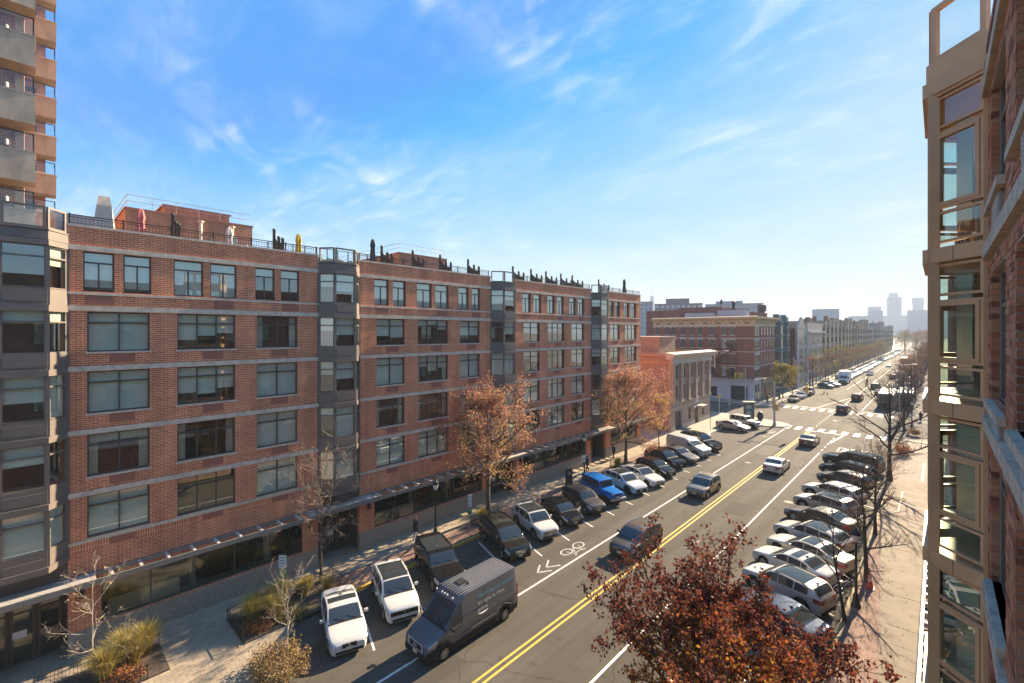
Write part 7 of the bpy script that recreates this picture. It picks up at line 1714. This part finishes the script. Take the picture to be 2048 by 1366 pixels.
def bicycle(label, x, y, z, rot, m, tilt=0.0, group=None, name='bicycle', hub=None):
    t = thing(name, label, 'bicycle', (x, y, z), R(rot), group); t.rotation_euler = (R(tilt), 0, R(rot))
    for wx in (-.52, .52):
        b = MB(); n = 24; b.tube([(wx+.33*math.cos(2*math.pi*k/n), 0, .34+.33*math.sin(2*math.pi*k/n)) for k in range(n+1)], .022, 5, cap=False); w = b.build('wheel', mat('pale_tyre', (.42, .41, .39), .7) if hub else TYRE, t)
        b = MB()
        for k in range(12): a = math.pi*k/6; b.tube([(wx, 0, .34), (wx+.31*math.cos(a), 0, .34+.31*math.sin(a))], .004, 3)
        b.build('spokes', STEEL, w)['kind'] = 'stuff'
        b = MB(); b.lathe([(.07 if hub else .03, -.05), (.07 if hub else .03, .05)], 8, (wx, 0, .34), axis='y'); b.build('hub', hub or STEEL, w)
    b = MB()
    for p, q in (((-.52, .34), (-.08, .32)), ((-.08, .32), (-.2, .78)), ((-.2, .78), (-.52, .34)), ((-.2, .72), (.38, .80)), ((-.08, .32), (.38, .72)), ((.38, .82), (.52, .34)), ((.38, .72), (.34, .98))): b.tube([(p[0], 0, p[1]), (q[0], 0, q[1])], .02, 6)
    b.build('frame', m, t); b = MB(); b.tube([(.34, -.27, .98), (.34, .27, .98)], .014, 5); b.build('handlebar', BLACK, t)
    b = MB(); b.cbox((-.23, 0, .86), (.26, .14, .06)); o = b.build('saddle', BLACK, t); bev(o, .025)
    b = MB(); b.lathe([(.09, -.03), (.09, .0)], 12, (-.08, 0, .32), axis='y'); b.tube([(-.08, -.06, .32), (.02, -.06, .18)], .012, 4); b.build('crank', STEEL, t)
    return t
bicycle('pale-tyred bicycle with red hubs leaning at the rear of the silver-white parked car', -4.15, 32.6, 0, 62, STEEL, 8, hub=mat('hub_red', (.45, .06, .05), .5))
bicycle('dark bicycle leaning by the lamp at the red corner building', -29.0, 107.6, .15, 20, BLACK, 6)
t = thing('flag', 'striped flag with a blue corner hanging from a pole on the green building', 'flag', (-28.9, 138.2, 7.6), R(0))
b = MB(); b.tube([(0, 0, 0), (1.7, -.2, 2.0)], .035, 6); b.build('flag_pole', STEEL, t)
FR, FW_, FB = mat('flag_red', (.50, .05, .06), .8), mat('flag_white', (.74, .72, .70), .8), mat('flag_blue', (.03, .05, .18), .8)
b = MB(); NX, NZ = 12, 13
def fp(u, v): return (1.65-.75*v-.10*math.sin(u*7), -.18+.28*math.sin(u*6+v*2)*u+u*.55, 1.9-u*2.3-v*1.05)
for i in range(NX):
    for j in range(NZ):
        c = 2 if (j < 7 and i < 5) else (0 if j % 2 == 0 else 1)
        b.face([fp(i/NX, j/NZ), fp((i+1)/NX, j/NZ), fp((i+1)/NX, (j+1)/NZ), fp(i/NX, (j+1)/NZ)], c)
b.build('flag_cloth', [FR, FW_, FB], t)
t = thing('pavement_sign_board', 'white folding board on the pavement by the red corner building', 'board', (-29.3, 106.6, .15), R(-40)); b = MB(); b.xprism([(-.02, 0), (.30, 0), (.16, 1.0), (.12, 1.0)], -.4, .4); b.build('board', WHITE, t)
for k, (x, y) in enumerate(((-28.6, 112.5), (-28.2, 115.2), (-27.9, 117.5))):
    t = thing('cafe_table', 'small dark pavement table outside the shop of the red corner building, %s from the corner' % ('first', 'second', 'third')[k], 'table', (x, y, .15)); b = MB(); b.lathe([(.25, 0), (.04, .05), (.04, .7)], 8); b.build('leg', BLACK, t); b = MB(); b.lathe([(.42, .7), (.42, .74)], 12); b.build('tabletop', mat('table_brown', (.10, .06, .045), .5), t)
t = thing('cafe_umbrella', 'closed red umbrella outside the shop of the red corner building', 'umbrella', (-28.6, 114, .15)); b = MB(); b.lathe([(.05, 0), (.05, 3.0)], 8); b.build('pole', BLACK, t); b = MB(); b.lathe([(.05, 3.1), (.16, 2.4), (.22, 1.4), (.02, 1.35)], 10); b.build('folded_canopy', mat('red_canvas_2', (.38, .05, .05), .9), t)
for (x, y, lab) in ((-26.0, 110.3, 'yellow newspaper box at the far crossing'), (-26.4, 146, 'small yellow box past the stone gable')):
    t = thing('street_box', lab, 'box', (x, y, .15)); b = MB(); b.box(-.25, .25, -.25, .25, .15, 1.25); o = b.build('box_body', SY, t); bev(o, .03); b = MB(); b.box(-.2, .2, -.2, .2, 0, .15); b.build('base', BLACK, t)
# wall lamps and hydrant-like details on the left facade
for k, y in enumerate((1.75, 12.35, 16.5, 28.0, 32.4, 44.2)):
    t = thing('wall_lamp', 'small black wall lamp on the brick pier, %s along the shop front' % ('first', 'second', 'third', 'fourth', 'fifth', 'sixth')[k], 'lamp', (XF, y, 3.05), group='wall lamps on the brick piers')
    b = MB(); b.box(0, .05, -.08, .08, -.2, .2); b.build('back_plate', BLACK, t); b = MB(); b.lathe([(.09, -.16), (.10, .14), (.04, .22)], 8, (.15, 0, 0)); b.build('lamp_body', BLACK, t)

# ============================================================ people
SKIN = mat('skin', (.42, .24, .17), .6)
def person(label, x, y, heading, coat, trousers, hair, z=.15, h=1.7, stride=.28, coat_len=.45, long_hair=False, lean=0.0, arms=(.25, -.2), shoe=None, group=None, bend=0.15, name='person'):
    t = thing(name, label, 'person', (x, y, z), R(heading), group); s = h/1.72
    vs, es, rs = [], [], []
    def v(p, r, par=None):
        q = Vector(p)
        if lean and q.z > .9: d = q.z-.9; q = Vector((q.x+d*math.sin(lean), q.y, .9+d*math.cos(lean)))
        vs.append(q*s); rs.append(r*s)
        if par is not None: es.append((par, len(vs)-1))
        return len(vs)-1
    pel = v((0, 0, .94), .125); sp = v((0, 0, 1.14), .115, pel); ch = v((.015, 0, 1.34), .13, sp); nk = v((.01, 0, 1.475), .055, ch); hb = v((.03, 0, 1.56), .075, nk); hm = v((.045, 0, 1.63), .088, hb); ht = v((.035, 0, 1.70), .065, hm)
    LEG, ARM = [], []
    for sd, ph in ((1, stride), (-1, -stride)):
        hip = v((0, sd*.085, .88), .088, pel); kn = v((ph*.55+.03, sd*.09, .50), .058, hip); an = v((ph*(1.0 if ph > 0 else 1.15), sd*.09, .09 if ph >= 0 else .13), .038, kn); to = v((ph*1.0+.17 if ph > 0 else ph*1.15+.14, sd*.10, .035 if ph >= 0 else .04), .035, an)
        LEG.append((hip, kn, an, to))
    for sd, ph in ((1, arms[0]), (-1, arms[1])):
        sh = v((.01, sd*.185, 1.40), .062, ch); el = v((ph*.45, sd*.235, 1.13), .042, sh); wr = v((ph*.95+bend, sd*.235, .92), .028, el); pa = v((ph*1.05+bend*1.3, sd*.235, .85), .030, wr)
        d = (vs[pa]-vs[wr])/s; ARM.append((sh, el, wr, pa))
        base = Vector(vs[pa])/s
        for k, (o, l) in enumerate(((.024, .068), (.008, .078), (-.008, .074), (-.022, .058))):
            f = v((base.x+o, base.y, base.z-.035), .0095, pa); v((base.x+o*1.05+.008, base.y-sd*.008, base.z-.035-l*.6), .008, f)
        th = v((base.x+.034, base.y-sd*.012, base.z+.01), .010, wr); v((base.x+.05, base.y-sd*.02, base.z-.03), .009, th)
    me = bpy.data.meshes.new('body'); me.from_pydata([tuple(q) for q in vs], es, []); me.materials.append(SKIN); o = link('body', me, t)
    m = o.modifiers.new('skin', 'SKIN'); sv = me.skin_vertices[0].data if len(me.skin_vertices) else None
    if sv:
        for i, r in enumerate(rs): sv[i].radius = (r, r); sv[i].use_root = (i == 0)
    m.use_smooth_shade = True; o.modifiers.new('subdiv', 'SUBSURF').levels = 1
    o.modifiers['subdiv'].render_levels = 1
    P = lambda i: vs[i]
    # clothes follow the limbs
    b = MB()
    def torso(zs):
        rings = []
        for (z, rx, ry) in zs:
            q = Vector((0.01, 0, z))
            if lean and z > .9: d = z-.9; q = Vector((d*math.sin(lean), 0, .9+d*math.cos(lean)))
            rings.append([(q.x+rx*math.cos(a), ry*math.sin(a), q.z) for a in np.linspace(0, 2*math.pi, 13)[:-1]])
        i0 = len(b.v)
        for rg in rings: b.v.extend([(p[0]*s, p[1]*s, p[2]*s) for p in rg])
        for k in range(len(rings)-1):
            for j in range(12): l = (j+1) % 12; b.f.append((i0+k*12+j, i0+k*12+l, i0+k*12+12+l, i0+k*12+12+j)); b.m.append(0)
        b.f.append(tuple(i0+11-j for j in range(12))); b.m.append(0); e = i0+(len(rings)-1)*12; b.f.append(tuple(e+j for j in range(12))); b.m.append(0)
    hem = .92-coat_len
    torso([(hem, .19+coat_len*.06, .215+coat_len*.05), (.95, .165, .195), (1.14, .145, .175), (1.34, .155, .20), (1.43, .12, .185), (1.485, .075, .085)])
    for (sh, el, wr, pa) in ARM: b.tube([P(sh)*1.0, P(el), P(wr)], [.082*s, .064*s, .052*s], 8)
    b.build('coat', coat, t, smooth=60)
    b = MB()
    for (hip, kn, an, to) in LEG: b.tube([P(hip)+Vector((0, 0, .05)), P(hip), P(kn), P(an)+Vector((0, 0, .02))], [.10*s, .105*s, .078*s, .062*s], 8)
    b.build('trousers', trousers, t, smooth=60)
    for (hip, kn, an, to) in LEG: b = MB(); b.tube([P(an)-Vector((.05, 0, .03))*s, P(an)*.4+P(to)*.6, P(to)+Vector((.06, 0, -.01))*s], [.05*s, .05*s, .034*s], 7); b.build('shoe', shoe or BLACK, t, smooth=60)
    hc = (P(hm)+P(hb)*.0); b = MB(); n = 10
    prof = [(.001, .115), (.06, .105), (.093, .06), (.102, .0), (.098, -.05 if not long_hair else -.06)] + ([(.10, -.16), (.06, -.22)] if long_hair else [(.07, -.09)])
    b.lathe([(r*s, z*s) for r, z in prof], n, (hc.x-.022*s, hc.y, hc.z), cap=True); b.build('hair', hair, t, smooth=60)
    b = MB(); b.ball((hc.x+.088*s, 0, hc.z-.02*s), .014*s, 6); b.build('nose', SKIN, t)
    for sd in (1, -1):
        b = MB(); b.ball((hc.x+.078*s, sd*.032*s, hc.z+.012*s), .010*s, 6); b.build('eye', BLACK, t)
        b = MB(); b.ball((hc.x-.005*s, sd*.088*s, hc.z-.005*s), .018*s, 6); b.build('ear', SKIN, t)
    b = MB(); b.box(hc.x+.070*s, hc.x+.086*s, -.022*s, .022*s, hc.z-.058*s, hc.z-.050*s); b.build('mouth', mat('lips', (.30, .10, .09), .6), t)
    return t
CB, CN, CG = mat('coat_black', (.02, .02, .022), .85), mat('coat_navy', (.03, .035, .05), .85), mat('coat_grey', (.10, .09, .085), .85)
JL, JD = mat('jeans_light', (.36, .38, .42), .85), mat('trousers_dark', (.035, .035, .04), .85)
HR_, HBK, HBN = mat('hair_auburn', (.30, .12, .06), .6), mat('hair_black', (.015, .012, .01), .6), mat('hair_brown', (.07, .04, .025), .6)
person('auburn-haired woman in a black coat and pale jeans walking by the shop window', -27.85, 19.4, -80, CB, JL, HR_, long_hair=True, coat_len=.22, arms=(.3, -.35), shoe=WHITE)
person('man in a dark jacket and black trousers walking away past the rust and gold tree', -28.5, 48.2, 95, CN, JD, HBK, coat_len=.08, h=1.78)
person('person in black walking past the lamp post with the pale green sign', -27.9, 41.7, -100, CB, JD, HBN, coat_len=.12, h=1.72, arms=(.3, .3))
person('grey-haired person in a dark coat at the rear of the small black hatchback', -24.1, 28.35, -40, CG, JD, mat('hair_grey', (.42, .38, .33), .7), z=0, stride=.06, coat_len=.3, arms=(.1, .15))
person('person in a dark jacket bending to the open door of the small black hatchback', -22.9, 31.0, -120, CB, JD, HBK, z=0, stride=.12, lean=.45, arms=(.5, .4))
person('person in black standing at the far crossing, leftmost of the group', -27.2, 109.6, 30, CB, JD, HBN, stride=.08, coat_len=.15)
person('person with pale trousers standing at the far crossing beside the yellow box', -26.6, 108.2, 200, CN, JL, HBN, stride=.1, coat_len=.1)
person('person in a red jacket by the pavement tables of the red corner building', -26.9, 113.6, 120, mat('coat_red', (.35, .05, .04), .8), JD, HBK, stride=.12, coat_len=.08)
person('person in a brown jacket seen beyond the red jacket at the pavement tables', -26.4, 116.2, 250, mat('coat_brown', (.14, .08, .05), .8), JD, HBK, stride=.15, coat_len=.1)
person('person walking on the sunny right pavement past the bus', -2.3, 105.5, 80, CB, JD, HBN, stride=.25, z=.0)
c = bicycle('bicycle ridden up the middle of the far street', -15.2, 166, 0, 90, BLACK)
person('cyclist in a dark top riding up the middle of the far street', -15.2, 165.9, 90, CN, JD, HBK, z=.22, stride=.2, lean=.25, arms=(.5, .5), coat_len=.05, name='person')
# the hatchback's open door
ho = MODEL['hatch']; b = MB(); L2 = MODELS['hatch'].L/2
xa = L2-1.25; T = Matrix.Translation((xa, .84, 0)) @ Matrix.Rotation(R(-62), 4, 'Z') 
b.box(-1.0, 0, -.03, .03, .30, .92, 0, T); b.box(-.95, -.05, .031, .05, .40, .85, 1, T); b.box(-.9, -.1, -.012, .012, .92, 1.32, 2, T); b.build('open_door', [PBLK, mat('door_card_pale', (.45, .44, .42), .6), CARGL], ho, uv=False)
